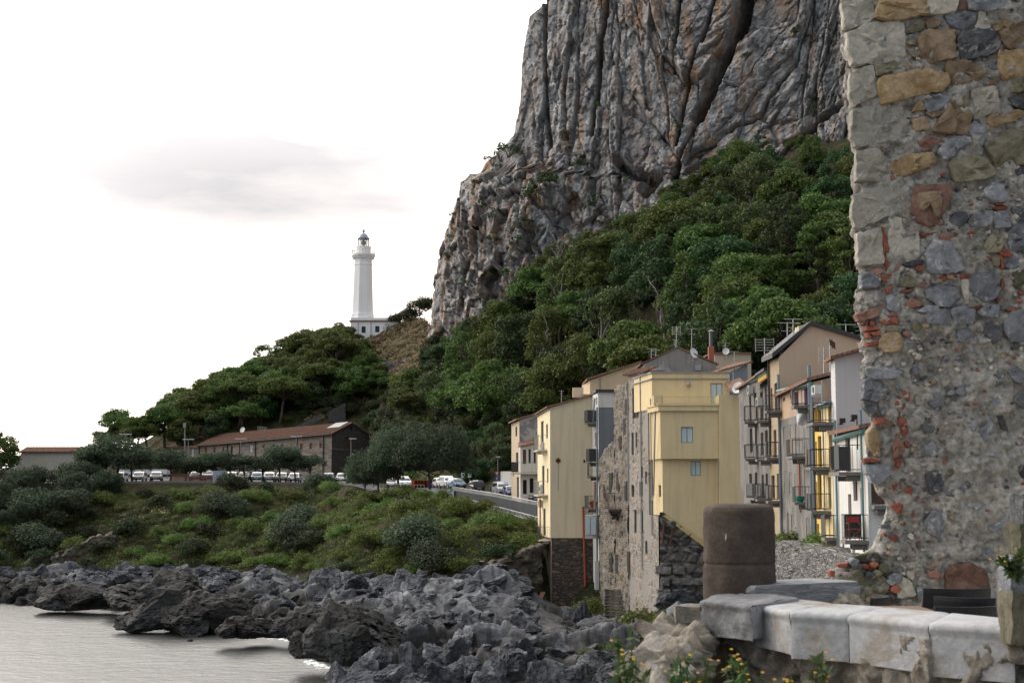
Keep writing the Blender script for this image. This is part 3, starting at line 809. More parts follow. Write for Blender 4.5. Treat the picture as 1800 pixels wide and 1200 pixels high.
# --- the pine wood under the cliff and on the lighthouse hill
wood = [(690, 760), (760, 640), (800, 610), (870, 590), (930, 520), (1010, 450), (1150, 372), (1300, 318), (1400, 268), (1540, 255), (1560, 640), (1380, 700), (1200, 735), (1050, 735), (960, 765), (900, 770), (800, 775)]
left_hill = [(310, 800), (312, 752), (400, 707), (480, 672), (560, 636), (600, 612), (655, 650), (675, 700), (610, 722), (560, 708), (530, 738), (430, 770), (330, 795)]
KINDS_W = ['round_pine0', 'round_pine1', 'round_pine2', 'round_pine3', 'round_pine4', 'tall_pine0', 'tall_pine1', 'tall_pine2', 'umbrella_pine0', 'umbrella_pine1', 'open_tree0', 'open_tree1', 'open_tree2', 'round_pine1', 'umbrella_pine2', 'round_pine3']
LOOK = {'rou': ("bushy round-crowned pine", "pine"), 'tal': ("tall narrow pine", "pine"), 'umb': ("flat umbrella pine", "pine"), 'ope': ("loose pale-limbed tree", "tree"), 'tam': ("grey-green tamarisk", "tree"), 'gre': ("broad old tamarisk", "tree")}
TREES = []
def forest(pts, kinds, s0, s1, gname, region):
    for q, px, py in pts:
        kx = random.choice(kinds)
        lk, cat = LOOK[kx[:3]]
        sc = random.uniform(s0, s1)
        nm = {'rou': 'pine_tree', 'tal': 'pine_tree', 'umb': 'pine_tree', 'ope': 'broadleaf_tree'}[kx[:3]]
        o = plant(nm, kx, q[0], q[1], q[2] - 0.2, sc, f"{lk} near {where(px, py - 40)}", cat, gname)
        if o: TREES.append(o)
forest(seed_on(wood, 4.9, 270), KINDS_W, 0.95, 1.6, "trees of the wood under the cliff", "on the wooded slope")
forest(seed_on([(1545, 258), (1680, 258), (1680, 560), (1560, 620)], 6.5, 26), KINDS_W, 1.1, 1.6, "trees of the wood under the cliff", "")
forest(seed_on(left_hill, 4.7, 135), ['umbrella_pine0', 'umbrella_pine1', 'umbrella_pine2', 'umbrella_pine3', 'round_pine1', 'round_pine3', 'umbrella_pine3', 'round_pine0'], 0.95, 1.4, "pines on the lighthouse hill", "on the lighthouse hill")
# the skyline group of umbrella pines with bare leaning trunks, over the car park
for i, (px, py, Y, s, k_) in enumerate(((190, 806, 312, 1.05, 0), (212, 806, 309, 1.1, 3), (238, 808, 306, 1.05, 1), (262, 806, 304, 1.0, 2), (290, 798, 306, 1.05, 3), (318, 790, 308, 0.95, 0))):
    q = P(px, py, Y); gz = ground.z(q[0], q[1])
    plant("pine_tree", f"umbrella_pine{k_}", q[0], q[1], gz, s * 1.12, f"umbrella pine with bare leaning trunk, {['outermost on the skyline over the car park', 'second from the open sky over the car park', 'behind the twin street lamps', 'left of the tall mast', 'behind the tall mast', 'above the low end of the long stone building'][i]}", "pine", "skyline umbrella pines")

# bare dead trees that show pale limbs among the crowns
for i in range(2):
    r_ = np.random.default_rng(400 + i); m_ = MB(); limb_mb(m_, (0, 0, -.5), (.3, .1, 3.2), .16, .11, r_, 6, .06)
    for k in range(9):
        a = np.array((.3 * k / 9, .1, 1.8 + k * .3)); b = a + np.array((r_.normal() * 1.1, r_.normal() * .7, r_.uniform(.8, 2.3))); limb_mb(m_, a, b, .075, .03, r_, 5, .15)
        for j in range(3): c_ = a + (b - a) * r_.uniform(.4, 1); limb_mb(m_, c_, c_ + r_.normal(size=3) * .5 + np.array((0, 0, .5)), .03, .01, r_, 4, .2)
    PROTO[f"dead{i}"] = (m_.mesh("dead_limbs", M_palebark), None, 5, 1)
for i, (px, py, s, lb) in enumerate(((958, 712, 1.25, "pale bare tree above the cream house roof"), (985, 500, 1.0, "pale dead tree near the cliff foot"), (1052, 470, 1.1, "dead tree with pale limbs below the cliff cave"), (1165, 612, 1.1, "bare pale tree behind the roof aerials"), (985, 600, 1.0, "bare tree in the middle of the wood"), (880, 700, 1.0, "bare pale tree above the grey roadside house"), (490, 715, .9, "bare forked tree above the long stone building"))):
    j = int(np.argmin((hx - px) ** 2 + (hy - py) ** 2)); q = hp[j]; plant("dead_tree", f"dead{i % 2}", q[0], q[1] - 2.5, q[2] + .3, s * 1.5, lb, "tree", "bare trees in the wood")
# --- tamarisks: the row along the car park wall, the mass on the left, the two great ones on the terrace
for i, px in enumerate((152, 180, 205, 232, 300, 326, 352, 378, 405, 432, 462, 492, 520, 545)):
    Y = 209 + random.uniform(0, 2); q = P(px, 846, Y)
    big = 1.25 if px in (180, 205, 300) else 0.9
    tq_ = plant("tamarisk_tree", f"tamarisk{i % 4}", q[0], q[1], 14.3, big * random.uniform(0.78, 0.92), f"grey-green tamarisk of the car park row, {['before the pale low house', 'left of the kiosk', 'right of the kiosk', 'under the umbrella pines', 'before the mast', 'under the low roof end', 'before the second roof bay', 'before the blind wall bay', 'before the light window', 'before the upper windows', 'before the fifth drainpipe', 'before the three arched windows', 'under the right corner of the facade', 'rightmost and largest, beside the gable'][i]}", "tree", "tamarisks in a row along the car park"); widen(tq_, 1.25); tq_.scale[2] *= 1.05
for i, (px, py, Y, s) in enumerate(((700, 868, 186, 0.84), (757, 870, 182, 0.90), (665, 874, 190, 0.7), (640, 872, 194, 0.6))):
    q = P(px, py, Y)
    gt_ = plant("tamarisk_tree", "great_tamarisk", q[0], q[1], q[2] - 0.3, s, ["broad tamarisk left of the two over the walled terrace", "broad round tamarisk over the terrace and the red barrier", "tamarisk at the left end of the terrace wall", "low tamarisk left of the terrace, under the lamp"][i], "tree"); gt_.scale[2] *= 1.28
left_mass = [(-40, 868), (60, 872), (150, 868), (200, 862), (170, 890), (110, 920), (40, 930), (-40, 950)]
for i, (q, px, py) in enumerate(seed_on(left_mass, 4.6, 46)):
    plant("tamarisk_tree", f"tamarisk{i % 4}", q[0], q[1], q[2] - 0.9, random.uniform(0.85, 1.3), f"dark olive tamarisk of the left thicket, {'high up' if py < 870 else 'low down'}", "tree", "tamarisk thicket on the left")
for i, (px, py, Y, s) in enumerate(((-4, 838, 250, 1.45), (-34, 838, 254, 1.6))):
    q = P(px, py, Y); plant("tall_tree", "round_pine3", q[0], q[1], 13.5, s * 0.82, ["tall dark tree cut by the left frame edge beside the low house", "tall dark tree beyond the left frame edge"][i], "tree")

def on_ground(px, py):
    i = int(np.argmin((hx - px) ** 2 + (hy - py) ** 2 + np.where(hd_near, 0, 1e6))); return hp[i]
# --- bushes of the sea slope
slope = [(-30, 990), (-30, 870), (200, 868), (560, 860), (640, 868), (800, 885), (940, 930), (950, 985), (860, 990), (800, 1005), (640, 1012), (500, 1000), (300, 1000), (100, 1000)]
sb = seed_on(slope, 3.5, 300)
for i, (q, px, py) in enumerate(sb):
    kx = random.choice(['spurge0', 'spurge1', 'spurge2', 'spurge0', 'spurge2', 'scrub0', 'scrub1', 'scrub2', 'spurge1'])
    if px > 560 and random.random() < 0.5: kx = random.choice(['spurge0', 'spurge1', 'spurge2'])
    if px < 160 and random.random() < 0.6: kx = random.choice(['scrub0', 'scrub1', 'tam_bush0'])
    lk = {'spu': "bright green cushion bush", 'scr': "dark green scrub bush", 'tam': "grey-green feathery bush"}[kx[:3]]
    plant("shrub", kx, q[0], q[1], q[2] - 0.25, random.uniform(0.75, 1.3), f"{lk} near {where(px, py)}", "shrub", "shrubs on the sea slope", ("stems", "leaves"), tilt=0.15)
for i, (px, py, Y, s, lab) in enumerate(((520, 960, 184, 1.6, "tall blue-grey tamarisk bush in the gully of the sea slope"), (535, 930, 190, 1.4, "grey-green tamarisk bush at the head of the gully"), (735, 970, 156, 1.7, "big dark tamarisk bush in the middle of the sea slope"), (750, 1000, 148, 1.3, "dark grey-green bush just above the shore rocks"), (715, 950, 162, 1.2, "grey-green bush above the big dark one on the slope"), (55, 960, 194, 1.5, "grey bush over the left end of the ruined terrace wall"), (380, 900, 210, 1.3, "dark grey-green bush in the upper slope below the parked cars"), (405, 905, 206, 1.2, "dark grey-green bush right of its twin below the parked cars"))):
    q = on_ground(px, py + 8); plant("shrub", f"tam_bush{i % 2}", q[0], q[1], q[2] - 0.4, s * .9, lab, "shrub", None, ("stems", "leaves"))
# understory of the hill: scrub that hides the soil between the trunks
under = [(672, 800), (672, 700), (755, 600), (800, 620), (1010, 470), (1300, 330), (1540, 270), (1560, 660), (1200, 740), (960, 790), (900, 845), (800, 850), (675, 855)]
for i, (q, px, py) in enumerate(seed_on(under, 6.5, 200)):
    kx = random.choice(['scrub0', 'scrub1', 'scrub2', 'spurge1', 'scrub0'])
    plant("bush", kx, q[0], q[1], q[2] - 0.2, random.uniform(1.0, 2.0), f"{'dark' if kx[0:2] == 'sc' else 'light green'} undergrowth bush near {where(px, py)}", "bush", "bushes under the trees", ("stems", "leaves"))
for i, (q, px, py) in enumerate(seed_on([(500, 742), (600, 690), (672, 690), (760, 760), (680, 800), (668, 760), (600, 735)], 3.6, 70)):
    plant('bush', random.choice(['scrub0', 'scrub1', 'spurge1', 'scrub2']), q[0], q[1], q[2] - 0.2, random.uniform(.8, 1.6), f'low bare-slope bush near {where(px, py)}', 'bush', 'bushes on the bare slope', ('stems', 'leaves'))
road_bank = [(672, 810), (720, 740), (800, 720), (900, 740), (905, 850), (860, 862), (800, 850), (760, 800)]
for i, (q, px, py) in enumerate(seed_on(road_bank, 4.5, 40)):
    kx = random.choice(['open_tree0', 'open_tree1', 'round_pine2', 'open_tree2'])
    plant("broadleaf_tree", kx, q[0], q[1], q[2] - 0.2, random.uniform(0.5, 0.8), f"small leafy bank tree near {where(px, py - 20)}", "tree", "small trees on the road bank")
# ground cover that nobody could count: cushions and dry grass as two masses
def mass(name, polys, spacing, limit, rad, mat, per, size, flatn=0.55, rows=None, up=False):
    r = np.random.default_rng(len(name)); cs, ns = [], []
    for poly in polys:
        for q, px, py in seed_on(poly, spacing, limit, rows=rows):
            R_ = rad * r.uniform(0.55, 1.25)
            dd = unit(r.normal(size=(per, 3))); dd[:, 2] = np.abs(dd[:, 2])
            cs.append(q + dd * np.array((R_, R_, R_ * flatn)) * r.uniform(0.6, 1.05, (per, 1)))
            ns.append(unit(r.normal(size=(per, 3)) * (1, 1, 0.12)) if up else unit(dd + r.normal(size=(per, 3)) * 0.6))
    V, Fc = leaves(np.concatenate(cs), np.concatenate(ns), size, r, 1.5)
    if up:
        pass
    o = link(name, np_mesh(name, V, Fc, mat)); return o
tag(mass("ground_cover", [slope], 1.02, 4200, 0.85, M_spurge, 92, 0.125, 0.75), "low green cushion plants covering the sea slope", "ground cover", kind='stuff')
tag(mass("brush_cover", [slope], 2.0, 800, 1.0, M_scrub, 90, 0.14, 0.7), "dark low brush between the cushions of the sea slope", "ground cover", kind='stuff')
saddle = [(600, 622), (650, 596), (700, 572), (750, 540), (770, 600), (760, 640), (720, 690), (660, 660)]
tag(mass("dry_grass", [saddle, [(560, 700), (640, 690), (650, 720), (540, 740)]], 0.8, 2400, 0.9, M_drygrass, 34, 0.32, 1.0), "dry straw-coloured grass on the saddle beside the lighthouse", "grass", kind='stuff')
tag(mass("dry_grass", [[(660, 790), (720, 755), (830, 745), (840, 775), (700, 800)], [(200, 895), (280, 890), (300, 905), (230, 915)], [(640, 970), (740, 990), (700, 1000)]], 1.5, 400, 0.7, M_drygrass, 24, 0.25, 0.6), "patches of dry brown grass on the slopes", "grass", kind='stuff')
for i, (px, py, Y) in enumerate(((722, 560, 345), (736, 548, 343), (748, 540, 340), (705, 570, 349), (690, 585, 350))):
    q = P(px, py, Y); plant("shrub", "scrub1", q[0], q[1], q[2] - 0.6, 1.7, "dark bush on the saddle crest between lighthouse and cliff", "shrub", "bushes on the saddle crest", ("stems", "leaves"))
# bushes on the ledges of the cliff
ledge = [(880, 275, 2.2), (895, 268, 1.9), (868, 285, 1.5), (945, 40, .7), (950, 30, .8), (835, 322, 1.2), (850, 370, 1.7), (870, 380, 1.5), (880, 480, 2.6), (890, 490, 2.2), (955, 335, 2.8), (945, 350, 2.4), (965, 320, 2.2), (875, 300, 1.2), (1012, 290, 1.2), (1018, 278, 1.0), (1050, 350, 1.4), (1048, 186, 1.2), (1050, 190, 1.0), (988, 238, 1.1), (1192, 225, 1.1), (1097, 316, 1.1), (1320, 90, 1.0), (1207, 57, 1.1), (1052, 395, 1.0), (850, 530, 1.6), (820, 500, 1.4), (930, 400, 1.5), (905, 430, 1.6), (1440, 190, 1.8), (1460, 180, 1.8), (1470, 205, 1.6), (1400, 60, 1.4), (1430, 40, 1.4), (1310, 100, 0.9), (865, 425, 1.3), (800, 380, 1.0), (796, 420, 1.1), (1030, 310, 1.2), (1046, 360, 1.3)]
ccx, ccy, _ = proj(CG.reshape(-1, 3)); cflat = CG.reshape(-1, 3)
for i, (px, py, s) in enumerate(ledge):
    j = int(np.argmin((ccx - px) ** 2 + (ccy - py) ** 2)); q = cflat[j]
    plant("bush", "ledge_bush", q[0], q[1] - 0.6, q[2] - 0.3, s * 1.5, f"{'small' if s < 1.5 else 'thick'} dark cliff bush {'above' if py < 250 else 'near'} {where(px, py)}", "bush", "bushes on the cliff", ("stems", "leaves"), tilt=0.4)

# look-alikes near one landmark: say which one, by height in its cluster and then by order from the left
ORD = ["leftmost", "second from left", "third from left", "fourth from left", "fifth from left", "sixth from left", "seventh from left", "eighth from left", "ninth from left", "tenth from left"]
def uniquify(objs):
    sets = {}
    for o, pp in objs: sets.setdefault(o['label'], []).append((o, pp))
    for lab, ms in sets.items():
        if len(ms) == 1: continue
        ms.sort(key=lambda m: m[1][1])
        nrow = 1 if len(ms) <= 5 else max(2, math.ceil(len(ms) / 9))
        rows_ = {1: [""], 2: ["upper ", "lower "], 3: ["upper ", "middle ", "lower "]}.get(nrow, ["topmost ", "second ", "third ", "fourth ", "fifth ", "sixth ", "seventh ", "eighth "])
        per = math.ceil(len(ms) / nrow)
        for k in range(nrow):
            rr = sorted(ms[k * per:(k + 1) * per], key=lambda m: m[1][0])
            for j, (o, pp) in enumerate(rr):
                o['label'] = f"{lab}, {rows_[k]}{'row ' if rows_[k] else ''}{ORD[min(j, 9)]}"

# ------------------------------------------------------------------ buildings: tools
M_white = plaster("white_render", (0.62, 0.61, 0.58), amount=0.30)
M_cream = plaster("cream_render", (0.64, 0.555, 0.385), amount=0.24, bump=0.25)
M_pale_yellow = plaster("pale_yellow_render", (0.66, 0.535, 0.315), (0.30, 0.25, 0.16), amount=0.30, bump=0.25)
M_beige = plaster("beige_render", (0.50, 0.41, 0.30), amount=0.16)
M_ochre = plaster("mustard_render", (0.42, 0.285, 0.07), amount=0.2)
M_yellow = plaster("yellow_render", (0.66, 0.45, 0.10), amount=0.25, c2=(0.62, 0.52, 0.30), patch=0.05)
M_pink = plaster("faded_pink_render", (0.36, 0.26, 0.22), (0.16, 0.14, 0.13), amount=0.45, c2=(0.40, 0.29, 0.19), patch=0.05)
M_grey = plaster("grey_cement_render", (0.21, 0.21, 0.215), (0.13, 0.13, 0.13), amount=0.4, c2=(0.36, 0.35, 0.34), patch=0.0)  # grey lowered too, carrying some of the row's recess shade
M_bluegrey = plaster("blue_grey_cement", (0.20, 0.22, 0.245), (0.11, 0.12, 0.13), amount=0.4)
M_patchy = plaster("patchy_old_render", (0.25, 0.24, 0.225), (0.10, 0.095, 0.09), amount=0.6, c2=(0.36, 0.35, 0.335), patch=-0.12)
M_shabby_shaded = plaster("shabby_shaded_render", (0.20, 0.19, 0.175), (0.07, 0.066, 0.062), amount=0.75, c2=(0.13, 0.125, 0.118), patch=0.0)  # dirty grey render, its tone also darkened for shade in the row's recess
M_oldwall = rubble("crumbling_old_wall", [(0.11, 0.10, 0.088), (0.21, 0.155, 0.095), (0.16, 0.152, 0.145), (0.25, 0.21, 0.155), (0.085, 0.085, 0.09), (0.30, 0.22, 0.12)], (0.20, 0.185, 0.16), 2.0, (1.0, 1.3), 1.0, 0.06, plasterc=(0.27, 0.25, 0.22), pl=-0.03)
M_oldplaster = rubble("old_wall_with_render", [(0.16, 0.145, 0.125), (0.30, 0.24, 0.16), (0.22, 0.21, 0.20), (0.36, 0.30, 0.22)], (0.30, 0.27, 0.24), 1.6, (1.0, 1.2), 1.0, 0.06, plasterc=(0.29, 0.275, 0.25), pl=0.08)
M_darkrubble = rubble("dark_rubble_stone", [(0.065, 0.065, 0.067), (0.13, 0.122, 0.115), (0.095, 0.09, 0.083), (0.18, 0.165, 0.145), (0.075, 0.075, 0.08)], (0.19, 0.178, 0.16), 1.15, (0.8, 1.15), 1.0, 0.05)
M_brownstone = rubble("brown_coursed_stone", [(0.10, 0.075, 0.055), (0.17, 0.12, 0.08), (0.22, 0.165, 0.11), (0.075, 0.07, 0.07), (0.13, 0.10, 0.075)], (0.055, 0.05, 0.045), 1.9, (0.75, 1.7), 1.0, 0.05)
M_tanstone = rubble("tan_coursed_stone", [(0.28, 0.21, 0.14), (0.34, 0.26, 0.18), (0.22, 0.17, 0.12), (0.38, 0.30, 0.22)], (0.30, 0.27, 0.23), 2.6, (0.8, 1.7), 1.0, 0.06)
M_barnstone = rubble("barn_stone", [(0.20, 0.17, 0.14), (0.27, 0.225, 0.17), (0.17, 0.155, 0.14), (0.32, 0.27, 0.21)], (0.24, 0.21, 0.18), 1.5, (1, 1.4), 0.8, 0.06)
M_barnshade = rubble("barn_shaded_stone", [(0.085, 0.075, 0.065), (0.12, 0.10, 0.08), (0.10, 0.09, 0.08)], (0.11, 0.10, 0.09), 1.5, (1, 1.4), 0.8, 0.06)  # same stone in darker tones: the gable's shade is put into the colour
M_dryrubble = rubble("dry_rubble_wall", [(0.26, 0.255, 0.25), (0.34, 0.33, 0.32), (0.19, 0.19, 0.19), (0.40, 0.39, 0.37)], (0.12, 0.115, 0.11), 4.6, (1, 1.2), 1.2, 0.08)
M_tile = NT("terracotta_tiles")
t = M_tile
cn = t.noise(2.2, detail=8, rough=0.7)
tcol = t.ramp(cn, [(0.3, (0.14, 0.078, 0.055)), (0.5, (0.225, 0.125, 0.09)), (0.7, (0.30, 0.20, 0.15))])
tcol = t.mix(t.math('MULTIPLY', t.ramp(t.noise(0.5, detail=9, rough=0.7), [(0.55, 0), (0.7, 1)]), 0.6), tcol, (0.16, 0.13, 0.09))
wv = t.n.new("ShaderNodeTexWave"); wv.inputs["Scale"].default_value = 1.3; wv.inputs["Distortion"].default_value = 0.6
sx = t.n.new("ShaderNodeSeparateXYZ"); t.l.new(t.tc, sx.inputs[0]); cb = t.n.new("ShaderNodeCombineXYZ")
t.l.new(t.math('ADD', sx.outputs[0], sx.outputs[1]), cb.inputs[0]); t.l.new(cb.outputs[0], wv.inputs["Vector"])
M_tile = t.done(tcol, 0.9, t.bump(wv.outputs["Fac"], 0.8, 0.08), 0.2)
M_slate = flat("dark_flashing", (0.035, 0.035, 0.04), 0.5)
M_wood = flat("brown_wood", (0.11, 0.055, 0.03), 0.7, var=0.3)
M_oldwood = flat("weathered_wood", (0.10, 0.085, 0.07), 0.85, var=0.4)
M_iron = flat("black_iron", (0.018, 0.018, 0.02), 0.55)
M_rust = flat("rusty_iron", (0.075, 0.032, 0.018), 0.9, var=0.5)
M_frame = flat("white_frame", (0.62, 0.63, 0.62), 0.5)
M_greyframe = flat("grey_frame", (0.24, 0.24, 0.23), 0.6)
M_blind = flat("pale_blue_blind", (0.50, 0.60, 0.62), 0.5)
M_bluepaint = flat("blue_door_paint", (0.035, 0.04, 0.17), 0.5)
M_greenpaint = flat("dark_green_shutter", (0.01, 0.035, 0.03), 0.5)
M_slab = flat("balcony_concrete", (0.16, 0.15, 0.14), 0.9, var=0.3)
M_paleslab = flat("pale_balcony_concrete", (0.50, 0.46, 0.38), 0.9, var=0.2)
M_gutter = flat("green_gutter", (0.09, 0.18, 0.17), 0.5)
M_pipeblue = flat("blue_grey_pipe", (0.15, 0.19, 0.22), 0.5)
M_pipe = flat("grey_pipe", (0.25, 0.25, 0.25), 0.5)
M_redpipe = flat("red_pipe", (0.33, 0.065, 0.035), 0.6)
M_acw = flat("ac_casing", (0.52, 0.52, 0.49), 0.5)
M_dark = flat("dark_opening", (0.012, 0.012, 0.012), 0.9)
M_panel = flat("dark_privacy_sheet", (0.05, 0.053, 0.057), 0.8)
M_brownpanel = flat("brown_privacy_sheet", (0.15, 0.10, 0.065), 0.8)
M_cloth = flat("white_cloth", (0.75, 0.75, 0.76), 0.9)
M_redcloth = flat("red_canvas", (0.30, 0.035, 0.035), 0.9)
M_brick = flat("chimney_brick", (0.30, 0.11, 0.065), 0.9, var=0.4, scale=12)
M_zinc = flat("zinc_flue", (0.10, 0.10, 0.105), 0.4, 0.6)
M_alu = flat("aerial_metal", (0.30, 0.30, 0.30), 0.4, 0.5)
M_dish = flat("dish_white", (0.60, 0.60, 0.60), 0.5)
t = NT("window_glass")
M_glass = t.done((0.02, 0.024, 0.028), 0.08, None, 0.5)

class Wall:
    """A vertical wall plane from A to B (plan), seen from outside."""
    def __init__(s, A, B):
        s.A = np.array(A[:2], float); s.B = np.array(B[:2], float); d = s.B - s.A
        s.L = float(np.hypot(*d)); s.u = d / s.L
        n = np.array((s.u[1], -s.u[0])); mid = (s.A + s.B) / 2
        s.n = n if np.dot(n, -mid) > 0 else -n           # towards the lens
    def hit(s, px, py):
        a = (px - 900) / F; b = (600 - py) / F; k = ct - b * st
        d = np.array((a / k, 1.0)); dz_ = (st + b * ct) / k
        # A + u*U = d*Y
        M = np.array(((d[0], -s.u[0]), (d[1], -s.u[1])))
        Y, U = np.linalg.solve(M, s.A)
        return float(U), EYE + dz_ * Y, Y
    def pt(s, U, z, out=0.0):
        q = s.A + s.u * U + s.n * out
        return np.array((q[0], q[1], z))
    def rect(s, x0, y0, x1, y1):
        ua, _, _ = s.hit(x0, (y0 + y1) / 2); ub, _, _ = s.hit(x1, (y0 + y1) / 2)
        xm = (x0 + x1) / 2
        return min(ua, ub), max(ua, ub), s.hit(xm, y1)[1], s.hit(xm, y0)[1]
    def axes(s): return (np.array((*s.u, 0)), np.array((*s.n, 0)), np.array((0, 0, 1.0)))
    def box(s, mb, u0, u1, z0, z1, o0, o1):
        return mb.box(s.pt((u0 + u1) / 2, (z0 + z1) / 2, (o0 + o1) / 2), (u1 - u0, abs(o1 - o0), z1 - z0), s.axes())
def facade(mb, W, u0, u1, z0, za, zb, holes, deep=0.22):
    """Wall surface with real openings; za, zb are the top at u0 and u1."""
    zr = min(za, zb)
    holes = [(max(a, u0 + .02), min(b, u1 - .02), max(c, z0 + .02), min(d, zr - .02)) for a, b, c, d in holes]
    holes = [h for h in holes if h[1] - h[0] > 0.05 and h[3] - h[2] > 0.05]
    us_ = sorted({u0, u1, *[h[0] for h in holes], *[h[1] for h in holes]}); zs = sorted({z0, zr, *[h[2] for h in holes], *[h[3] for h in holes]})
    for i in range(len(us_) - 1):
        for j in range(len(zs) - 1):
            um, zm = (us_[i] + us_[i + 1]) / 2, (zs[j] + zs[j + 1]) / 2
            if any(h[0] < um < h[1] and h[2] < zm < h[3] for h in holes): continue
            mb.quad(W.pt(us_[i], zs[j]), W.pt(us_[i + 1], zs[j]), W.pt(us_[i + 1], zs[j + 1]), W.pt(us_[i], zs[j + 1]))
    if abs(za - zb) > 1e-3:
        mb.poly([W.pt(u0, zr), W.pt(u1, zr), W.pt(u1, zb) if zb > zr else W.pt(u0, za)])
    for a, b, c, d in holes:
        for (p0, p1) in (((a, c), (b, c)), ((b, c), (b, d)), ((b, d), (a, d)), ((a, d), (a, c))):
            mb.quad(W.pt(*p0), W.pt(*p1), W.pt(p1[0], p1[1], -deep), W.pt(p0[0], p0[1], -deep))
        mb.quad(W.pt(a, c, -deep), W.pt(b, c, -deep), W.pt(b, d, -deep), W.pt(a, d, -deep))
    return holes
def window(parent, W, a, b, c, d, style='glass', frame=None, deep=0.22, label=None):
    """A window in its opening: frame, with pane, shutter or door leaf as pieces of it."""
    w, h = b - a, d - c; fw = min(0.07, w * 0.18)
    m = MB(); o0, o1 = -deep + 0.03, -deep + 0.11
    W.box(m, a, a + fw, c, d, o0, o1); W.box(m, b - fw, b, c, d, o0, o1)
    W.box(m, a + fw, b - fw, c, c + fw, o0, o1); W.box(m, a + fw, b - fw, d - fw, d, o0, o1)
    if style in ('glass', 'door', 'pair', 'blind') and w > 0.7: W.box(m, (a + b) / 2 - fw * .5, (a + b) / 2 + fw * .5, c + fw, d - fw, o0, o1 - .005)
    nm = 'door' if style in ('door', 'wooddoor', 'bluedoor') else 'window'
    fm = frame or {'glass': M_frame, 'pair': M_greyframe, 'blind': M_greyframe, 'wood': M_wood, 'wooddoor': M_wood, 'bluedoor': M_bluepaint, 'blue': M_bluepaint, 'dark': M_oldwood, 'green': M_greenpaint, 'door': M_greyframe}[style]
    o = m.build(nm, fm, parent, label=label)
    p = MB(); W.box(p, a + fw, b - fw, c + fw, d - fw, o0 + 0.01, o0 + 0.04)
    pm = {'glass': M_glass, 'pair': M_blind, 'blind': M_blind, 'wood': M_wood, 'wooddoor': M_wood, 'bluedoor': M_bluepaint, 'blue': M_bluepaint, 'dark': M_dark, 'green': M_greenpaint, 'door': M_blind}[style]
    p.build('pane' if style in ('glass', 'dark') else 'shutter', pm, o)
    return o
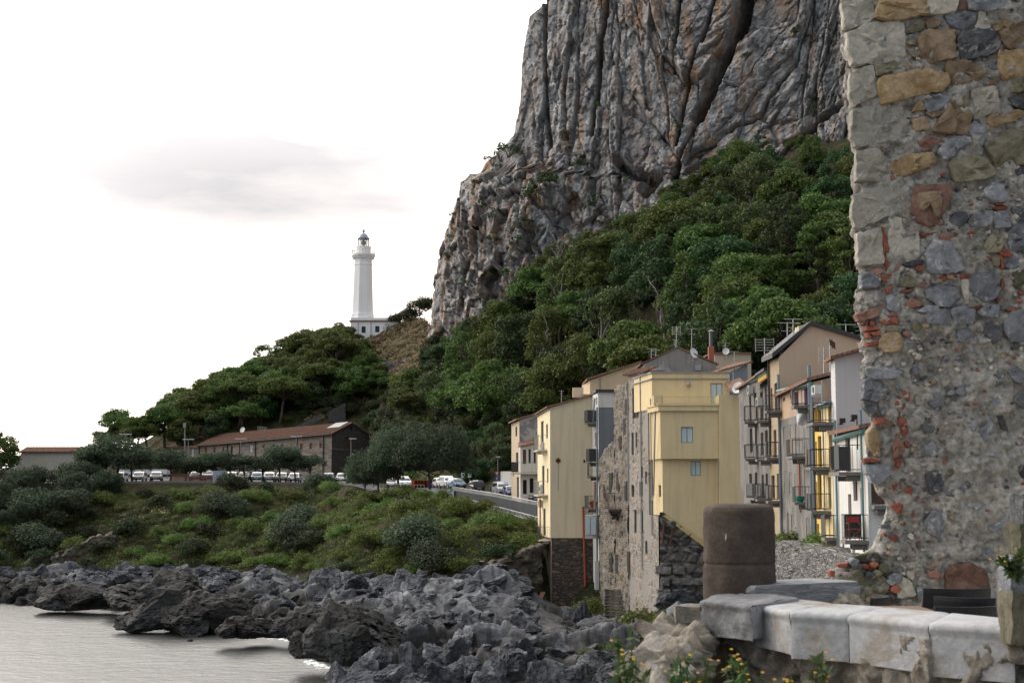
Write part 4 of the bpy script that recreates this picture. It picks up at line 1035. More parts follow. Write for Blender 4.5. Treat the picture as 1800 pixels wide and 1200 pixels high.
class House:
    def __init__(s, name, label, poly, z0, tops, mats, holes=None, cat="house", group=None, floor_holes=None):
        """poly: plan corners; tops: height over each corner; mats: one material or {edge: material}; holes: {edge: [(x0,y0,x1,y1,style)]}."""
        c = np.mean(np.array(poly)[:, :2], 0)
        s.t = thing(name, label, cat, (c[0], c[1], z0), group); s.z0 = z0
        s.W = []; n = len(poly); groups = {}
        for i in range(n):
            W = Wall(poly[i], poly[(i + 1) % n]); s.W.append(W)
            m = mats.get(i, mats.get('*')) if isinstance(mats, dict) else mats
            mb = groups.setdefault(m.name, (MB(), m))[0]
            hs = [(W.rect(*h[:4]), h[4:]) for h in (holes or {}).get(i, ())]
            zm = min(tops[i], tops[(i + 1) % n])
            hs = [((max(h[0], .06), min(h[1], W.L - .06), max(h[2], z0 + .05), min(h[3], zm - .1)), st_) for h, st_ in hs]
            facade(mb, W, 0, W.L, z0, tops[i], tops[(i + 1) % n], [h for h, _ in hs])
            for h, st_ in hs:
                if h[1] - h[0] > 0.12 and h[3] - h[2] > 0.12: window(s.t, W, *h, *st_)
        for mb, m in groups.values(): mb.build('wall', m, s.t)
        s.poly, s.tops = poly, tops
    def roof(s, pts, mat=None, th=0.16, name='roof'):
        mat = mat or M_tile
        pts = [np.array(p, float) for p in pts]; m = MB()
        up = [p + (0, 0, th) for p in pts]; n = len(pts)
        m.add(pts + up, [tuple(range(n))[::-1], tuple(range(n, 2 * n))] + [(i, (i + 1) % n, n + (i + 1) % n, n + i) for i in range(n)])
        return m.build(name, mat, s.t)
    def part(s, name, mb, mat, label=None, smooth=False): return mb.build(name, mat, s.t, smooth, label)
    def gutter(s, i, r=0.09, mat=None, drop=0.08, out=0.12):
        W = s.W[i]; m = MB(); za, zb = s.tops[i], s.tops[(i + 1) % len(s.poly)]
        m.tube([W.pt(-0.1, za - drop, out), W.pt(W.L + 0.1, zb - drop, out)], r, 6); return m.build('gutter', mat or M_gutter, s.t)
    def pipe(s, i, px, y0, y1, mat=None, r=0.06, out=0.09):
        W = s.W[i]; U, za, _ = W.hit(px, y0); zb = W.hit(px, y1)[1]; m = MB()
        m.tube([W.pt(U, za, out), W.pt(U, zb, out)], r, 6); return m.build('drainpipe', mat or M_pipe, s.t)
    def balcony(s, i, L_, R_, fy, ry, d=0.95, panel=None, slab=None, iron=None, th=0.14, panels=()):
        """L_, R_: its extent in the photograph; fy, ry: floor and rail height there."""
        W = s.W[i]
        side = abs(W.u[1]) > 0.6                      # wall runs away from the lens: the slab sticks out sideways
        if side:
            Y = W.hit((L_ + R_) / 2, fy)[2]
            ua = W.hit(L_ + d * F / Y, fy)[0]; ub = W.hit(R_, fy)[0]
        else: ua = W.hit(L_, fy)[0]; ub = W.hit(R_, fy)[0]
        u0, u1 = min(ua, ub), max(ua, ub)
        if u1 - u0 < 1.0: u0 = u1 - 1.0 if side else u0 - 0.5
        zf = W.hit((L_ + R_) / 2, fy)[1]; zr = W.hit((L_ + R_) / 2, ry)[1]
        m = MB(); W.box(m, u0, u1, zf - th, zf, -0.05, d)
        m.box(W.pt(u0 + 0.25, zf - th - 0.12, d * 0.35), (0.1, d * 0.6, 0.22), W.axes()); m.box(W.pt(u1 - 0.25, zf - th - 0.12, d * 0.35), (0.1, d * 0.6, 0.22), W.axes())
        b = m.build('balcony', slab or M_slab, s.t)
        r = MB(); e = 0.05
        path = [(u0 + e, 0.02), (u0 + e, d - e), (u1 - e, d - e), (u1 - e, 0.02)]
        for (a0, o0), (a1, o1) in zip(path[:-1], path[1:]):
            ln = math.hypot(a1 - a0, o1 - o0); k = max(1, int(ln / 0.15))
            for z in (zr, zf + 0.1): r.tube([W.pt(a0, z, o0), W.pt(a1, z, o1)], 0.017, 4)
            for j in range(k + 1):
                f = j / k; r.tube([W.pt(a0 + (a1 - a0) * f, zf, o0 + (o1 - o0) * f), W.pt(a0 + (a1 - a0) * f, zr, o0 + (o1 - o0) * f)], 0.0075, 4, False)
        r.build('railing', iron or M_iron, b)
        for (f0, f1, which, pm) in panels:
            q = MB()
            if which == 'front': W.box(q, u0 + (u1 - u0) * f0, u0 + (u1 - u0) * f1, zf + 0.12, zr - 0.02, d - e + 0.025, d - e + 0.04)
            else:
                uu = u0 if which == 'u0' else u1 - 0.02
                W.box(q, uu, uu + 0.02, zf + 0.12, zr - 0.02, d * f0, d * f1 - 0.06)
            q.build('privacy_sheet', pm, b)
        return b, W, u0, u1, zf, zr, d
    def ac(s, i, x0, y0, x1, y1, d=0.32):
        W = s.W[i]; a, b, c, e = W.rect(x0, y0, x1, y1)
        if b - a > 1.0: b = a + 0.9
        m = MB(); W.box(m, a, b, c, e, 0.06, 0.06 + d); W.box(m, a + .1, a + .14, c - .1, c, 0, 0.06 + d); W.box(m, b - .14, b - .1, c - .1, c, 0, 0.06 + d)
        o = m.build('air_conditioner', M_acw, s.t)
        g = MB(); q = W.pt((a + b) / 2 - .08, (c + e) / 2, 0.07 + d); U, N, Z_ = W.axes()
        for r_ in (0.05, 0.11, 0.17, 0.23):
            rr = r_ * min(1, (e - c) / 0.55)
            g.tube([q + rr * (math.cos(k * PI / 6) * U + math.sin(k * PI / 6) * Z_) for k in range(13)], 0.012, 4)
        g.build('fan_grille', M_panel, o)
        return o
def aerial(h, px, y0, y1, Y, kind='yagi', w=1.1):
    """A roof aerial: mast with cross rods."""
    a, b = P(px, y1, Y), P(px, y0, Y); m = MB(); m.tube([a - (0, 0, 0.6), b], 0.03, 5)
    if kind == 'yagi':
        m.tube([b - (w / 2, 0, .05), b + (w / 2, 0, -.05)], 0.018, 4)
        for k in range(6): x = -w / 2 + w * k / 5; m.tube([b + (x, -0.25, -.05), b + (x, 0.25, -.05)], 0.012, 4)
        m.tube([b - (w * .35, 0.1, .55), b + (w * .35, -0.1, -.55 - .0)], 0.015, 4)
    elif kind == 'panel':
        for k in range(5): m.tube([b + (-w / 2, 0, -.1 - k * .16), b + (w / 2, 0, -.1 - k * .16)], 0.016, 4)
        for x in (-w / 2, 0, w / 2): m.tube([b + (x, 0.02, 0), b + (x, 0.02, -.85)], 0.014, 4)
    else:
        for k in range(3): m.tube([b + (-w / 2 + .1 * k, 0, -.25 * k), b + (w / 2 - .1 * k, 0, -.25 * k)], 0.016, 4)
    return h.part('aerial', m, M_alu)
def dish(h, px, py, Y, r=0.42, look=(-0.5, -0.8, 0.3)):
    c = P(px, py, Y); d = np.array(look) / np.linalg.norm(look); u = np.cross(d, (0, 0, 1)); u /= np.linalg.norm(u); w = np.cross(u, d); m = MB()
    vs = [c - d * 0.10]; n = 12
    for k, q in ((1, 0.55), (2, 1.0)):
        for j in range(n):
            a = 2 * PI * j / n; vs.append(c + r * q * (math.cos(a) * u + math.sin(a) * w) + d * (0.10 * q * q - 0.1))
    m.add(vs, [(0, 1 + j, 1 + (j + 1) % n) for j in range(n)] + [(1 + j, 1 + n + j, 1 + n + (j + 1) % n, 1 + (j + 1) % n) for j in range(n)])
    m.tube([c - w * r * 0.9, c + d * 0.45], 0.015, 4); m.tube([c - d * 0.1, c - d * 0.15 - (0, 0, 0.7)], 0.03, 5)
    return h.part('satellite_dish', m, M_dish)
# ------------------------------------------------------------------ the row of tall houses over the sea (facades run away from the lens)
XM = 0.051
def fx(Y): return 14.3 + (Y - 57) * XM
def plan(Ya, Yb, depth): return [(fx(Ya), Ya), (fx(Yb), Yb), (fx(Yb) + depth, Yb + 0.4), (fx(Ya) + depth, Ya + 0.4)]
ZB = 7.0
# edges: 0 = sea facade, 1 = far end, 2 = back, 3 = near end (faces the lens)
def shed(h, Ya, Yb, depth, ze, zb, mat=None, ov=0.35, th=0.16):
    h.roof([(fx(Ya) - ov, Ya - 0.15, ze - 0.02), (fx(Yb) - ov, Yb + 0.02, ze - 0.02), (fx(Yb) + depth, Yb + .4, zb), (fx(Ya) + depth, Ya + .25, zb)], mat, th)
# white house nearest the ruined wall
Ya, Yb = 56.8, 63.4
wh = House("town_house", "white narrow house with green drainpipes and a red chair on its lower balcony", plan(Ya, Yb, 7), ZB, [15.45, 15.3, 16.6, 16.8], {'*': M_white, 3: M_white},
    {0: [(1486, 746, 1494.5, 829, 'dark'), (1491, 868, 1496.5, 905, 'wood'), (1512.5, 857, 1517, 905, 'blind'), (1498, 960, 1503, 973, 'dark'), (1481, 953, 1484.5, 981, 'wood'), (1500, 836, 1507, 880, 'wooddoor')],
     3: [(1532, 830, 1556, 886, 'wood')]}, group="tall houses above the sea")
shed(wh, Ya, Yb, 7, 15.45, 16.8)
wh.gutter(0, 0.11); wh.pipe(0, 1471, 738, 985, M_gutter, 0.05); wh.pipe(0, 1516.5, 720, 968, M_gutter, 0.05); wh.pipe(0, 1510, 738, 790, M_iron, 0.03)
for px, py in ((1485, 739), (1506, 733)):
    U, z, _ = wh.W[0].hit(px, py); m = MB(); m.box(wh.W[0].pt(U, z, 0.12), (0.3, 0.25, 0.2), wh.W[0].axes()); m.lathe(wh.W[0].pt(U, z - .18, 0.2), [(0.02, 0.1), (0.12, 0.05), (0.13, 0)], 10); wh.part('wall_lamp', m, M_iron)
wh.balcony(0, 1458, 1516, 831, 786, 0.95, panels=[(0.0, 0.45, 'front', M_panel), (0.1, 0.95, 'u1', M_panel)])
bal_chair = wh.balcony(0, 1481, 1519, 945, 902, 0.95, panels=[(0.1, 0.9, 'u1', M_panel)])
wh.balcony(3, 1530, 1572, 888, 846, 0.5, panels=[(0, 0.15, 'front', M_wood), (0.3, 0.4, 'front', M_wood)])
m = MB(); wh.W[3].box(m, *[wh.W[3].hit(px, 895)[0] for px in (1537, 1566)][::(1 if wh.W[3].hit(1537, 895)[0] < wh.W[3].hit(1566, 895)[0] else -1)], wh.W[3].hit(1550, 903)[1], wh.W[3].hit(1550, 892)[1], 0.0, 0.35); wh.part('planter_box', m, M_slab)
# tall plain wall behind it
Ya, Yb = 63.5, 64.6
tw = House("town_house", "tall house showing a blank pale grey gable wall above the white narrow house", [(fx(Ya), Ya), (fx(Yb), Yb), (fx(Yb) + 9, Yb + 4), (fx(Ya) + 9, Ya + .3)], ZB, [18.9, 18.8, 21.2, 21.3], plaster("pale_grey_render", (0.52, 0.52, 0.52), amount=0.12), {3: [(1528, 655, 1536, 672, 'dark')]}, group="tall houses above the sea")
tw.roof([(fx(Ya) - .25, Ya - .25, 18.85), (fx(Yb) - .25, Yb + .3, 18.8), (fx(Yb) + 9, Yb + 4, 21.3), (fx(Ya) + 9, Ya, 21.4)], None, 0.14)
m = MB(); e0, e1 = P(1511, 612, 63.2), P(1560, 632, 62.9)
m.box((e0 + e1) / 2 + (0, -.3, -.1), (np.linalg.norm(e1 - e0), 1.3, 0.12), ((e1 - e0) / np.linalg.norm(e1 - e0), np.array((0, 1, 0)), np.array((0, 0, 1.0))))
tw.part('eave', m, M_frame)
q = MB()
for k in range(12):
    c0 = e0 + (e1 - e0) * (k + .5) / 12; q.tube([c0 + (0, -.95, -.02), c0 + (0, .5, .28)], 0.07, 6)
tag(tw.part('roof_tile_rows', q, M_tile), kind='stuff')
# yellow house
Ya, Yb = 64.7, 69.5
yh = House("town_house", "bright yellow house with three stacked iron balconies beside the white one", plan(Ya, Yb, 8), ZB, [16.95, 17.1, 18.2, 18.0], {'*': M_yellow, 3: M_grey},
    {0: [(1455.5, 687, 1462, 746, 'dark'), (1467, 690, 1470, 745, 'wood'), (1437, 696, 1443, 745, 'wood'), (1432.5, 703, 1436, 745, 'wood'), (1457.5, 760, 1463, 820, 'wood'), (1438, 766, 1444, 822, 'wood'), (1432, 776, 1436, 822, 'wood'), (1437.5, 834, 1444.5, 893, 'wood'), (1432.5, 846, 1437, 893, 'wood'), (1456, 838, 1461, 893, 'dark'), (1433.5, 920, 1440, 950, 'dark')]}, group="tall houses above the sea")
shed(yh, Ya, Yb, 8, 16.95, 18.2, M_pipeblue, 0.3, 0.1); yh.gutter(0, 0.09)
yh.ac(0, 1432, 679, 1446, 695); yh.pipe(0, 1448, 668, 900, M_pipe, 0.04); yh.pipe(0, 1429.5, 676, 950, M_pipeblue, 0.07)
yh.balcony(0, 1418, 1466, 748, 716, 0.95, panels=[(0.05, 0.4, 'front', M_panel)])
yh.balcony(0, 1417, 1459, 822, 792, 0.9, panels=[(0.75, 1.0, 'front', M_brownpanel), (0.1, 0.5, 'front', M_panel)])
yh.balcony(0, 1417, 1461, 896, 867, 0.9, panels=[(0.7, 1.0, 'front', M_panel), (0.2, 0.55, 'front', M_panel)])
yh.balcony(0, 1444, 1471, 942, 904, 0.6, panels=[(0.0, 1.0, 'front', M_panel)])
# faded pink house
Ya, Yb = 69.6, 81.6
pk = House("town_house", "faded pinkish house with blue doors above a grey lower front", plan(Ya, Yb, 9), ZB, [18.3, 18.75, 21.0, 20.6], {'*': M_pink, 3: M_pink},
    {0: [(1376, 669, 1379.5, 705, 'wood'), (1388.5, 666, 1393, 701, 'wood'), (1396.5, 664, 1403, 717, 'blue'), (1413.5, 659, 1421, 717, 'bluedoor'), (1378, 750, 1383.5, 785, 'wood'), (1389.5, 746, 1394.5, 790, 'glass'), (1399, 745, 1405, 803, 'wood'), (1414, 742, 1420, 800, 'wood'), (1388, 830, 1394, 868, 'wood'), (1398, 832, 1402, 878, 'dark'), (1415, 826, 1422, 880, 'wood'), (1379, 828, 1384, 866, 'dark'), (1418, 910, 1424, 950, 'dark'), (1392, 905, 1399, 950, 'dark')]}, group="tall houses above the sea")
m = MB(); W = pk.W[0]; W.box(m, 0.15, W.L - 0.05, ZB, W.hit(1400, 735)[1], 0.004, 0.03)
# the lower front is cement grey: a skim coat proud of the pink, cut round the openings
m = MB(); zt = W.hit(1400, 732)[1]
lows = [W.rect(*h) for h in ((1378, 750, 1383.5, 785), (1389.5, 746, 1394.5, 790), (1399, 745, 1405, 803), (1414, 742, 1420, 800), (1388, 830, 1394, 868), (1398, 832, 1402, 878), (1415, 826, 1422, 880), (1379, 828, 1384, 866), (1418, 910, 1424, 950), (1392, 905, 1399, 950))]
W2 = Wall(W.A + W.n * 0.03, W.B + W.n * 0.03); facade(m, W2, 0.1, W2.L - 0.05, ZB, zt, zt + .1, lows, 0.028); pk.part('cement_skim', m, M_shabby_shaded)
shed(pk, Ya, Yb, 9, 18.35, 20.7); pk.gutter(0, 0.10)
pk.pipe(0, 1371.5, 658, 955, M_pipeblue, 0.08, 0.12); pk.pipe(0, 1427, 642, 955, M_pipeblue, 0.09, 0.14); pk.pipe(0, 1409, 806, 900, M_redpipe, 0.05, 0.12); pk.pipe(0, 1387, 900, 950, M_pipe, 0.05, .1)
bal_cloth = pk.balcony(0, 1394, 1422, 719, 691, 0.9, panels=[(0.6, 1.0, 'front', M_panel)])
pk.balcony(0, 1382, 1424, 804, 775, 0.9, panels=[(0.0, 0.3, 'front', M_brownpanel)])
bal_tub = pk.balcony(0, 1396, 1423, 881, 855, 0.9)
# tall beige house with the great gable
Ya, Yb = 81.7, 86.4
bx = fx(Ya)
gp = [(fx(Ya), Ya), (fx(Yb), Yb), (fx(Yb) + 10, Yb + .3), (Xp(1530, 600, Ya + .6), Ya + .6), (Xp(1425, 580, Ya + .3), Ya + .3)]
bg = House("town_house", "tall beige house with a great blank gable under a black verge", gp, ZB, [20.65, 20.85, 22.0, Zp(602, Ya + .6), Zp(572, Ya + .3)], {'*': M_beige, 0: plaster("shaded_tan_render", (0.36, 0.28, 0.18), amount=0.5)},  # stained tan front, darkened further to paint in the recess shade
    {0: [(1359.5, 608, 1363, 635, 'dark'), (1361.5, 673, 1366.5, 726, 'dark'), (1355, 682, 1358, 724, 'wood'), (1360, 755, 1365, 805, 'wood'), (1356, 835, 1362, 876, 'dark'), (1366, 832, 1370, 876, 'wood')]}, group="tall houses above the sea")
pks = P(1425, 572, Ya + .3)
bg.roof([(fx(Ya) - .4, Ya - .1, 20.62), (fx(Yb) - .4, Yb + .1, 20.8), (pks[0], Yb + .1, pks[2] - .02), (pks[0], Ya + .1, pks[2] - .02)], M_slate, 0.28)
bg.roof([(pks[0], Ya + .1, pks[2]), (pks[0], Yb + .1, pks[2]), (gp[3][0], Yb + .3, Zp(602, Ya) + .05), (gp[3][0], Ya + .4, Zp(602, Ya) + .02)], M_slate, 0.25)
m = MB(); a = P(1402, 574, Ya + 1.2); b = P(1425, 567, Ya + 1.2); m.prism([(a[0], Ya + .9), (b[0], Ya + .9), (b[0], Ya + 2.0), (a[0], Ya + 2.0)], 20.9, [a[2], b[2], b[2], a[2]]); bg.part('roof_upstand', m, M_cream)
bg.pipe(0, 1353, 610, 800, M_iron, 0.07)
bg.balcony(0, 1345, 1371, 728, 701, 0.9, panels=[(0.5, 1.0, 'front', M_panel)])
bg.balcony(0, 1345, 1372, 806, 780, 0.85, panels=[(0.2, 0.6, 'front', M_panel)])
bg.balcony(0, 1348, 1372, 879, 854, 0.85, panels=[(0.0, 1.0, 'front', M_panel)])
for px, y0, y1, kd in ((1384, 566, 588, 'yagi'), (1394, 561, 585, 'bars'), (1344, 594, 609, 'panel'), (1487, 569, 588, 'yagi'), (1517, 574, 600, 'bars')): aerial(bg, px, y0, y1, Ya + 1.5, kd)
aerial(pk, 1448, 610, 640, 70.5, 'panel', 0.5); aerial(pk, 1459, 597, 650, 70.0, 'bars', 0.5)
m = MB(); c0 = P(1462, 604, 69.4); m.quad(c0 + (-.12, 0, .25), c0 + (.18, 0, .05), c0 + (.18, .02, -.30), c0 + (-.10, 0, -.05)); m.box(c0 + (0.02, 0.02, 0), (.04, .03, .5)); 
fl = m.build("weather_flag", M_rust, None); tag(fl, "small rusty metal flag on the aerial mast over the pinkish house", "flag")
# house with mustard gable end
Ya, Yb = 86.5, 90.8
mh = House("town_house", "narrow house with mustard upper end wall and white lower front", plan(Ya, Yb, 6), ZB, [20.3, 20.3, 21.4, 21.2], {'*': M_white, 3: M_ochre, 0: M_shabby_shaded},
    {0: [(1336.5, 688, 1342, 738, 'wood'), (1345, 680, 1349, 742, 'glass'), (1337, 760, 1342, 800, 'dark'), (1345, 756, 1350, 800, 'wood'), (1338, 834, 1343, 872, 'dark'), (1346, 832, 1350, 872, 'dark')]}, group="tall houses above the sea")
m = MB(); W = mh.W[0]; m = MB(); W.box(m, 0.02, W.L - .02, W.hit(1344, 668)[1], 20.28, 0.004, 0.12); mh.part('mustard_upper_wall', m, M_ochre)
m = MB(); zz = W.hit(1344, 672)[1]; m.quad(W.pt(-.05, zz - .15, .45), W.pt(W.L, zz - .15, .45), W.pt(W.L, zz + .12, .05), W.pt(-.05, zz + .12, .05)); m.quad(W.pt(-.05, zz - .2, .45), W.pt(W.L, zz - .2, .45), W.pt(W.L, zz - .15, .45), W.pt(-.05, zz - .15, .45)); mh.part('tile_band', m, M_tile)
shed(mh, Ya, Yb, 6, 20.3, 21.3, M_slate, .3); mh.gutter(0, .09)
mh.ac(0, 1331, 701, 1342, 716); mh.balcony(0, 1328, 1352, 744, 719, 0.85, panels=[(0.6, 1, 'front', M_brownpanel)]); mh.balcony(0, 1329, 1352, 809, 784, 0.85, panels=[(0.5, 1, 'front', M_panel)]); mh.balcony(0, 1329, 1352, 876, 852, .85, panels=[(0.0, 0.6, 'front', M_panel)])
# grey house at the far end
Ya, Yb = 90.9, 103
gh = House("town_house", "shabby grey house, farthest of the row, beside the pale yellow corner house", plan(Ya, Yb, 6), ZB, [20.2, 20.5, 21.0, 21.0], {'*': M_grey, 0: M_shabby_shaded},
    {0: [(1319.5, 635, 1325, 659, 'wood'), (1326, 690, 1330, 740, 'wood'), (1317, 695, 1321, 742, 'dark'), (1318, 752, 1323, 795, 'dark'), (1327, 750, 1331, 795, 'wood'), (1317, 832, 1322, 870, 'dark'), (1327, 830, 1332, 870, 'wood')]}, group="tall houses above the sea")
shed(gh, Ya, Yb, 6, 20.25, 21.1, None, .3); gh.gutter(0, .08); gh.ac(0, 1316, 680, 1326, 694)
gh.balcony(0, 1307, 1331, 745, 719, 0.85, panels=[(0.3, .9, 'front', M_panel)]); gh.balcony(0, 1308, 1331, 808, 784, 0.85); gh.balcony(0, 1311, 1350, 874, 850, .85, panels=[(0.2, 0.9, 'front', M_panel)])
# red chair on the white house's lower balcony
b, W, u0, u1, zf, zr, dd = bal_chair
t_ = thing("folding_chair", "wooden director's chair with red canvas on the lowest iron balcony of the white house", "chair", W.pt(u0 + .55, zf, .5))
m = MB(); U, N, Zv = W.axes(); c = W.pt(u0 + .55, zf + .02, .48)
for a in (-.24, .24):
    for o in (-.22, .22): m.box(c + U * o + N * a + Zv * .33, (.035, .035, .66), (U, N, Zv))
    m.box(c + N * a + Zv * .66, (.5, .05, .03), (U, N, Zv))
    m.box(c - U * .22 * -1 + N * a + Zv * .68, (.035, .035, .5), (U, N, Zv))
m.tube([c + N * .24 - U * .22 + Zv * .05, c - N * .24 - U * .22 + Zv * .42], .018, 4); m.tube([c - N * .24 - U * .22 + Zv * .05, c + N * .24 - U * .22 + Zv * .42], .018, 4)
m.build('chair_frame', M_wood, t_)
m = MB(); m.box(c + Zv * .43, (.44, .46, .02), (U, N, Zv)); m.build('seat', M_redcloth, t_)
m = MB(); m.box(c + U * .22 + Zv * .80, (.02, .5, .22), (U, N, Zv)); m.build('backrest', M_redcloth, t_)
# white sheet over the railing of the pink house, green tub on the balcony below
b, W, u0, u1, zf, zr, dd = bal_cloth
m = MB(); cc = P(1413, 731, W.hit(1413, 731)[2] - 1.0); n = 9; vs = []
for j in range(n):
    for i in range(n):
        f, g = i / (n - 1), j / (n - 1)
        vs.append(cc + np.array(((f - .5) * (.78 - .14 * g) + .03 * math.sin(g * 5), .12 * math.sin(f * 9 + g * 4) + .1 * g, .48 - g * .98 + .07 * math.sin(f * 7))))
m.add(vs, [(j * n + i, j * n + i + 1, (j + 1) * n + i + 1, (j + 1) * n + i) for j in range(n - 1) for i in range(n - 1)])
o = link("hanging_sheet", m.mesh("hanging_sheet", M_cloth, cc, True)); o.location = tuple(cc); tag(o, "white cloth bundle hanging below the balcony rail of the pinkish house", "cloth")
b, W, u0, u1, zf, zr, dd = bal_tub
m = MB(); cc = W.pt(u0 + .5, zf, .55); m.lathe(cc, [(.16, 0), (.24, .26), (.26, .28), (.22, .27), (.15, .04)], 12)
o = link("plastic_tub", m.mesh("plastic_tub", flat("green_plastic", (0.0, 0.22, 0.15), .5), cc)); o.location = tuple(cc); tag(o, "green plastic tub on the iron balcony of the grey lower front", "tub")

# ------------------------------------------------------------------ pale yellow corner house on its dark stone base
Yf = 116.0
def xr(px, py=780, Y=Yf): return Xp(px, py, Y)
ys = thing("corner_house", "pale yellow corner house with roof terrace on a dark rubble stone base", "house", (xr(1230), Yf + 3, 2), None)
class HV(House):
    def __init__(s, t): s.t = t; s.W = []
yc = HV(ys)
def block(x0, x1, Y0, back, z0, z1, mat, holes=(), left_back=None, name='wall', lefth=()):
    """front wall x0..x1 at Y0, left side running back with the sea facade."""
    m = MB(); A, B = (x0, Y0), (x1, Y0); Wf = Wall(A, B); lb = left_back if left_back is not None else x0 - 0.163 * back
    Wl = Wall((x0, Y0), (lb, Y0 + back)); Wr = Wall((x1, Y0), (x1, Y0 + back)); Wb = Wall((lb, Y0 + back), (x1, Y0 + back))
    hs = [Wf.rect(*h[:4]) for h in holes]; hl = [Wl.rect(*h[:4]) for h in lefth]
    facade(m, Wf, 0, Wf.L, z0, z1, z1, hs); facade(m, Wl, 0, Wl.L, z0, z1, z1, hl); facade(m, Wr, 0, Wr.L, z0, z1, z1, ()); facade(m, Wb, 0, Wb.L, z0, z1, z1, ())
    for zz in (z0, z1): m.poly([(x0, Y0, zz), (x1, Y0, zz), (x1, Y0 + back, zz), (lb, Y0 + back, zz)])
    m.build(name, mat, ys)
    for h, r in zip(holes, hs): window(ys, Wf, *r, h[4])
    for h, r in zip(lefth, hl): window(ys, Wl, *r, h[4])
    return Wf, Wl
zb0, zb1 = Zp(806, Yf - .5), Zp(722, Yf - .5)
# projecting bay with its cornice, the wall under it, the pier on the right, the set-back top floor
Wbay, _ = block(xr(1160), xr(1261.5), Yf - .5, 3.4, zb0, zb1, M_pale_yellow, [(1197, 750, 1218.5, 778, 'pair')])
m = MB(); x0, x1 = xr(1160), xr(1261.5); m.prism([(x0 - .18, Yf - .72), (x1 + .0, Yf - .72), (x1 + .0, Yf + 2.6), (x0 - .75, Yf + 2.6)], zb1, zb1 + .42); m.prism([(x0 - .26, Yf - .8), (x1, Yf - .8), (x1, Yf + 2.6), (x0 - .85, Yf + 2.6)], zb1 + .42, zb1 + .56); m.build('cornice', M_pale_yellow, ys)
# lower wall with the slanted foot
A = (xr(1164), Yf); B = (xr(1262), Yf); Wl0 = Wall(A, B); z_lo, z_hi = Zp(905, Yf), zb0
m = MB(); hs = [Wl0.rect(1214, 810, 1232, 836)]
facade(m, Wl0, 0, Wl0.L, z_lo, z_hi, z_hi, hs)
zs2 = Zp(982, Yf); m.poly([Wl0.pt(0, z_lo), Wl0.pt(Wl0.L, z_lo), Wl0.pt(Wl0.L, zs2)])
Wl1 = Wall(A, (A[0] - .163 * 3, Yf + 3)); hl = [Wl1.rect(1158, 852, 1162, 873)]; facade(m, Wl1, 0, Wl1.L, z_lo, z_hi, z_hi, hl)
m.build('wall', M_pale_yellow, ys); window(ys, Wl0, *hs[0], 'blind'); window(ys, Wl1, *hl[0], 'wood')
m = MB(); m.quad(Wl0.pt(-.05, z_lo - .02, .10), Wl0.pt(Wl0.L, zs2 - .02, .10), Wl0.pt(Wl0.L, zs2 + .65, .004), Wl0.pt(-.05, z_lo + .35, .004)); m.quad(Wl0.pt(-.05, z_lo - .02, .10), Wl0.pt(Wl0.L, zs2 - .02, .10), Wl0.pt(Wl0.L, zs2 - .02, -.2), Wl0.pt(-.05, z_lo - .02, -.2)); m.build('plinth_band', M_ochre if False else plaster("deep_yellow_band", (0.50, 0.40, 0.19), amount=.2), ys)  # plinth band in a deeper yellow than the wall
Wpier, _ = block(xr(1262), xr(1304.5), Yf - .75, 6.0, Zp(1010, Yf), Zp(694, Yf - .75), M_pale_yellow, (), xr(1262) + .001)
zt0, zt1 = zb1 + .3, Zp(656, Yf + 1.6)
Wtop, _ = block(Xp(1146, 690, Yf + 1.6), Xp(1280, 690, Yf + 1.6), Yf + 1.6, 6, zt0, zt1, M_pale_yellow, [(1249, 673, 1270.5, 713, 'door')])
m = MB(); a, b = Wtop.A, Wtop.B; m.prism([(a[0] - .12, a[1] - .12), (b[0] + .05, a[1] - .12), (b[0] + .05, a[1] + 6), (a[0] - 1.1, a[1] + 6)], zt1 - .5, zt1 - .42); m.prism([(a[0] - .1, a[1] - .1), (b[0] + .05, a[1] - .1), (b[0] + .05, a[1] + 6), (a[0] - 1.1, a[1] + 6)], zt1, zt1 + .12); m.build('parapet_coping', M_greyframe, ys)
m = MB(); q = P(1210, 676, Yf + 1.5); m.lathe(q, [(0.0, -.2), (.14, -.14), (.2, 0), (.14, .14), (0, .2)], 12); m.build('bulkhead_lamp', M_alu, ys)
# terrace pedestal and railing
m = MB(); x0 = xr(1153); m.box((xr(1157), Yf - .2, zb1 + .56 + .35), (.8, .7, .75)); m.build('pedestal', M_pale_yellow, ys)
m = MB(); zt = Zp(697, Yf - .6); xs_ = np.arange(xr(1162), xr(1261), .14)
for x in xs_: m.box((x, Yf - .62, (zb1 + .56 + zt) / 2), (.025, .025, zt - zb1 - .56))
for z in (zt, zb1 + .64): m.box(((xs_[0] + xs_[-1]) / 2, Yf - .62, z), (xs_[-1] - xs_[0], .04, .04))
m.build('terrace_railing', flat("cream_iron", (0.50, 0.43, 0.28), .6), ys)
m = MB(); m.tube([P(1262.5, 806, Yf - .6), P(1262.5, 885, Yf - .6)], .05, 6); m.build('drainpipe', M_pipe, ys); m = MB(); m.tube([P(1152, 722, Yf - .5), P(1149, 870, Yf + 1.5), P(1146, 880, Yf + 1)], .07, 6); m.build('drainpipe', M_pipe, ys)
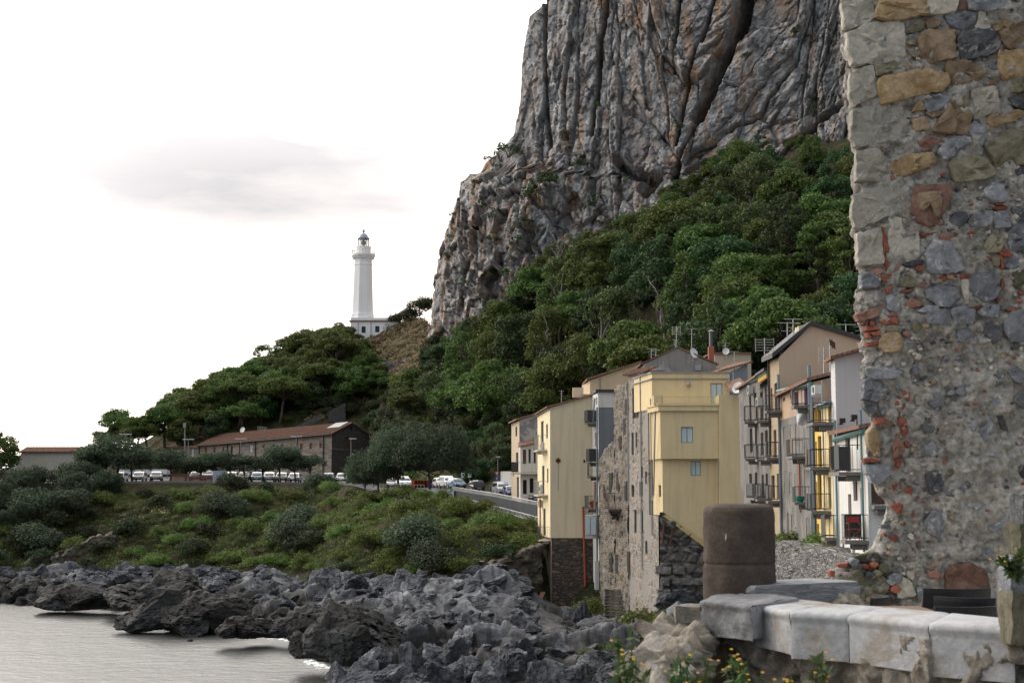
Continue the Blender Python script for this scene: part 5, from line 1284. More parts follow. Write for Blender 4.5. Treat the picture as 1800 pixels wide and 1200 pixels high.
# stone base with large rough blocks
m = MB(); xL = xr(1158); xR = xr(1262)
nx, nz = 60, 90; zt_ = lambda x: z_lo + .25 + (zs2 - z_lo) * max(0, (x - xr(1164)) / (xR - xr(1164)))
gx = np.linspace(0, 1, nx); gz = np.linspace(0, 1, nz); X_, Z_ = np.meshgrid(xL + (xR - xL) * gx, gz); top_ = np.array([zt_(x) for x in X_[0]]); ZZ = 1.0 + (top_[None, :] - 1.0) * Z_
V0 = np.stack((X_, np.full_like(X_, Yf + .05), ZZ), -1)
f1, f2, v = voro(V0 * np.array((.85, 0, 1.25)) + fbm(V0 * .5, 2, 7)[..., None] * .3, 17)
V0[..., 1] -= np.clip(f2 - f1, 0, .25) * .9 * (0.5 + v) - .05 + fbm(V0 * 2, 3, 19) * .10
bm_ = np_mesh("stone_base", V0.reshape(-1, 3) - LOC[ys.name], grid_faces(nz, nx), M_darkrubble); o = link("stone_base", bm_, ys)
for x0_, y0_, x1_, y1_ in ((1168, 917, 1164, 956), (1183, 927, 1178, 960)):
    m = MB(); m.tube([P(x0_, y0_, Yf - .15), P(x1_, y1_, Yf - .55)], .11, 6); m.build('raking_prop', M_rust, ys)
# blocks of the corner
stone_me = []
rr_ = np.random.default_rng(5)
def rough_block(name, sx, sy, sz, mat, seed, n=5, amp=0.10):
    bm = bmesh.new(); bmesh.ops.create_cube(bm, size=1); bmesh.ops.subdivide_edges(bm, edges=bm.edges, cuts=n - 1, use_grid_fill=True)
    V = np.array([v.co for v in bm.verts]); V = np.sign(V) * (np.abs(V) * 2) ** 0.8 / 2
    r_ = np.linalg.norm(V, axis=1, keepdims=True); V = V * (1 - 0.22 * np.clip(r_ - .55, 0, 1)); V = V * np.array((sx, sy, sz))
    V += np.stack([fbm(V * 2.2 / max(sx, sz) + seed * 7.3 + k * 31, 3, 3) for k in range(3)], -1) * amp * max(sx, sz)
    for v, c in zip(bm.verts, V): v.co = c
    me = bpy.data.meshes.new(name); bm.to_mesh(me); bm.free(); me.materials.append(mat); return me
M_blk = rock_mat("corner_block_stone", (0.06, 0.06, 0.062), (0.14, 0.135, 0.13), (0.28, 0.27, 0.255), None, bscale=3, bdist=.1)
bm4 = [rough_block("stone", 1.0, .7, .75, M_blk, k) for k in range(4)]
z = 2.0; k = 0
while z < Zp(985, Yf):
    for xo in ((0, 1.25) if k % 2 else (0.15, 1.5, 2.6)):
        c = link("stone", bm4[(k + int(xo * 3)) % 4], ys); c.location = (xL + .25 + xo - LOC[ys.name][0], Yf - .02 - LOC[ys.name][1], z - LOC[ys.name][2]); c.scale = (rr_.uniform(.6, 1.6), rr_.uniform(.7, 1.1), rr_.uniform(.6, 1.3)); c.rotation_euler = (0, rr_.uniform(-.08, .08), rr_.uniform(-.1, .1))
    z += .9; k += 1

# ------------------------------------------------------------------ old crumbling house on the sea front, left of the yellow one
mo = -0.163; xo0 = xr(1157.5, 900, 116.2)
def ofx(Y): return xo0 + mo * (Y - 116.2)
def oldY(px, py=850):
    s_ = (px - 900) / F / (ct - (600 - py) / F * st); return (xo0 - mo * 116.2) / (s_ - mo)
Y1, Y2, Y3 = oldY(1105), oldY(1081), oldY(1054)
zt1_ = Zp(657, 120)
op = [(ofx(116.25), 116.25), (ofx(Y1), Y1), (ofx(Y1) + 9, Y1), (ofx(116.25) + 5, 119.4), (ofx(119.3) + .6, 119.3)]
oh = House("old_house", "old sea-front house with peeling grey render and narrow wooden windows", op, 1.0, [zb0 - 2.5, zt1_, zt1_ + 1, zb0 - 2.4, zb0 - 2.4], {'*': M_patchy, 0: M_oldplaster}, {}, group=None)
for o in list(oh.t.children): bpy.data.objects.remove(o)
m = MB(); Wo = Wall((ofx(116.25), 116.25), (ofx(Y1), Y1)); Ws = Wall((ofx(119.2), 119.2), (ofx(Y1), Y1))
OH = [(1111.5, 680, 1122.5, 735, 'dark'), (1110, 760, 1114, 799, 'dark'), (1117, 760, 1120, 787, 'dark'), (1110, 852, 1115, 873, 'dark'), (1124, 846, 1130, 872, 'dark'), (1126, 820, 1130, 840, 'dark'), (1115, 895, 1119, 936, 'dark'), (1126, 897, 1130.5, 937, 'dark'), (1134, 950, 1138, 973, 'dark'), (1136, 681, 1138.5, 698, 'glass'), (1134, 828, 1137, 850, 'wood')]
hs = [Wo.rect(*h[:4]) for h in OH]
lowz = Zp(905, 117)
split = Wo.L * (119.2 - 116.25) / (Y1 - 116.25)
facade(m, Wo, 0, split, 1.0, lowz, lowz, [h for h in hs if h[1] < split])
facade(m, Wo, split, Wo.L, 1.0, zt1_, zt1_ + .3, [h for h in hs if h[0] > split])
m.quad((ofx(119.2), 119.2, lowz), (ofx(119.2), 119.2, zt1_), (ofx(119.2) + 6, 119.2, zt1_), (ofx(119.2) + 6, 119.2, lowz))
m.quad((ofx(Y1), Y1, 1), (ofx(Y1) + 9, Y1, 1), (ofx(Y1) + 9, Y1, zt1_ + .3), (ofx(Y1), Y1, zt1_ + .3))
m.build('wall', M_oldplaster, oh.t)
for h, r in zip(OH, hs):
    if not (r[0] < split < r[1]): window(oh.t, Wo, *r, h[4])
m = MB(); m.quad((ofx(119) - .3, 119, zt1_ - .02), (ofx(Y1) - .3, Y1, zt1_ + .28), (ofx(Y1) + 1.2, Y1, zt1_ + .75), (ofx(119) + 1.2, 119, zt1_ + .45)); m.build('roof', M_tile, oh.t)
m = MB()
for k in range(28):
    f = k / 27; y_ = 119 + (Y1 - 119) * f; m.tube([(ofx(y_) - .45, y_, zt1_ + .1 + .3 * f), (ofx(y_) + .6, y_, zt1_ + .52 + .3 * f)], .13, 6)
tag(m.build('eave_tiles', M_tile, oh.t), kind='stuff')
m = MB()
for px, y0, y1 in ((1129, 660, 1000), (1147, 700, 940), (1106, 670, 880)):
    U = Wo.hit(px, 850)[0]; MB().tube([Wo.pt(U, Wo.hit(px, y0)[1], .1), Wo.pt(U, Wo.hit(px, y1)[1], .1)], .06, 5).build('drainpipe', M_pipe, oh.t)
def rough_wall(name, parent, A, B, z0, ztop, mat, n=60, nz_=110, amp=.22, th=.8, jag=.8, seed=3):
    """A broken masonry wall with real relief and a ragged top."""
    W = Wall(A, B); us_ = np.linspace(0, W.L, n); ff = np.linspace(0, 1, nz_)
    tp = np.interp(us_ / W.L, [q[0] for q in ztop], [q[1] for q in ztop]) + fbm(np.stack((us_ * 1.3, us_ * 0, us_ * 0), -1), 3, seed) * jag
    U_, F_ = np.meshgrid(us_, ff); Zz = z0 + (tp[None, :] - z0) * F_
    base_ = np.stack((W.A[0] + W.u[0] * U_, W.A[1] + W.u[1] * U_, Zz), -1)
    q = np.stack((U_ * 1.0, Zz * 0, Zz * 1.35), -1); f1, f2, v = voro(q + fbm(q * .6, 2, seed)[..., None] * .3, seed)
    rel = (v - .35) * amp + np.clip(f2 - f1, 0, .22) * amp * 2 + fbm(q * 1.1, 4, seed + 3) * amp * 1.2
    fr = base_.copy(); fr[..., :2] += W.n * rel[..., None]
    bk_ = base_[-1:].copy(); bk_[..., :2] -= W.n * th; bt = base_[:1].copy(); bt[..., :2] -= W.n * th
    G = np.concatenate((fr, bk_, bt), 0)
    off = LOC[parent.name] if parent is not None else np.zeros(3)
    return link(name, np_mesh(name, G.reshape(-1, 3) - off, grid_faces(nz_ + 2, n), mat), parent)
rt = thing("ruined_house", "roofless ruin of ochre and grey stone with a rotten timber balcony", "ruin", (ofx(Y2), Y2, 1.5))
rough_wall("wall", rt, (ofx(Y1 + .02), Y1 + .02), (ofx(Y2), Y2), 1.0, [(0, Zp(676, Y1)), (1, Zp(682, Y2))], M_oldwall, 60, 150, .11, 1.0, .35, 11)
rough_wall("wall", rt, (ofx(Y2), Y2), (ofx(Y3), Y3), 1.0, [(0, Zp(775, Y2)), (.25, Zp(782, Y2 + 1)), (.6, Zp(790, Y2 + 3)), (1, Zp(812, Y3))], M_oldwall, 60, 120, .11, 1.0, .5, 13)
m = MB(); m.quad((ofx(Y2), Y2 + .02, 1), (ofx(Y2) + 6, Y2 + .5, 1), (ofx(Y2) + 6, Y2 + .5, Zp(682, Y2)), (ofx(Y2), Y2 + .02, Zp(682, Y2))); m.build('inner_wall', M_oldwall, rt)
Wr_ = Wall((ofx(Y1), Y1), (ofx(Y3), Y3))
RH = [(1089, 765, 1093, 790), (1097, 735, 1101, 770), (1085, 830, 1089, 862), (1099, 845, 1103, 880), (1072, 830, 1077, 868), (1062, 850, 1066, 875), (1092, 905, 1096, 940), (1072, 970, 1077, 1006), (1083, 973, 1088, 1008), (1104, 968, 1108, 1010), (1100, 700, 1104, 730)]
for h in RH:
    r = Wr_.rect(*h); m = MB(); Wr_.box(m, r[0], r[1], r[2], r[3], -.3, .10); fo = m.build('window', M_oldwood, rt)
    m = MB(); Wr_.box(m, r[0] + .07, r[1] - .07, r[2] + .07, r[3] - .07, .02, .115); m.build('pane', M_dark, fo)
ru = HV(rt); ru.W = [Wr_]
ru.balcony(0, 1062, 1094, 893, 866, 1.3, iron=M_rust, slab=M_oldwood, th=.22)
m = MB()
for k in range(7):
    z_ = Wr_.hit(1085, 893)[1] - .25 - .12 * k; U = Wr_.hit(1086, 893)[0]; m.box(Wr_.pt(U + rr_.uniform(-.4, .4), z_, .5), (2.2 - .2 * k, .9 - .1 * k, .1), Wr_.axes())
m.build('rotten_boards', M_oldwood, rt)
m = MB(); U = Wr_.hit(1063, 870)[0]; m.box(Wr_.pt(U - 1.0, Wr_.hit(1063, 870)[1], 1.2), (.9, .05, 2.6), Wr_.axes()); m.build('rusty_sheet', M_rust, rt)
# stone steps built against the foot of the ruin
stt = thing("stone_steps", "block of rough stone steps against the foot of the ruin", "steps", P(1080, 1080, Y2 - 3))
for k in range(9):
    q = P(1080, 1083 - k * 5.6, Y2 - 3.2 + k * .22); me = rough_block("step", 1.9, 1.3, .42, M_oldwall, 40 + k, 4, .06)
    o = link("step", me, stt); o.location = tuple(q - LOC[stt.name])
# ------------------------------------------------------------------ the house with hanging balconies between the ruin and the cream house
Yc_ = 139.6
cp_ = [(Xp(1052, 740, Yc_), Yc_), (Xp(1041, 740, Yc_ + 2.3), Yc_ + 2.3), (Xp(1041, 740, Yc_ + 2.3) + 6, Yc_ + 9), (Xp(1085, 740, Yc_) + 3, Yc_ + .2)]
zc = Zp(690, Yc_)
ch = House("town_house", "narrow blue-grey house with boxed balconies squeezed beside the cream house", cp_, 1.0, [zc, zc - .15, zc + .4, zc + .4], {'*': M_bluegrey, 0: M_white}, {0: [(1047, 698, 1050, 712, 'glass'), (1046, 760, 1049, 785, 'wood'), (1047, 850, 1050, 870, 'wood')]})
m = MB(); W = ch.W[3]; ua, ub = sorted((W.hit(1055, 700)[0], W.hit(1080, 700)[0])); W.box(m, ua, W.L + .02, W.hit(1066, 716)[1], zc + .05, .004, .05); ch.part('white_upper_wall', m, M_white)
m = MB(); W.box(m, 0, W.L + .3, zc + .05, zc + .32, -4, .25); ch.part('roof_edge', m, M_slate)
for L_, R_, fy, ry in ((1031, 1044, 745, 723), (1034, 1047, 813, 790), (1031, 1050, 838, 814), (1026, 1052, 893, 871)):
    ch.balcony(0, L_, R_, fy, ry, 1.0, slab=M_oldwood if fy in (838,) else M_slab, panels=[(0, 1, 'front', M_panel), (0, 1, 'u0', M_panel)] if fy < 830 else [(0.3, .8, 'front', M_panel)])
m = MB(); q0, q1 = P(1028, 946, 138.2), P(1049, 905, 138.2); m.prism([(q0[0], 138.0), (q1[0], 138.2), (q1[0] + .3, 139.7), (q0[0] + .2, 139.9)], q0[2], q1[2]); bay = ch.part('bay', m, M_white)
m = MB(); 
for a_, b_ in ((.1, .42), (.5, .92)): m.box((q0[0] + (q1[0] - q0[0]) * (a_ + b_) / 2, 137.99, (q0[2] + q1[2]) / 2 + .1), ((q1[0] - q0[0]) * (b_ - a_), .06, (q1[2] - q0[2]) * .75))
m.build('pane', M_blind, bay)
m = MB(); m.tube([P(1049.5, 716, 139.2), P(1049.5, 1040, 139.2)], .09, 6); ch.part('drainpipe', m, M_pipeblue); m = MB(); m.tube([P(1045, 700, 139.2), P(1043, 740, 140)], .07, 6); ch.part('drainpipe', m, M_pipeblue)
m = MB(); q0, q1 = P(1046, 1036, 139), P(1053, 985, 139); m.prism([(q0[0], 139), (q1[0], 139), (q1[0], 140), (q0[0], 140)], q0[2], q1[2]); ch.part('lean_to', m, M_white)
for i, (px, col) in enumerate(((1040, "flower_red"), (1046, "flower_yellow"))):
    q = P(px, 892.5, 138.6 + .2 * i); t_ = thing("flower_pot", f"{'red' if i == 0 else 'yellow'} pot on the hanging balcony beside the cream house", "flower pot", q)
    m = MB(); m.lathe(q, [(.12, 0), (.19, .35), (.21, .36)], 10); m.build('pot', flat(col, (.32, .03, .03) if i == 0 else (.5, .28, .02), .7), t_)
    m = MB(); r_ = np.random.default_rng(i); 
    V, Fc = leaves(q + (0, 0, .5) + r_.normal(size=(60, 3)) * .12, unit(r_.normal(size=(60, 3))), .1, r_); link('leaves', np_mesh('leaves', V - LOC[t_.name], Fc, M_scrub), t_)
# beige gable above and behind it
Yg = 158
a, b, c_ = P(1037, 668, Yg), P(1126, 637, Yg), P(1131, 660, Yg)
bgx = House("town_house", "beige house with a long sloping shed roof behind the hanging balconies", [(a[0], Yg), (b[0], Yg), (b[0] + .3, Yg + 8), (a[0] - .5, Yg + 8)], 9, [a[2], b[2], b[2], a[2]], plaster("sand_render", (0.53, 0.42, 0.28), amount=.15), {0: []})
bgx.roof([(a[0] - .35, Yg - .3, a[2]), (b[0] + .1, Yg - .3, b[2]), (b[0] + .1, Yg + 8, b[2]), (a[0] - .5, Yg + 8, a[2])], None, .2); bgx.pipe(0, 1054, 665, 690, M_greyframe, .07)
# grey gable with aerials
Ye = 127
gpts = [(1128, 668), (1131, 640), (1160, 626), (1190, 611), (1225, 627), (1259, 640), (1262, 668)]
poly_ = [(Xp(px, py, Ye), Ye) for px, py in gpts[1:6]]; tops_ = [Zp(py, Ye) for px, py in gpts[1:6]]
ge = House("town_house", "old house with a broad grey patched gable crowned by aerials", poly_ + [(poly_[-1][0], Ye + 9), (poly_[0][0], Ye + 9)], 9, tops_ + [tops_[-1], tops_[0]], M_patchy)
pk_ = P(1190, 611, Ye)
ge.roof([(poly_[0][0] - .3, Ye - .1, tops_[0] - .05), (pk_[0], Ye - .1, pk_[2]), (pk_[0], Ye + 9, pk_[2]), (poly_[0][0] - .3, Ye + 9, tops_[0] - .05)], None, .10); ge.roof([(pk_[0], Ye - .1, pk_[2]), (poly_[4][0] + .2, Ye - .1, tops_[4] - .05), (poly_[4][0] + .2, Ye + 9, tops_[4] - .05), (pk_[0], Ye + 9, pk_[2])], None, .15)
for px, y0, y1, kd, w_ in ((1189, 573, 612, 'panel', .75), (1216, 577, 624, 'yagi', .9), (1145, 613, 634, 'bars', .9), (1153, 614, 633, 'yagi', .8), (1187, 597, 614, 'bars', .6)): aerial(ge, px, y0, y1, Ye + .5, kd, w_)
dish(ge, 1220, 620, Ye - .2, .5, (.6, -.7, .3)); 
for px, py in ((1163, 646), (1227, 646)):
    m = MB(); q = P(px, py, Ye - .08); m.box(q, (.55, .1, .5)); ge.part('vent_plate', m, M_alu)
# chimney
ck = thing("chimney", "square brick chimney carrying a tall black flue with a pointed cap", "chimney", P(1250, 640, 131))
q0, q1 = P(1250, 645, 131), P(1250, 609, 131); m = MB(); m.box((q0 + q1) / 2, (.52, .52, q1[2] - q0[2])); m.build('stack', M_brick, ck)
q2 = P(1250, 583, 131); m = MB(); m.lathe(q1, [(.17, 0), (.17, q2[2] - q1[2])], 10); m.build('flue', M_zinc, ck); m = MB(); m.lathe(q2, [(.34, .02), (.0, .24)], 10); m.lathe(q2 - (0, 0, .1), [(.12, 0), (.12, .14)], 8); m.build('cap', M_zinc, ck)
# houses between the yellow one and the row
Yh = 121
a, b = P(1282, 655, Yh), P(1314, 638, Yh)
h1 = House("town_house", "blue-grey blank wall under a red tiled slope, right of the yellow corner house", [(a[0], Yh), (b[0], Yh), (b[0], Yh + 9), (a[0], Yh + 9)], 8, [a[2], b[2], b[2], a[2]], M_bluegrey)
h1.roof([(Xp(1262, 660, Yh), Yh - .2, Zp(655, Yh)), (b[0] + .4, Yh - .2, b[2]), (b[0] + .4, Yh + 10, b[2] + .7), (Xp(1262, 650, Yh), Yh + 10, a[2] + .6)], None, .18); m = MB(); W = h1.W[0]; W.box(m, -.9, -.005, 8, a[2] - .1, -2, .1); h1.part('white_side_wall', m, M_white)
a, b = P(1287, 690, 113.6), P(1314, 680, 113.6); m = MB(); h1.roof([(a[0], 113.6, a[2]), (b[0], 113.6, b[2]), (b[0], 117.5, b[2] + .9), (a[0], 117.5, a[2] + .9)], None, .18, 'lower_roof')
dish(h1, 1296, 681, 113.0, .5, (-.6, -.6, .3)); aerial(h1, 1289, 655, 692, 113.8, 'bars', .2); aerial(h1, 1291, 618, 645, 122, 'bars', .8)
a, b = P(1256, 622, 143), P(1320, 622, 143)
h2 = House("town_house", "low cream attic house with a small dish, behind the brick chimney", [(a[0], 143), (b[0], 143), (b[0], 150), (a[0], 150)], 10, [a[2], b[2], b[2], a[2]], M_beige); h2.roof([(a[0] - .2, 142.8, a[2]), (b[0], 142.8, b[2]), (b[0], 150, b[2] + .3), (a[0] - .2, 150, a[2] + .3)], None, .15); dish(h2, 1276, 617, 142.5, .36, (-.2, -.9, .2)); aerial(h2, 1275, 603, 622, 143, 'bars', .9)

# ------------------------------------------------------------------ cream house on its brown stone base
Yk = 142
cx0, cx1 = Xp(967, 800, Yk), Xp(1041, 800, Yk); Wb_ = (Xp(945, 800, Yk + 11), Yk + 11)
zl, zr_ = Zp(716, Yk), Zp(695, Yk); zbt = Zp(945, Yk)
CH = [(951, 740, 955.5, 792, 'dark'), (960, 745, 963, 770, 'dark'), (953, 818, 957, 868, 'dark'), (961.5, 823, 964, 848, 'dark'), (955, 893, 959, 942, 'dark')]
cr = House("cream_house", "tall cream house with a brown stone base and a dark diamond on its blank side", [(cx0, Yk), (cx1, Yk), (cx1 + .3, Yk + 11), Wb_], zbt, [zl, zr_, zr_, zl - .2], {'*': M_cream, 3: plaster("sky_lit_cream_render", (0.72, 0.63, 0.42), amount=.12, bump=.25)}, {3: CH, 0: [(1025.5, 808, 1029, 813, 'dark')]})  # left face coloured lighter to paint in the brighter sky on that side
cr.roof([(cx0 - .35, Yk - .25, zl - .02), (cx1 + .1, Yk - .25, zr_ - .02), (cx1 + .3, Yk + 11, zr_), (Wb_[0] - .35, Yk + 11, zl - .2)], None, .15); cr.gutter(3, .09, M_greyframe)
for L_, R_, fy, ry in ((938, 962, 793, 768), (938, 963, 869, 846), (940, 966, 945, 923)): cr.balcony(3, L_, R_, fy, ry, .95, slab=M_paleslab, iron=M_greyframe if fy < 900 else M_iron)
for x0, y0, x1, y1 in ((952, 878, 961, 890), (955, 776, 961, 790), (954, 852, 961, 866)): cr.ac(3, x0, y0, x1, y1)
W = cr.W[0]; m = MB(); U, z, _ = W.hit(981, 809); m.box(W.pt(U, z, .03), (.42, .06, .42), ((np.array((W.u[0], W.u[1], 0)) + np.array((0, 0, 1))) / math.sqrt(2), np.array((*W.n, 0)), (np.array((-W.u[0], -W.u[1], 0)) + np.array((0, 0, 1))) / math.sqrt(2))); cr.part('diamond_vent', m, M_rust); m = MB(); m.tube([W.pt(U, z - .2, .01), W.pt(U, W.hit(981, 862)[1], .01)], .025, 4); cr.part('vent_pipe', m, M_greyframe)
m = MB(); a, b = P(1025, 890, Yk - .12), P(1028.5, 1030, Yk - .12); m.tube([a, b], .10, 8); cr.part('drainpipe', m, M_redpipe)
m = MB(); a, b = P(952, 876, Yk + 6), P(952, 935, Yk + 6); m.tube([a - (.15, 0, 0), b - (.15, 0, 0)], .08, 6); cr.part('drainpipe', m, M_redpipe)
m = MB(); A_, B_ = (cx0 + .12, Yk + .02), (Xp(1050, 1000, Yk), Yk + .02); W1 = Wall(A_, B_); facade(m, W1, 0, W1.L, -1, zbt + .0, zbt + .0, ()); m.quad((A_[0], A_[1], zbt), (B_[0], B_[1], zbt), (B_[0], B_[1] + 4, zbt), (A_[0], A_[1] + 4, zbt)); m.build('stone_base', M_brownstone, cr.t)
m = MB(); W2 = Wall(A_, (Wb_[0] + .12, Yk + 11)); facade(m, W2, 0, W2.L, -1, zbt, zbt, [W2.rect(961, 955, 963.5, 983)]); m.build('stone_base', M_tanstone, cr.t)
m = MB(); a = P(1016, 695, Yk + 4); m.box(a + (0, 0, .3), (1.1, .8, 1.0)); cr.part('roof_box', m, M_cream); m = MB()
for k in range(5): m.tube([P(1023 + k * 3.2, 694, Yk + 4), P(1023 + k * 3.2, 700, Yk + 2.5)], .12, 6)
tag(cr.part('ridge_tiles', m, M_tile), kind='stuff')
aerial(cr, 987, 687, 706, Yk + 3, 'bars', .5)

# ------------------------------------------------------------------ grey house by the road
Yq = 166
gx0, gx1 = Xp(913, 800, Yq), Xp(950, 800, Yq); gb = (Xp(899, 800, Yq + 8), Yq + 8)
gr = House("grey_house", "grey two-storey house with a railed balcony, left of the cream house by the road", [(gx0, Yq), (gx1, Yq), (gx1 + 1, Yq + 8), gb], 8.5, [Zp(738, Yq), Zp(726, Yq), Zp(726, Yq), Zp(739, Yq)], {'*': M_grey, 3: M_beige, 0: M_grey}, {3: [(906, 750, 909, 767, 'dark'), (907, 795, 911, 828, 'dark'), (908.5, 838, 912, 875, 'dark')], 0: [(920, 792, 925, 812, 'wood'), (929, 789, 934, 812, 'glass'), (937, 786, 943, 812, 'glass'), (919, 843, 926, 866, 'dark'), (931, 840, 938, 864, 'dark')]})
gr.roof([(gx0 - .4, Yq - .3, Zp(738, Yq) - .02), (gx1, Yq - .3, Zp(726, Yq) - .02), (gx1 + 1, Yq + 8, Zp(726, Yq)), (gb[0] - .4, Yq + 8, Zp(739, Yq))], None, .18)
W = gr.W[0]; m = MB(); ua, ub = sorted((W.hit(913, 800)[0], W.hit(949, 800)[0])); W.box(m, 0, W.L, 8.5, W.hit(930, 782)[1], .004, .9); 
lw = House("grey_house_front", "", [(gx0 + .1, Yq - 1.0), (gx1, Yq - 1.0), (gx1, Yq - .02), (gx0, Yq - .02)], 8.5, [Zp(784, Yq - 1), Zp(776, Yq - 1), Zp(774, Yq), Zp(782, Yq)], {'*': M_white}, {0: [(919, 790, 925, 815, 'wood'), (928, 788, 934, 815, 'glass'), (937, 786, 943, 815, 'glass'), (919, 843, 926, 868, 'dark'), (931, 840, 938, 866, 'dark')]})
for o in list(lw.t.children):
    o.parent = gr.t; dlt = LOC[lw.t.name] - LOC[gr.t.name]; o.location = tuple(dlt)
bpy.data.objects.remove(lw.t)
m = MB(); a, b = P(911, 784, Yq - 1.3), P(950, 775, Yq - 1.3); m.quad(a, b, b + (0, 1.4, .5), a + (0, 1.4, .5)); m.quad(a, b, b - (0, 0, .15), a - (0, 0, .15)); gr.part('porch_roof', m, M_tile)
gr.W[0] = Wall((gx0 + .1, Yq - 1.0), (gx1, Yq - 1.0)); gr.balcony(0, 899, 948, 831, 812, .9, slab=M_paleslab, iron=M_greyframe, panels=[(0.0, .25, 'front', M_panel)])
# ------------------------------------------------------------------ lighthouse
YL = 352.0
M_lwhite = plaster("lighthouse_white", (0.82, 0.83, 0.84), (0.5, 0.45, 0.46), amount=0.18, scale=.2, bump=.15)
def zl_(py): return Zp(py, YL)
k_ = YL / F
lc = P(637.5, 557, YL)
lh = thing("lighthouse", "white octagonal lighthouse with grey dome on a low flat-roofed building", "lighthouse", (lc[0], YL, Zp(592, YL)))
rot_ = PI / 8 + .12
m = MB(); zb_ = Zp(563, YL); m.lathe((lc[0], YL, 0), [(3.05, zb_ - .5), (3.05, zl_(553)), (2.88, zl_(552)), (2.80, zl_(548)), (2.36, zl_(468)), (2.46, zl_(466)), (2.36, zl_(464)), (2.33, zl_(456))], 8, rot_); m.build('tower', M_lwhite, lh)
m = MB(); m.lathe((lc[0], YL, 0), [(2.35, zl_(456)), (2.55, zl_(454)), (2.9, zl_(451.5)), (3.0, zl_(450)), (3.0, zl_(447)), (2.4, zl_(446.9))], 24)
for j in range(24):
    a = 2 * PI * j / 24; m.box((lc[0] + 2.6 * math.cos(a), YL + 2.6 * math.sin(a), zl_(453.6)), (.28, .28, .5))
m.build('gallery', M_lwhite, lh)
m = MB(); zr1 = zl_(440.5)
for j in range(24):
    a = 2 * PI * j / 24; m.tube([(lc[0] + 2.85 * math.cos(a), YL + 2.85 * math.sin(a), zl_(447)), (lc[0] + 2.85 * math.cos(a), YL + 2.85 * math.sin(a), zr1)], .025, 4)
for z in (zr1, zl_(443.6)): m.tube([(lc[0] + 2.85 * math.cos(2 * PI * j / 24), YL + 2.85 * math.sin(2 * PI * j / 24), z) for j in range(25)], .025, 4)
m.build('gallery_railing', M_greyframe, lh)
m = MB(); m.lathe((lc[0], YL, 0), [(1.82, zl_(447)), (1.86, zl_(436)), (1.95, zl_(435.5)), (1.95, zl_(434)), (0.2, zl_(433.8))], 20); m.build('lantern_base', M_lwhite, lh)
m = MB()
for j in range(10):
    a = 2 * PI * (j + .5) / 10; m.tube([(lc[0] + 1.36 * math.cos(a), YL + 1.36 * math.sin(a), zl_(434)), (lc[0] + 1.36 * math.cos(a), YL + 1.36 * math.sin(a), zl_(420))], .07, 5)
m.lathe((lc[0], YL, 0), [(1.42, zl_(421)), (1.42, zl_(420))], 20); m.build('lantern_frame', M_greyframe, lh)
t = NT("lantern_glass"); tr_ = t.n.new("ShaderNodeBsdfTransparent"); gl_ = t.n.new("ShaderNodeBsdfGlossy"); gl_.inputs["Roughness"].default_value = .05; mx_ = t.n.new("ShaderNodeMixShader"); mx_.inputs[0].default_value = .12
t.l.new(tr_.outputs[0], mx_.inputs[1]); t.l.new(gl_.outputs[0], mx_.inputs[2]); t.l.new(mx_.outputs[0], t.out.inputs[0]); M_lglass = t.m
m = MB(); m.lathe((lc[0], YL, 0), [(1.33, zl_(434)), (1.33, zl_(420))], 20); m.f = [f for f in m.f if len(f) == 4]; m.build('pane', M_lglass, lh)
m = MB(); m.lathe((lc[0], YL, 0), [(.3, zl_(434)), (.3, zl_(431)), (.62, zl_(430)), (.75, zl_(427)), (.62, zl_(424)), (.3, zl_(423))], 14); m.build('lens', flat("lens_glass", (.10, .14, .13), .15), lh)
M_dome = flat("dome_grey", (0.22, 0.27, 0.32), .45)
m = MB(); z0_ = zl_(420.5); m.lathe((lc[0], YL, 0), [(1.50, z0_), (1.52, z0_ + .15), (1.30, z0_ + .40), (1.08, z0_ + .85), (.75, z0_ + 1.25), (.35, z0_ + 1.5), (.16, z0_ + 1.55), (.16, z0_ + 1.75), (.32, z0_ + 1.95), (.32, z0_ + 2.15), (.1, z0_ + 2.4), (.05, z0_ + 2.5), (.03, zl_(401))], 20); m.build('dome', M_dome, lh, True)
m = MB(); m.tube([(lc[0] - .35, YL, zl_(404)), (lc[0] + .35, YL, zl_(404))], .03, 4); m.tube([(lc[0] - 2.6, YL - 1, zl_(447)), (lc[0] - 2.6, YL - 1, zl_(439))], .05, 4); m.tube([(lc[0] - 2.6, YL - 1, zl_(442)), (lc[0] - 1.9, YL - 1, zl_(442))], .06, 4); m.build('weather_vane', M_alu, lh)
bx0, bx1 = Xp(616, 575, YL - 4), Xp(700, 575, YL - 4); zt = Zp(565, YL - 4); zg = Zp(605, YL - 4)
Wf = Wall((bx0, YL - 4), (bx1, YL - 4)); hs = [Wf.rect(635.5, 573.5, 642.8, 585), Wf.rect(659.5, 573, 667, 584)]
m = MB(); facade(m, Wf, 0, Wf.L, zg, zt, zt, hs, .3); Wl_ = Wall((bx0, YL - 4), (bx0 - .6, YL + 5)); facade(m, Wl_, 0, Wl_.L, zg, zt, zt, ()); m.poly([(bx0, YL - 4, zt), (bx1, YL - 4, zt), (bx1, YL + 5, zt), (bx0, YL + 5, zt)]); m.quad((bx1, YL - 4, zg), (bx1, YL + 5, zg), (bx1, YL + 5, zt), (bx1, YL - 4, zt)); m.build('wall', M_lwhite, lh)
for r in hs: window(lh, Wf, *r, 'green', deep=.3)
m = MB(); z_ = Zp(564, YL - 4); m.box(((bx0 + bx1) / 2, YL + .4, z_), (bx1 - bx0 + .7, 9.4, .28)); m.build('eaves_band', flat("eaves_brown", (.20, .09, .07), .8), lh)
m = MB(); m.box(((bx0 + bx1) / 2, YL + .5, z_ + .5), (bx1 - bx0, 8.6, .72)); m.build('roof_parapet', M_lwhite, lh)
m = MB(); 
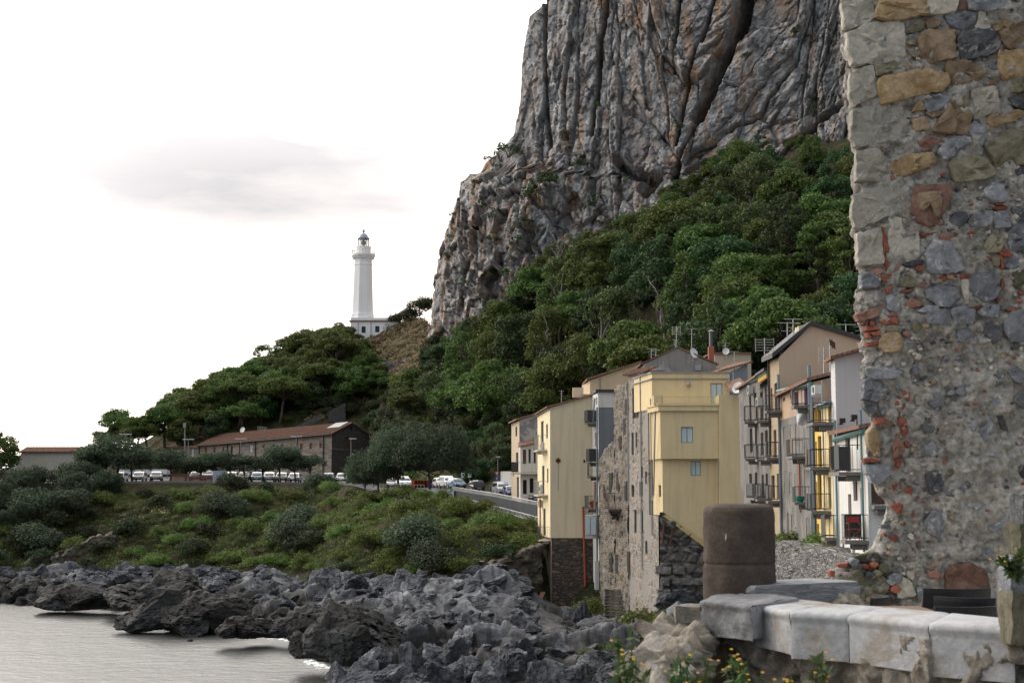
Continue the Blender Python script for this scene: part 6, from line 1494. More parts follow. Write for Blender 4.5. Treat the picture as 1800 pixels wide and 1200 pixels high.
for px in (629.5, 652): MB().tube([P(px, 566, YL - 4.1), P(px, 592, YL - 4.1)], .07, 5).build('drainpipe', M_greyframe, lh)

# ------------------------------------------------------------------ long stone building above the car park
A0 = np.array((Xp(583, 790, 278), 278.0)); B0 = np.array((Xp(350, 790, 300), 300.0)); dL = (B0 - A0); LL = np.hypot(*dL); uL = dL / LL; nL = np.array((-uL[1], uL[0])); nL = nL if nL[1] > 0 else -nL
G1 = A0 + nL * 11.2; Gm = A0 + nL * 5.6; F1 = B0 + nL * 11.2; Fm = B0 + nL * 5.6
ze0, ze1 = Zp(762, 278), Zp(783, 300); zr0 = Zp(743.5, 281.5); zr1 = ze1 + 2.4
LB_ = [(360, 787, 364, 806, 'wooddoor'), (375.2, 786, 379, 803, 'wooddoor'), (391, 786, 394, 800, 'wood'), (405.5, 784, 409, 800, 'dark'), (438.6, 781, 443.4, 795, 'blind'), (461.6, 775, 466, 787, 'wood'), (478.2, 774, 482.8, 785, 'wood'), (494.2, 772.5, 498.8, 784, 'wood'), (510.4, 771, 514.5, 781, 'dark'), (527.6, 772, 532.5, 790, 'wood'), (544.2, 770, 549, 789, 'wood'), (561.5, 768, 566.5, 787, 'wood'), (510.5, 793, 515, 799, 'dark'), (495, 795, 499, 800, 'dark')]  # the single blind is pale colour standing in for a lit window
ls = House("stone_building", "long two-storey stone building with a red tiled roof above the car park", [tuple(A0), tuple(B0), tuple(Fm), tuple(F1), tuple(G1), tuple(Gm)], 13.2, [ze0, ze1, zr1, ze1, ze0, zr0], {'*': M_barnstone, 4: M_barnshade, 5: M_barnshade}, {0: LB_, 5: [(606, 768, 615.5, 788, 'wooddoor')]})
def q3(p, z): return (float(p[0]), float(p[1]), float(z))
ov = -nL * .5; og = -uL * .35
rf = ls.roof([q3(A0 + ov + og, ze0 - .15), q3(B0 + ov, ze1 - .15), q3(Fm, zr1), q3(Gm + og, zr0 + .02)], None, .22); ls.roof([q3(Gm + og, zr0 + .02), q3(Fm, zr1), q3(F1 - ov, ze1 - .15), q3(G1 - ov + og, ze0 - .15)], None, .22)
m = MB()
for k in range(150):           # rows of half-round tiles on the slope that shows
    f = k / 149; a = A0 + ov + dL * f; b = Gm + dL * f; za = ze0 - .15 + (ze1 - ze0) * f + .22; zb_ = zr0 + (zr1 - zr0) * f + .24
    m.tube([q3(a, za), q3(a * .5 + b * .5, (za + zb_) / 2), q3(b, zb_)], .12, 4, False)
tag(m.build('roof_tile_rows', M_tile, ls.t), kind='stuff')
W = ls.W[0]
m = MB(); m.tube([W.pt(0, ze0 - .12, .62), W.pt(W.L, ze1 - .12, .62)], .14, 6); m.build('gutter', M_iron, ls.t)
m = MB()
for px in (351, 400, 422, 449.5, 522, 569):
    U = W.hit(px, 790)[0]; za = ze0 + (ze1 - ze0) * U / W.L; MB().tube([W.pt(U, za - .2, .15), W.pt(U, 14, .15)], .11, 6).build('drainpipe', M_iron, ls.t)
m = MB()                          # brick arches over the openings
for h in LB_:
    r = W.rect(*h[:4]); W.box(MB(), r[0] - .15, r[1] + .15, r[3], r[3] + .22, 0.0, .05).build('lintel', M_brick, ls.t)
Wg = ls.W[5]; m = MB(); q = P(617, 752, 282); U, z, _ = Wg.hit(617, 752.5); c = Wg.pt(U, z, .05); ax = Wg.axes(); m.add([c + .42 * (math.cos(j * PI / 6) * ax[0] + math.sin(j * PI / 6) * ax[2]) for j in range(12)], [tuple(range(12))]); m.build('oculus', M_dark, ls.t)
m = MB(); m.box(Wall(tuple(A0), tuple(G1)).pt(5.5, Zp(790, 281), .05), (11, .12, .18), Wall(tuple(A0), tuple(G1)).axes()); m.build('string_course', M_barnstone, ls.t)
m = MB(); f0, f1_ = .01, .10; pa = lambda f, g: (1 - g) * np.array(q3(A0 + dL * f, ze0 + (ze1 - ze0) * f + .42)) + g * np.array(q3(Gm + dL * f, zr0 + (zr1 - zr0) * f + .48))
m.quad(pa(f0, .45), pa(f1_, .45), pa(f1_, .95), pa(f0, .95)); m.build('skylight', M_pipe, ls.t)
B1 = B0 + uL * 12.5; an = [tuple(B0 + nL * .3), tuple(B1 + nL * .3), tuple(B1 + nL * 9), tuple(B0 + nL * 9)]
ax_ = House("stone_building", "", an, 13.2, [Zp(786, 302), Zp(787, 310), Zp(787, 310) + 1.6, Zp(786, 302) + 1.6], M_barnstone, {0: [(318, 791, 322.5, 800, 'wooddoor'), (335.5, 788, 340, 802, 'blind')]})
for o in list(ax_.t.children): o.parent = ls.t; o.location = tuple(LOC[ax_.t.name] - LOC[ls.t.name])
bpy.data.objects.remove(ax_.t)
ls.roof([q3(B0 - nL * .2, Zp(786, 302) - .1), q3(B1 - nL * .2, Zp(787, 310) - .1), q3(B1 + nL * 9, Zp(787, 310) + 1.6), q3(B0 + nL * 9, Zp(786, 302) + 1.6)], None, .2)
dish(ls, 426, 755, 292, .6, (-.4, -.8, .3)); aerial(ls, 457, 749, 757, 290, 'panel', 1.0); aerial(ls, 465, 750, 757, 290, 'panel', 1.0)

# low pale house at the far left
Yw = 262
a, b = Xp(37, 800, Yw), Xp(150, 800, Yw)
lwh = House("low_house", "low pale plastered house with a long red tiled roof at the far left", [(a, Yw), (b, Yw), (b, Yw + 7), (a, Yw + 7)], 12.5, [Zp(795, Yw)] * 4, {'*': plaster("pale_old_render", (.46, .43, .38), amount=.4)}, {0: []})
lwh.roof([(a - .3, Yw - .4, Zp(795, Yw) - .05), (b, Yw - .4, Zp(795, Yw) - .05), (b, Yw + 3.5, Zp(786, Yw)), (a - .3, Yw + 3.5, Zp(786, Yw))], None, .2)
m = MB()
for k in range(44): x = a + (b - a) * k / 43; m.tube([(x, Yw - .45, Zp(795, Yw) + .15), (x, Yw + 3.4, Zp(786, Yw) + .2)], .11, 4, False)
tag(lwh.part('roof_tile_rows', m, M_tile), kind='stuff')
m = MB(); W = lwh.W[0]; r = W.rect(70, 807, 78, 815); W.box(m, r[0], r[1], r[2], r[3], .003, .04); lwh.part('old_patch', m, M_beige)
a2, b2 = Xp(15, 800, Yw + .5), Xp(37, 800, Yw + .5); m = MB(); m.prism([(a2, Yw + .5), (b2 - .05, Yw + .5), (b2 - .05, Yw + 5), (a2, Yw + 5)], 12.5, [Zp(805, Yw), Zp(805, Yw), Zp(801, Yw), Zp(801, Yw)]); lwh.part('annexe', m, M_white); m = MB(); m.quad((a2 - .2, Yw + .3, Zp(805, Yw) + .05), (b2, Yw + .3, Zp(805, Yw) + .05), (b2, Yw + 5, Zp(800, Yw)), (a2 - .2, Yw + 5, Zp(800, Yw))); m.quad((a2 - .2, Yw + .3, Zp(805, Yw) - .3), (b2, Yw + .3, Zp(805, Yw) - .3), (b2, Yw + .3, Zp(805, Yw) + .05), (a2 - .2, Yw + .3, Zp(805, Yw) + .05)); lwh.part('roof', m, M_tile)

# ------------------------------------------------------------------ road, car park, walls
M_asphalt = flat("asphalt", (0.055, 0.055, 0.058), .95, scale=.8, var=.25)
M_roadwall = flat("grey_road_wall", (0.075, 0.078, 0.085), .9, var=.3, scale=1.2)
M_beigewall = flat("beige_retaining_wall", (0.26, 0.22, 0.175), .95, var=.25)
M_bluewall = flat("pale_blue_wall", (0.30, 0.34, 0.40), .9, var=.2)
def Rz(R, px): return P(px, float(np.interp(px, R[0], R[1])), float(np.interp(px, R[0], R[2])))
hroad = lambda px: float(np.interp(px, [650, 670, 800, 870, 950], [.10, .85, .80, 1.15, 1.4]))
m = MB(); xs_ = list(range(-300, 1001, 12)); vs = []
for px in xs_:
    a, b = Rz(R5, px), Rz(R6, px); vs += [a + (0, .3, hroad(px)), b + (0, -.3, .10)]
m.add(vs, [(2 * i, 2 * i + 2, 2 * i + 3, 2 * i + 1) for i in range(len(xs_) - 1)])
tag(m.build('road', M_asphalt), kind='structure')
def line_wall(name, pts, h, th, mat, parent, lift=0.0):
    m = MB(); v = []
    for i, p in enumerate(pts):
        hh_ = h[i] if hasattr(h, '__len__') else h; p = np.array(p)
        v += [p + (0, 0, -1.2), p + (0, 0, hh_), p + (0, th, hh_), p + (0, th, -1.2)]
    m.add(v, [(4 * i + j, 4 * i + 4 + j, 4 * i + 4 + (j + 1) % 4, 4 * i + (j + 1) % 4) for i in range(len(pts) - 1) for j in range(4)] + [(0, 1, 2, 3), tuple(4 * len(pts) - 4 + j for j in range(4))])
    return m.build(name, mat, parent)
rw = thing("road_wall", "dark grey parapet wall with a white rail curving along the road edge", "wall", Rz(R5, 870))
pts = [Rz(R5, px) for px in range(796, 951, 7)]; hts = list(np.interp(range(796, 951, 7), [796, 870, 950], [.9, 1.35, 1.6]))
line_wall('wall', pts, hts, .35, M_roadwall, rw)
m = MB()
for i, p in enumerate(pts):
    if i < len(pts) - 1:
        for k in range(4):
            f = k / 4; q = p * (1 - f) + pts[i + 1] * f; h_ = hts[i]; m.tube([q + (0, .17, h_), q + (0, .17, h_ + .42)], .03, 4)
m.tube([p + (0, .17, h_ + .42) for p, h_ in zip(pts, hts)], .035, 4); m.build('railing', M_frame, rw)
m = MB(); pl_ = [p + (0, -1.2, -.25) for p in pts[3:]]
for p, p2 in zip(pl_[:-1], pl_[1:]):
    for k in range(3): q = p + (p2 - p) * k / 3; m.tube([q - (0, 0, .3), q + (0, 0, .55)], .03, 4)
m.tube([p + (0, 0, .55) for p in pl_], .035, 4); m.build('lower_railing', M_frame, rw)
line_wall('footway_kerb', pl_, .12, .8, M_paleslab, rw)
tw_ = thing("terrace_wall", "curved beige retaining wall under the two old tamarisks", "wall", Rz(R5, 700))
pts = [Rz(R5, px) - (0, .4, 0) for px in range(668, 752, 6)]; line_wall('wall', pts, 1.1, .4, M_beigewall, tw_)
pts2 = [Rz(R5, px) - (0, .4, 0) for px in range(750, 800, 6)]; line_wall('wall', pts2, 1.0, .4, M_bluewall, tw_, 0)
m = MB(); m.tube([p + (0, .2, 1.55) for p in pts], .035, 4)
for p in pts: m.tube([p + (0, .2, 1.0), p + (0, .2, 1.55)], .03, 4)
m.build('railing', M_greyframe, tw_)
cw = thing("car_park_wall", "low grey wall with a brown fence along the car park edge", "wall", Rz(R5, 350))
line_wall('wall', [Rz(R5, px) for px in range(130, 600, 10)], .30, .3, M_slab, cw)
m = MB(); 
for px in range(300, 392, 2): q = Rz(R5, px); m.box(q + (0, .1, .75), (.12, .05, 1.0))
m.build('fence_boards', flat("reddish_fence", (.13, .055, .035), .8), cw)['kind'] = 'stuff'
m = MB(); rp_ = [Rz(R5, px) + (0, .15, 1.05) for px in range(395, 600, 8)]; m.tube(rp_, .04, 4)
for p in rp_: m.tube([p - (0, 0, .7), p], .035, 4)
m.build('railing', M_greyframe, cw)
for i, px in enumerate((381, 393)):
    q = Rz(R5, px); o = MB().box(q + (0, -.2, .9), (1.0, .8, 1.8)).build("utility_box", M_bluewall); tag(o, ["pale grey utility cabinet, left of two at the car park fence end", "pale grey utility cabinet, right of two at the car park fence end"][i], "cabinet", "utility cabinets")
# long white canopy and kiosk at the end of the car park
cn_ = thing("canopy", "long white flat canopy on posts in the car park under the pines", "canopy", P(255, 840, 262))
a, b = P(212, 829, 262), P(298, 829, 262); m = MB(); m.box((a + b) / 2, (b[0] - a[0], 4, .9)); m.build('roof', M_frame, cn_); m = MB()
for k in range(7): x = a[0] + (b[0] - a[0]) * k / 6; MB().box((x, 260.3, (a[2] + 14.6) / 2 - .2), (.16, .16, a[2] - 14.4)).build('post', M_greyframe, cn_)
ki = thing("kiosk", "small kiosk with an orange awning at the car park end", "kiosk", P(183, 848, 250))
a = P(180, 836, 250); m = MB(); m.box(a + (0, .8, -.6), (4.2, 2, 2.6)); m.build('cabin', M_paleslab, ki); m = MB(); m.box(a + (0, -.3, .9), (4.6, 2.2, .18)); m.build('awning', flat("orange_awning", (.42, .12, .03), .8), ki)
# street lamps
def lamp(px, y0, y1, Y, heads, label, w=1.1):
    q = P(px, y1, Y); tpp = P(px, y0, Y); t_ = thing("street_lamp", label, "street lamp", q, "street lamps")
    m = MB(); m.tube([q, tpp], [.10, .06], 6); m.build('post', M_pipe, t_)
    m = MB()
    for s in heads: MB().box(tpp + (s * w * .6, 0, .03), (w, .35, .14)).build('lamp_head', M_dish, t_)
lamp(221, 763, 845, 258, (-1, 1), "twin-headed street lamp under the umbrella pines, farther of two", 1.0); lamp(250, 770, 845, 252, (-1, 1), "twin-headed street lamp in the car park, right of its twin", 1.0)
lamp(331, 772, 845, 250, (-1, 1), "twin-headed street lamp before the low roof end", .9); lamp(423, 771, 845, 250, (-1, 1), "twin-headed lamp before the long facade, its head over the gutter", .9); lamp(521, 767, 845, 248, (-1, 1), "twin-headed lamp before the arched windows", .9)
lamp(617, 771, 850, 240, (.4,), "street lamp standing before the dark gable", 1.2); lamp(656, 774, 862, 228, (.3,), "street lamp with only its head above the bushes", 1.1); lamp(704, 773, 862, 222, (.4,), "street lamp head above the left old tamarisk", 1.2); lamp(752, 772, 860, 216, (.5,), "street lamp rising behind the round tamarisk", 1.2)
lamp(875, 803, 868, 196, (.1,), "street lamp beside the road signs", .6)
t_ = thing("mast", "tall grey floodlight mast behind the low roof end", "mast", P(325, 800, 300)); m = MB(); m.tube([P(325, 790, 300), P(325, 744, 300)], [.16, .1], 6); m.build('post', M_pipe, t_); m = MB(); m.box(P(324.5, 747, 300), (.6, .4, 1.0)); m.build('floodlight', M_pipe, t_)
# telegraph poles
for px, y0, y1, Y, lb in ((830, 775, 852, 215, "thin grey telegraph pole on the bank behind the road"),):
    t_ = thing("telegraph_pole", lb, "pole", P(px, y1, Y)); m = MB(); m.tube([P(px, y1, Y), P(px, y0, Y)], .1, 6); m.build('post', M_pipe, t_); m = MB(); m.tube([P(px - 4, y0 + 8, Y), P(px + 9, y0 + 10, Y)], .05, 4); m.build('crossarm', M_pipe, t_)
# road signs
M_sred = flat("sign_red", (.45, .03, .04), .5); M_sblue = flat("sign_blue", (.02, .08, .32), .5); M_swhite = flat("sign_white", (.7, .7, .7), .5)
def disc(m, c, r, o=0, n=16): c = np.array(c) - (0, o, 0); m.add([c + r * np.array((math.cos(2 * PI * k / n), 0, math.sin(2 * PI * k / n))) for k in range(n)] + [c + (0, .02, 0) + r * np.array((math.cos(2 * PI * k / n), 0, math.sin(2 * PI * k / n))) for k in range(n)], [tuple(range(n))] + [(k, (k + 1) % n, n + (k + 1) % n, n + k) for k in range(n)])
def sign(px, ys_list, ybase, Y, label):
    q = P(px, ybase, Y); t_ = thing("road_sign", label, "road sign", q, "road signs"); m = MB(); m.tube([q, P(px, ys_list[0][1] - 2, Y)], .045, 5); m.build('post', M_pipe, t_)
    for kd, y, r in ys_list:
        c = P(px, y, Y) - (0, .1, 0); r = r * Y / F; b = MB()
        if kd == 'yield':
            b.add([c + (-r, 0, r * .75), c + (r, 0, r * .75), c + (0, 0, -r)], [(0, 1, 2)]); p_ = b.build('sign_plate', M_sred, t_); g = MB(); c2 = c - (0, .03, 0); g.add([c2 + (-r * .55, 0, r * .48), c2 + (r * .55, 0, r * .48), c2 + (0, 0, -r * .5)], [(0, 1, 2)]); g.build('sign_face', M_swhite, p_)
        elif kd == 'arrow':
            disc(b, c, r); p_ = b.build('sign_plate', M_sblue, t_); g = MB(); c2 = c - (0, .03, 0); g.add([c2 + v for v in ((-.12 * r, 0, -.6 * r), (.12 * r, 0, -.6 * r), (.12 * r, 0, .1 * r), (.5 * r, 0, .1 * r), (0, 0, .65 * r), (-.5 * r, 0, .1 * r), (-.12 * r, 0, .1 * r))], [tuple(range(7))]); g.build('sign_face', M_swhite, p_)
        elif kd == 'noparking':
            disc(b, c, r); p_ = b.build('sign_plate', M_sred, t_); g = MB(); disc(g, c, r * .78, .03); g.build('sign_face', M_sblue, p_); g = MB(); u_ = np.array((.707, 0, .707)); w_ = np.array((-.707, 0, .707)); c2 = c - (0, .05, 0); g.quad(c2 - u_ * r * .78 - w_ * r * .1, c2 + u_ * r * .78 - w_ * r * .1, c2 + u_ * r * .78 + w_ * r * .1, c2 - u_ * r * .78 + w_ * r * .1); g.build('sign_bar', M_sred, p_)
        else:
            b.box(c, (r * 1.6, .05, r * 2)); p_ = b.build('sign_plate', M_swhite, t_)
            if kd == 'board': g = MB(); disc(g, c + (0, 0, r * .25), r * .42, .04); g.build('sign_face', M_sblue, p_)
sign(873.5, [('yield', 832, 5), ('arrow', 841, 4)], 862, 190, "red and white give-way triangle above a blue round arrow sign")
sign(883.5, [('noparking', 840, 4)], 862, 186, "red-blue no-stopping disc on the pole right of the give-way sign")
sign(896, [('board', 840, 4)], 864, 184, "small white board with a blue disc near the grey house")
sign(757, [('arrow', 851, 3.6)], 862, 203, "blue round arrow sign before the red barrier"); sign(790, [('arrow', 852, 3.6)], 862, 202, "blue round arrow sign before the parked white car")
sign(814, [('board', 835, 4.4)], 858, 208, "white information board, left of two on the bank"); sign(825.5, [('board', 835, 3.6)], 858, 206, "narrow white parking board, right of two on the bank")
# red plastic barriers
o = thing("barrier", "row of red plastic works barriers behind the terrace wall", "barrier", P(745, 864, 214)); m = MB()
M_orp = flat('orange_red_plastic', (.46, .07, .03), .6)
for k in range(7): q = P(728 + k * 5.5, 853, 213); MB().box(q, (.9, .06, 1.5)).box(q - (.42, 0, .0), (.1, .1, 1.8)).build('panel', M_orp, o)
# white garage wall with a gate behind the signs
o = thing("white_wall", "white wall at the steps beside the grey house, behind the signs", "wall", P(893, 855, 182)); a, b = P(880, 850, 183), P(903, 838, 178); m = MB(); m.prism([(a[0], 183), (b[0], 178), (b[0], 178.4), (a[0], 183.4)], 11.5, [Zp(828, 183), Zp(828, 178), Zp(828, 178), Zp(828, 183)]); m.build('wall', M_white, o)

# ------------------------------------------------------------------ cars
M_tyre = flat("tyre_rubber", (.012, .012, .012), .9); M_rim = flat("wheel_rim", (.3, .3, .31), .35, .7); M_light = flat("headlight_lens", (.6, .6, .6), .15); M_tail = flat("tail_light", (.3, .01, .01), .3); M_trim = flat("black_trim", (.015, .015, .016), .6); M_plate = flat("number_plate", (.6, .6, .55), .5)
def paint(name, c): t = NT(name); t.done(c, .28, None, .5); t.b.inputs["Coat Weight"].default_value = .6; return t.m
PAINT = {'silver': paint("silver_paint", (.42, .43, .44)), 'blue': paint("dark_blue_paint", (.02, .05, .22)), 'white': paint("white_paint", (.72, .73, .74)), 'dark': paint("dark_grey_paint", (.03, .032, .036)), 'sky': paint("light_blue_paint", (.13, .24, .36)), 'black': paint("black_paint", (.012, .012, .014))}
SIDE = {'hatch': [(-1.95, .35), (-1.95, .72), (-1.88, .95), (-1.62, 1.40), (-1.30, 1.50), (.15, 1.48), (.55, 1.34), (1.05, .98), (1.75, .84), (1.95, .62), (1.95, .35)], 'van': [(-2.1, .38), (-2.1, .9), (-2.02, 1.2), (-1.85, 1.70), (-1.4, 1.80), (.45, 1.76), (.95, 1.45), (1.4, 1.08), (1.9, .95), (2.1, .7), (2.1, .38)]}
def car_proto(kind, col, name):
    S_ = SIDE[kind]; hw = .84; m = MB(); n = len(S_); belt = .95 if kind == 'hatch' else 1.15; topz = max(z for _, z in S_)
    def wy(z, f=1.0): return hw * (1 - .20 * max(0, (z - belt) / (topz - belt))) * f
    rows_ = [(-1, .97), (-1, 1.0), (0, 1.0), (1, 1.0), (1, .97)]
    vs = []
    for x, z in S_:
        e = .93 if (abs(x) > 1.9 and z < .8) else 1
        vs += [(x * .985, -wy(z) * e, z), (x, -wy(z) * .86 * e, z + (.03 if z > 1 else 0)), (x * 1.01, 0, z + (.05 if z > 1 else 0)), (x, wy(z) * .86 * e, z + (.03 if z > 1 else 0)), (x * .985, wy(z) * e, z)]
    fs = [(5 * i + j, 5 * i + j + 1, 5 * ((i + 1) % n) + j + 1, 5 * ((i + 1) % n) + j) for i in range(n) for j in range(4)]
    fs += [tuple(5 * i for i in range(n))[::-1], tuple(5 * i + 4 for i in range(n))]
    m.add(vs, fs)
    t_ = thing(name, "", "car")
    b = m.build('body', PAINT[col], t_)
    up = [(x, z) for x, z in S_ if z > belt - .08]; x0, x1 = up[0][0], up[-1][0]; zt = topz
    for s in (-1, 1):
        g = MB(); P4 = [(up[0][0] + .28, belt + .02), (up[1][0] + .22, zt - .16), (up[-2][0] - .12, zt - .2), (up[-1][0] - .18, belt + .02)]
        g.add([(x, s * (wy(z) + .012), z) for x, z in P4], [(0, 1, 2, 3)]); g.build('side_window', M_glass, t_)
        g = MB(); g.box((x1 - .25, s * (hw + .08), belt + .08), (.16, .16, .12)); g.build('wing_mirror', PAINT[col], t_)
        g = MB(); g.box((1.86 if kind == 'hatch' else 2.0, s * .62, .70 if kind == 'hatch' else .8), (.2, .32, .17)); g.build('headlight', M_light, t_)
        g = MB(); g.box((S_[1][0] + .06, s * .68, .86 if kind == 'hatch' else 1.1), (.16, .22, .26)); g.build('tail_light', M_tail, t_)
        for x in (-1.2, 1.22):
            w = MB(); prof = [(.16, -.1), (.30, -.1), (.31, -.06), (.31, .06), (.30, .1), (.16, .1)]
            w.lathe((0, 0, 0), prof, 14); w.v = [(a + x, c_ + s * (hw - .08), bb + .31) for a, bb, c_ in w.v]; ty = w.build('wheel', M_tyre, t_)
            w = MB(); w.lathe((0, 0, 0), [(.0, -.105), (.19, -.108), (.19, .108), (.0, .105)], 10); w.v = [(a + x, c_ + s * (hw - .08), bb + .31) for a, bb, c_ in w.v]; w.build('rim', M_rim, ty)
    i4 = len(S_) - 4; (xa, za), (xb, zb2) = S_[-5], S_[-4]
    g = MB(); g.add([(xa + .10, -wy(za) * .8, za - .02), (xa + .10, wy(za) * .8, za - .02), (xb - .02 + .04, wy(zb2) * .86, zb2 + .06), (xb - .02 + .04, -wy(zb2) * .86, zb2 + .06)], [(0, 1, 2, 3)]); g.v = [(x + .02, y, z + .03) for x, y, z in g.v]; g.build('windscreen', M_glass, t_)
    (xa, za), (xb, zb2) = S_[2], S_[3]; g = MB(); g.add([(xa - .02, -wy(za) * .82, za + .03), (xa - .02, wy(za) * .82, za + .03), (xb - .04, wy(zb2) * .8, zb2 - .06), (xb - .04, -wy(zb2) * .8, zb2 - .06)], [(0, 1, 2, 3)]); g.build('rear_window', M_glass, t_)
    xe = S_[-1][0]
    for s, nm in ((1, 'front_bumper'), (-1, 'rear_bumper')):
        g = MB(); g.box((s * xe, 0, .42), (.16, 1.5, .22)); bu = g.build(nm, M_trim, t_); g = MB(); g.box((s * (xe + .09), 0, .5), (.02, .5, .11)); g.build('number_plate', M_plate, bu)
    return t_
CP = {}
for kd, col in (('hatch', 'silver'), ('hatch', 'blue'), ('hatch', 'white'), ('hatch', 'dark'), ('hatch', 'sky'), ('van', 'white'), ('van', 'silver'), ('hatch', 'black')): CP[(kd, col)] = [car_proto(kd, col, "parked_car"), False]
def car(kd, col, px, py, Y, rz, label, group, z=None):
    pr = CP[(kd, col)]; o = pr[0] if not pr[1] else copy_tree(pr[0]); pr[1] = True
    q = P(px, py, Y); o.location = (q[0], Y, q[2] if z is None else z); o.rotation_euler = (0, 0, rz); o['label'] = label; o['group'] = group
    return o
def roadz(px, Y): a, b = Rz(R5, px), Rz(R6, px); f = (Y - a[1]) / (b[1] - a[1]); z0 = a[2] + hroad(px); return z0 + (b[2] + .1 - z0) * min(1, max(0, f)) + .01
gR = "cars parked along the road"
for kd, col, px, Y, rz, lb in (('hatch', 'silver', 926, 171, -1.45, "pale silver hatchback nearest the cream house, facing the lens"), ('hatch', 'blue', 898, 176, -1.40, "dark blue hatchback between two silver cars on the road"), ('van', 'silver', 881, 181, -1.35, "silver people carrier behind the blue hatchback"), ('hatch', 'black', 940, 166.3, -1.5, "dark car half hidden by the cream house balcony"), ('hatch', 'dark', 836, 190, 1.85, "dark car driving away along the road"), ('hatch', 'sky', 802, 197, -1.2, "light blue car under the edge of the round tamarisk"), ('van', 'white', 786, 202.5, -1.25, "white van-like car beside the blue arrow sign"), ('hatch', 'white', 774, 208, -1.3, "white hatchback next to the red barriers"), ('van', 'white', 709, 209, -1.3, "white car behind the terrace railing between the trunks"), ('hatch', 'silver', 690, 212, -1.6, "grey car at the left end of the terrace")): car(kd, col, px, 860, Y, rz, lb, gR, roadz(px, Y))
gP = "cars in the car park"
PK = [('hatch', 'sky', 188), ('hatch', 'white', 211), ('hatch', 'white', 245), ('hatch', 'silver', 275), ('hatch', 'white', 345), ('van', 'white', 367), ('hatch', 'white', 408), ('hatch', 'dark', 430), ('hatch', 'sky', 452), ('hatch', 'white', 474), ('hatch', 'silver', 496), ('hatch', 'white', 518), ('hatch', 'blue', 578), ('hatch', 'silver', 602)]
ordn = ["at the kiosk", "second from the kiosk", "under the left end of the canopy", "under the right end of the canopy", "behind the left fence boards", "behind the right fence boards", "just right of the utility cabinets", "below the light window", "below the fifth drainpipe", "under the upper windows", "below the middle arched window", "last before the largest tamarisk", "alone right of the largest tamarisk", "rightmost, by the gully bushes"]
for i, (kd, col, px) in enumerate(PK): Y = 214 + (i % 3) * .5; car(kd, col, px, 846, Y, -1.5 + random.uniform(-.1, .1), f"{dict(sky='light blue', white='white', silver='silver', dark='dark grey', blue='dark blue')[col]} parked {'van' if kd == 'van' else 'car'} {ordn[i]}", gP, roadz(px, Y))
for k, pr in CP.items():
    if not pr[1]:
        for ch in pr[0].children_recursive: bpy.data.objects.remove(ch)
        bpy.data.objects.remove(pr[0])
# scooter
q = P(864, 860, 187); t_ = thing("scooter", "dark motor scooter parked by the road signs", "scooter", (q[0], 187, roadz(864, 187))); o0 = LOC[t_.name]
m = MB(); m.tube([o0 + (0, .55, .75), o0 + (.05, .4, .45), o0 + (0, -.1, .35), o0 + (0, -.45, .55), o0 + (0, -.62, 1.0)], [.12, .2, .14, .17, .07], 8); m.build('body', M_trim, t_); m = MB(); m.box(o0 + (0, .3, .8), (.3, .75, .12)); m.build('seat', M_trim, t_); m = MB(); m.tube([o0 + (-.32, -.6, 1.05), o0 + (.32, -.6, 1.05)], .03, 5); m.build('handlebar', M_alu, t_)
for y in (-.68, .62):
    w = MB(); w.lathe((0, 0, 0), [(.1, -.05), (.24, -.05), (.25, 0), (.24, .05), (.1, .05)], 12); w.v = [(o0[0] + c_, o0[1] + y + a, o0[2] + .25 + b) for a, b, c_ in w.v]; w.build('wheel', M_tyre, t_)

# ------------------------------------------------------------------ walls and fences on the hill
M_ruin = rubble('ruin_stone', [(0.14, 0.115, 0.09), (0.19, 0.155, 0.12), (0.11, 0.10, 0.09), (0.22, 0.185, 0.14)], (0.12, 0.105, 0.085), 2.2, (0.8, 1.5), 1.0, 0.07)
o = thing("hill_wall", "grey stone retaining wall climbing behind the long stone building", "wall", P(565, 735, 304))
for a, b, y0, y1 in ((517, 577, 751, 722), (578, 608, 723, 708)):
    pa_, pb = P(a, y0, 303), P(b, y1, 306); m = MB(); m.prism([(pa_[0], 302.5), (pb[0], 305.5), (pb[0], 306.2), (pa_[0], 303.2)], 20, [pa_[2], pb[2], pb[2], pa_[2]]); m.build('wall', M_dryrubble, o)
o = thing("hill_wall", "ruined grey terrace wall below the dry grass saddle", "wall", P(695, 655, 318)); rough_wall("wall", o, (Xp(667, 650, 318), 318), (Xp(732, 650, 316), 316), Zp(682, 318) - 2, [(0, Zp(634, 318)), (.4, Zp(638, 318)), (.7, Zp(634, 317)), (1, Zp(640, 316))], M_dryrubble, 50, 24, .3, .8, .7, 31)
for i, (pts_, lb) in enumerate(((((45, 992), (75, 978), (120, 965)), "low end of the ruined ochre terrace wall on the far slope"), (((95, 985), (140, 958), (180, 945), (205, 940)), "tallest stretch of the ruined ochre terrace wall"), (((178, 950), (215, 930), (250, 918), (280, 908)), "upper stretch of the ruined stone terrace wall"))):
    (xa, ya), (xb, yb) = pts_[0], pts_[-1]; Yq_ = on_ground((xa + xb) / 2, (ya + yb) / 2 + (22 if i < 2 else 10))[1]; o = thing("ruined_wall", lb, "wall", P((xa + xb) / 2, (ya + yb) / 2, Yq_), "ruined terrace walls")
    rough_wall("wall", o, (Xp(xa, ya, Yq_), Yq_ - 1), (Xp(xb, yb, Yq_ + 3), Yq_ + 4), 2.5, [((x - xa) / (xb - xa), Zp(y - 2, Yq_ + 2)) for x, y in pts_], M_ruin, 70, 40, .3, 1.0, .8, 41 + i)
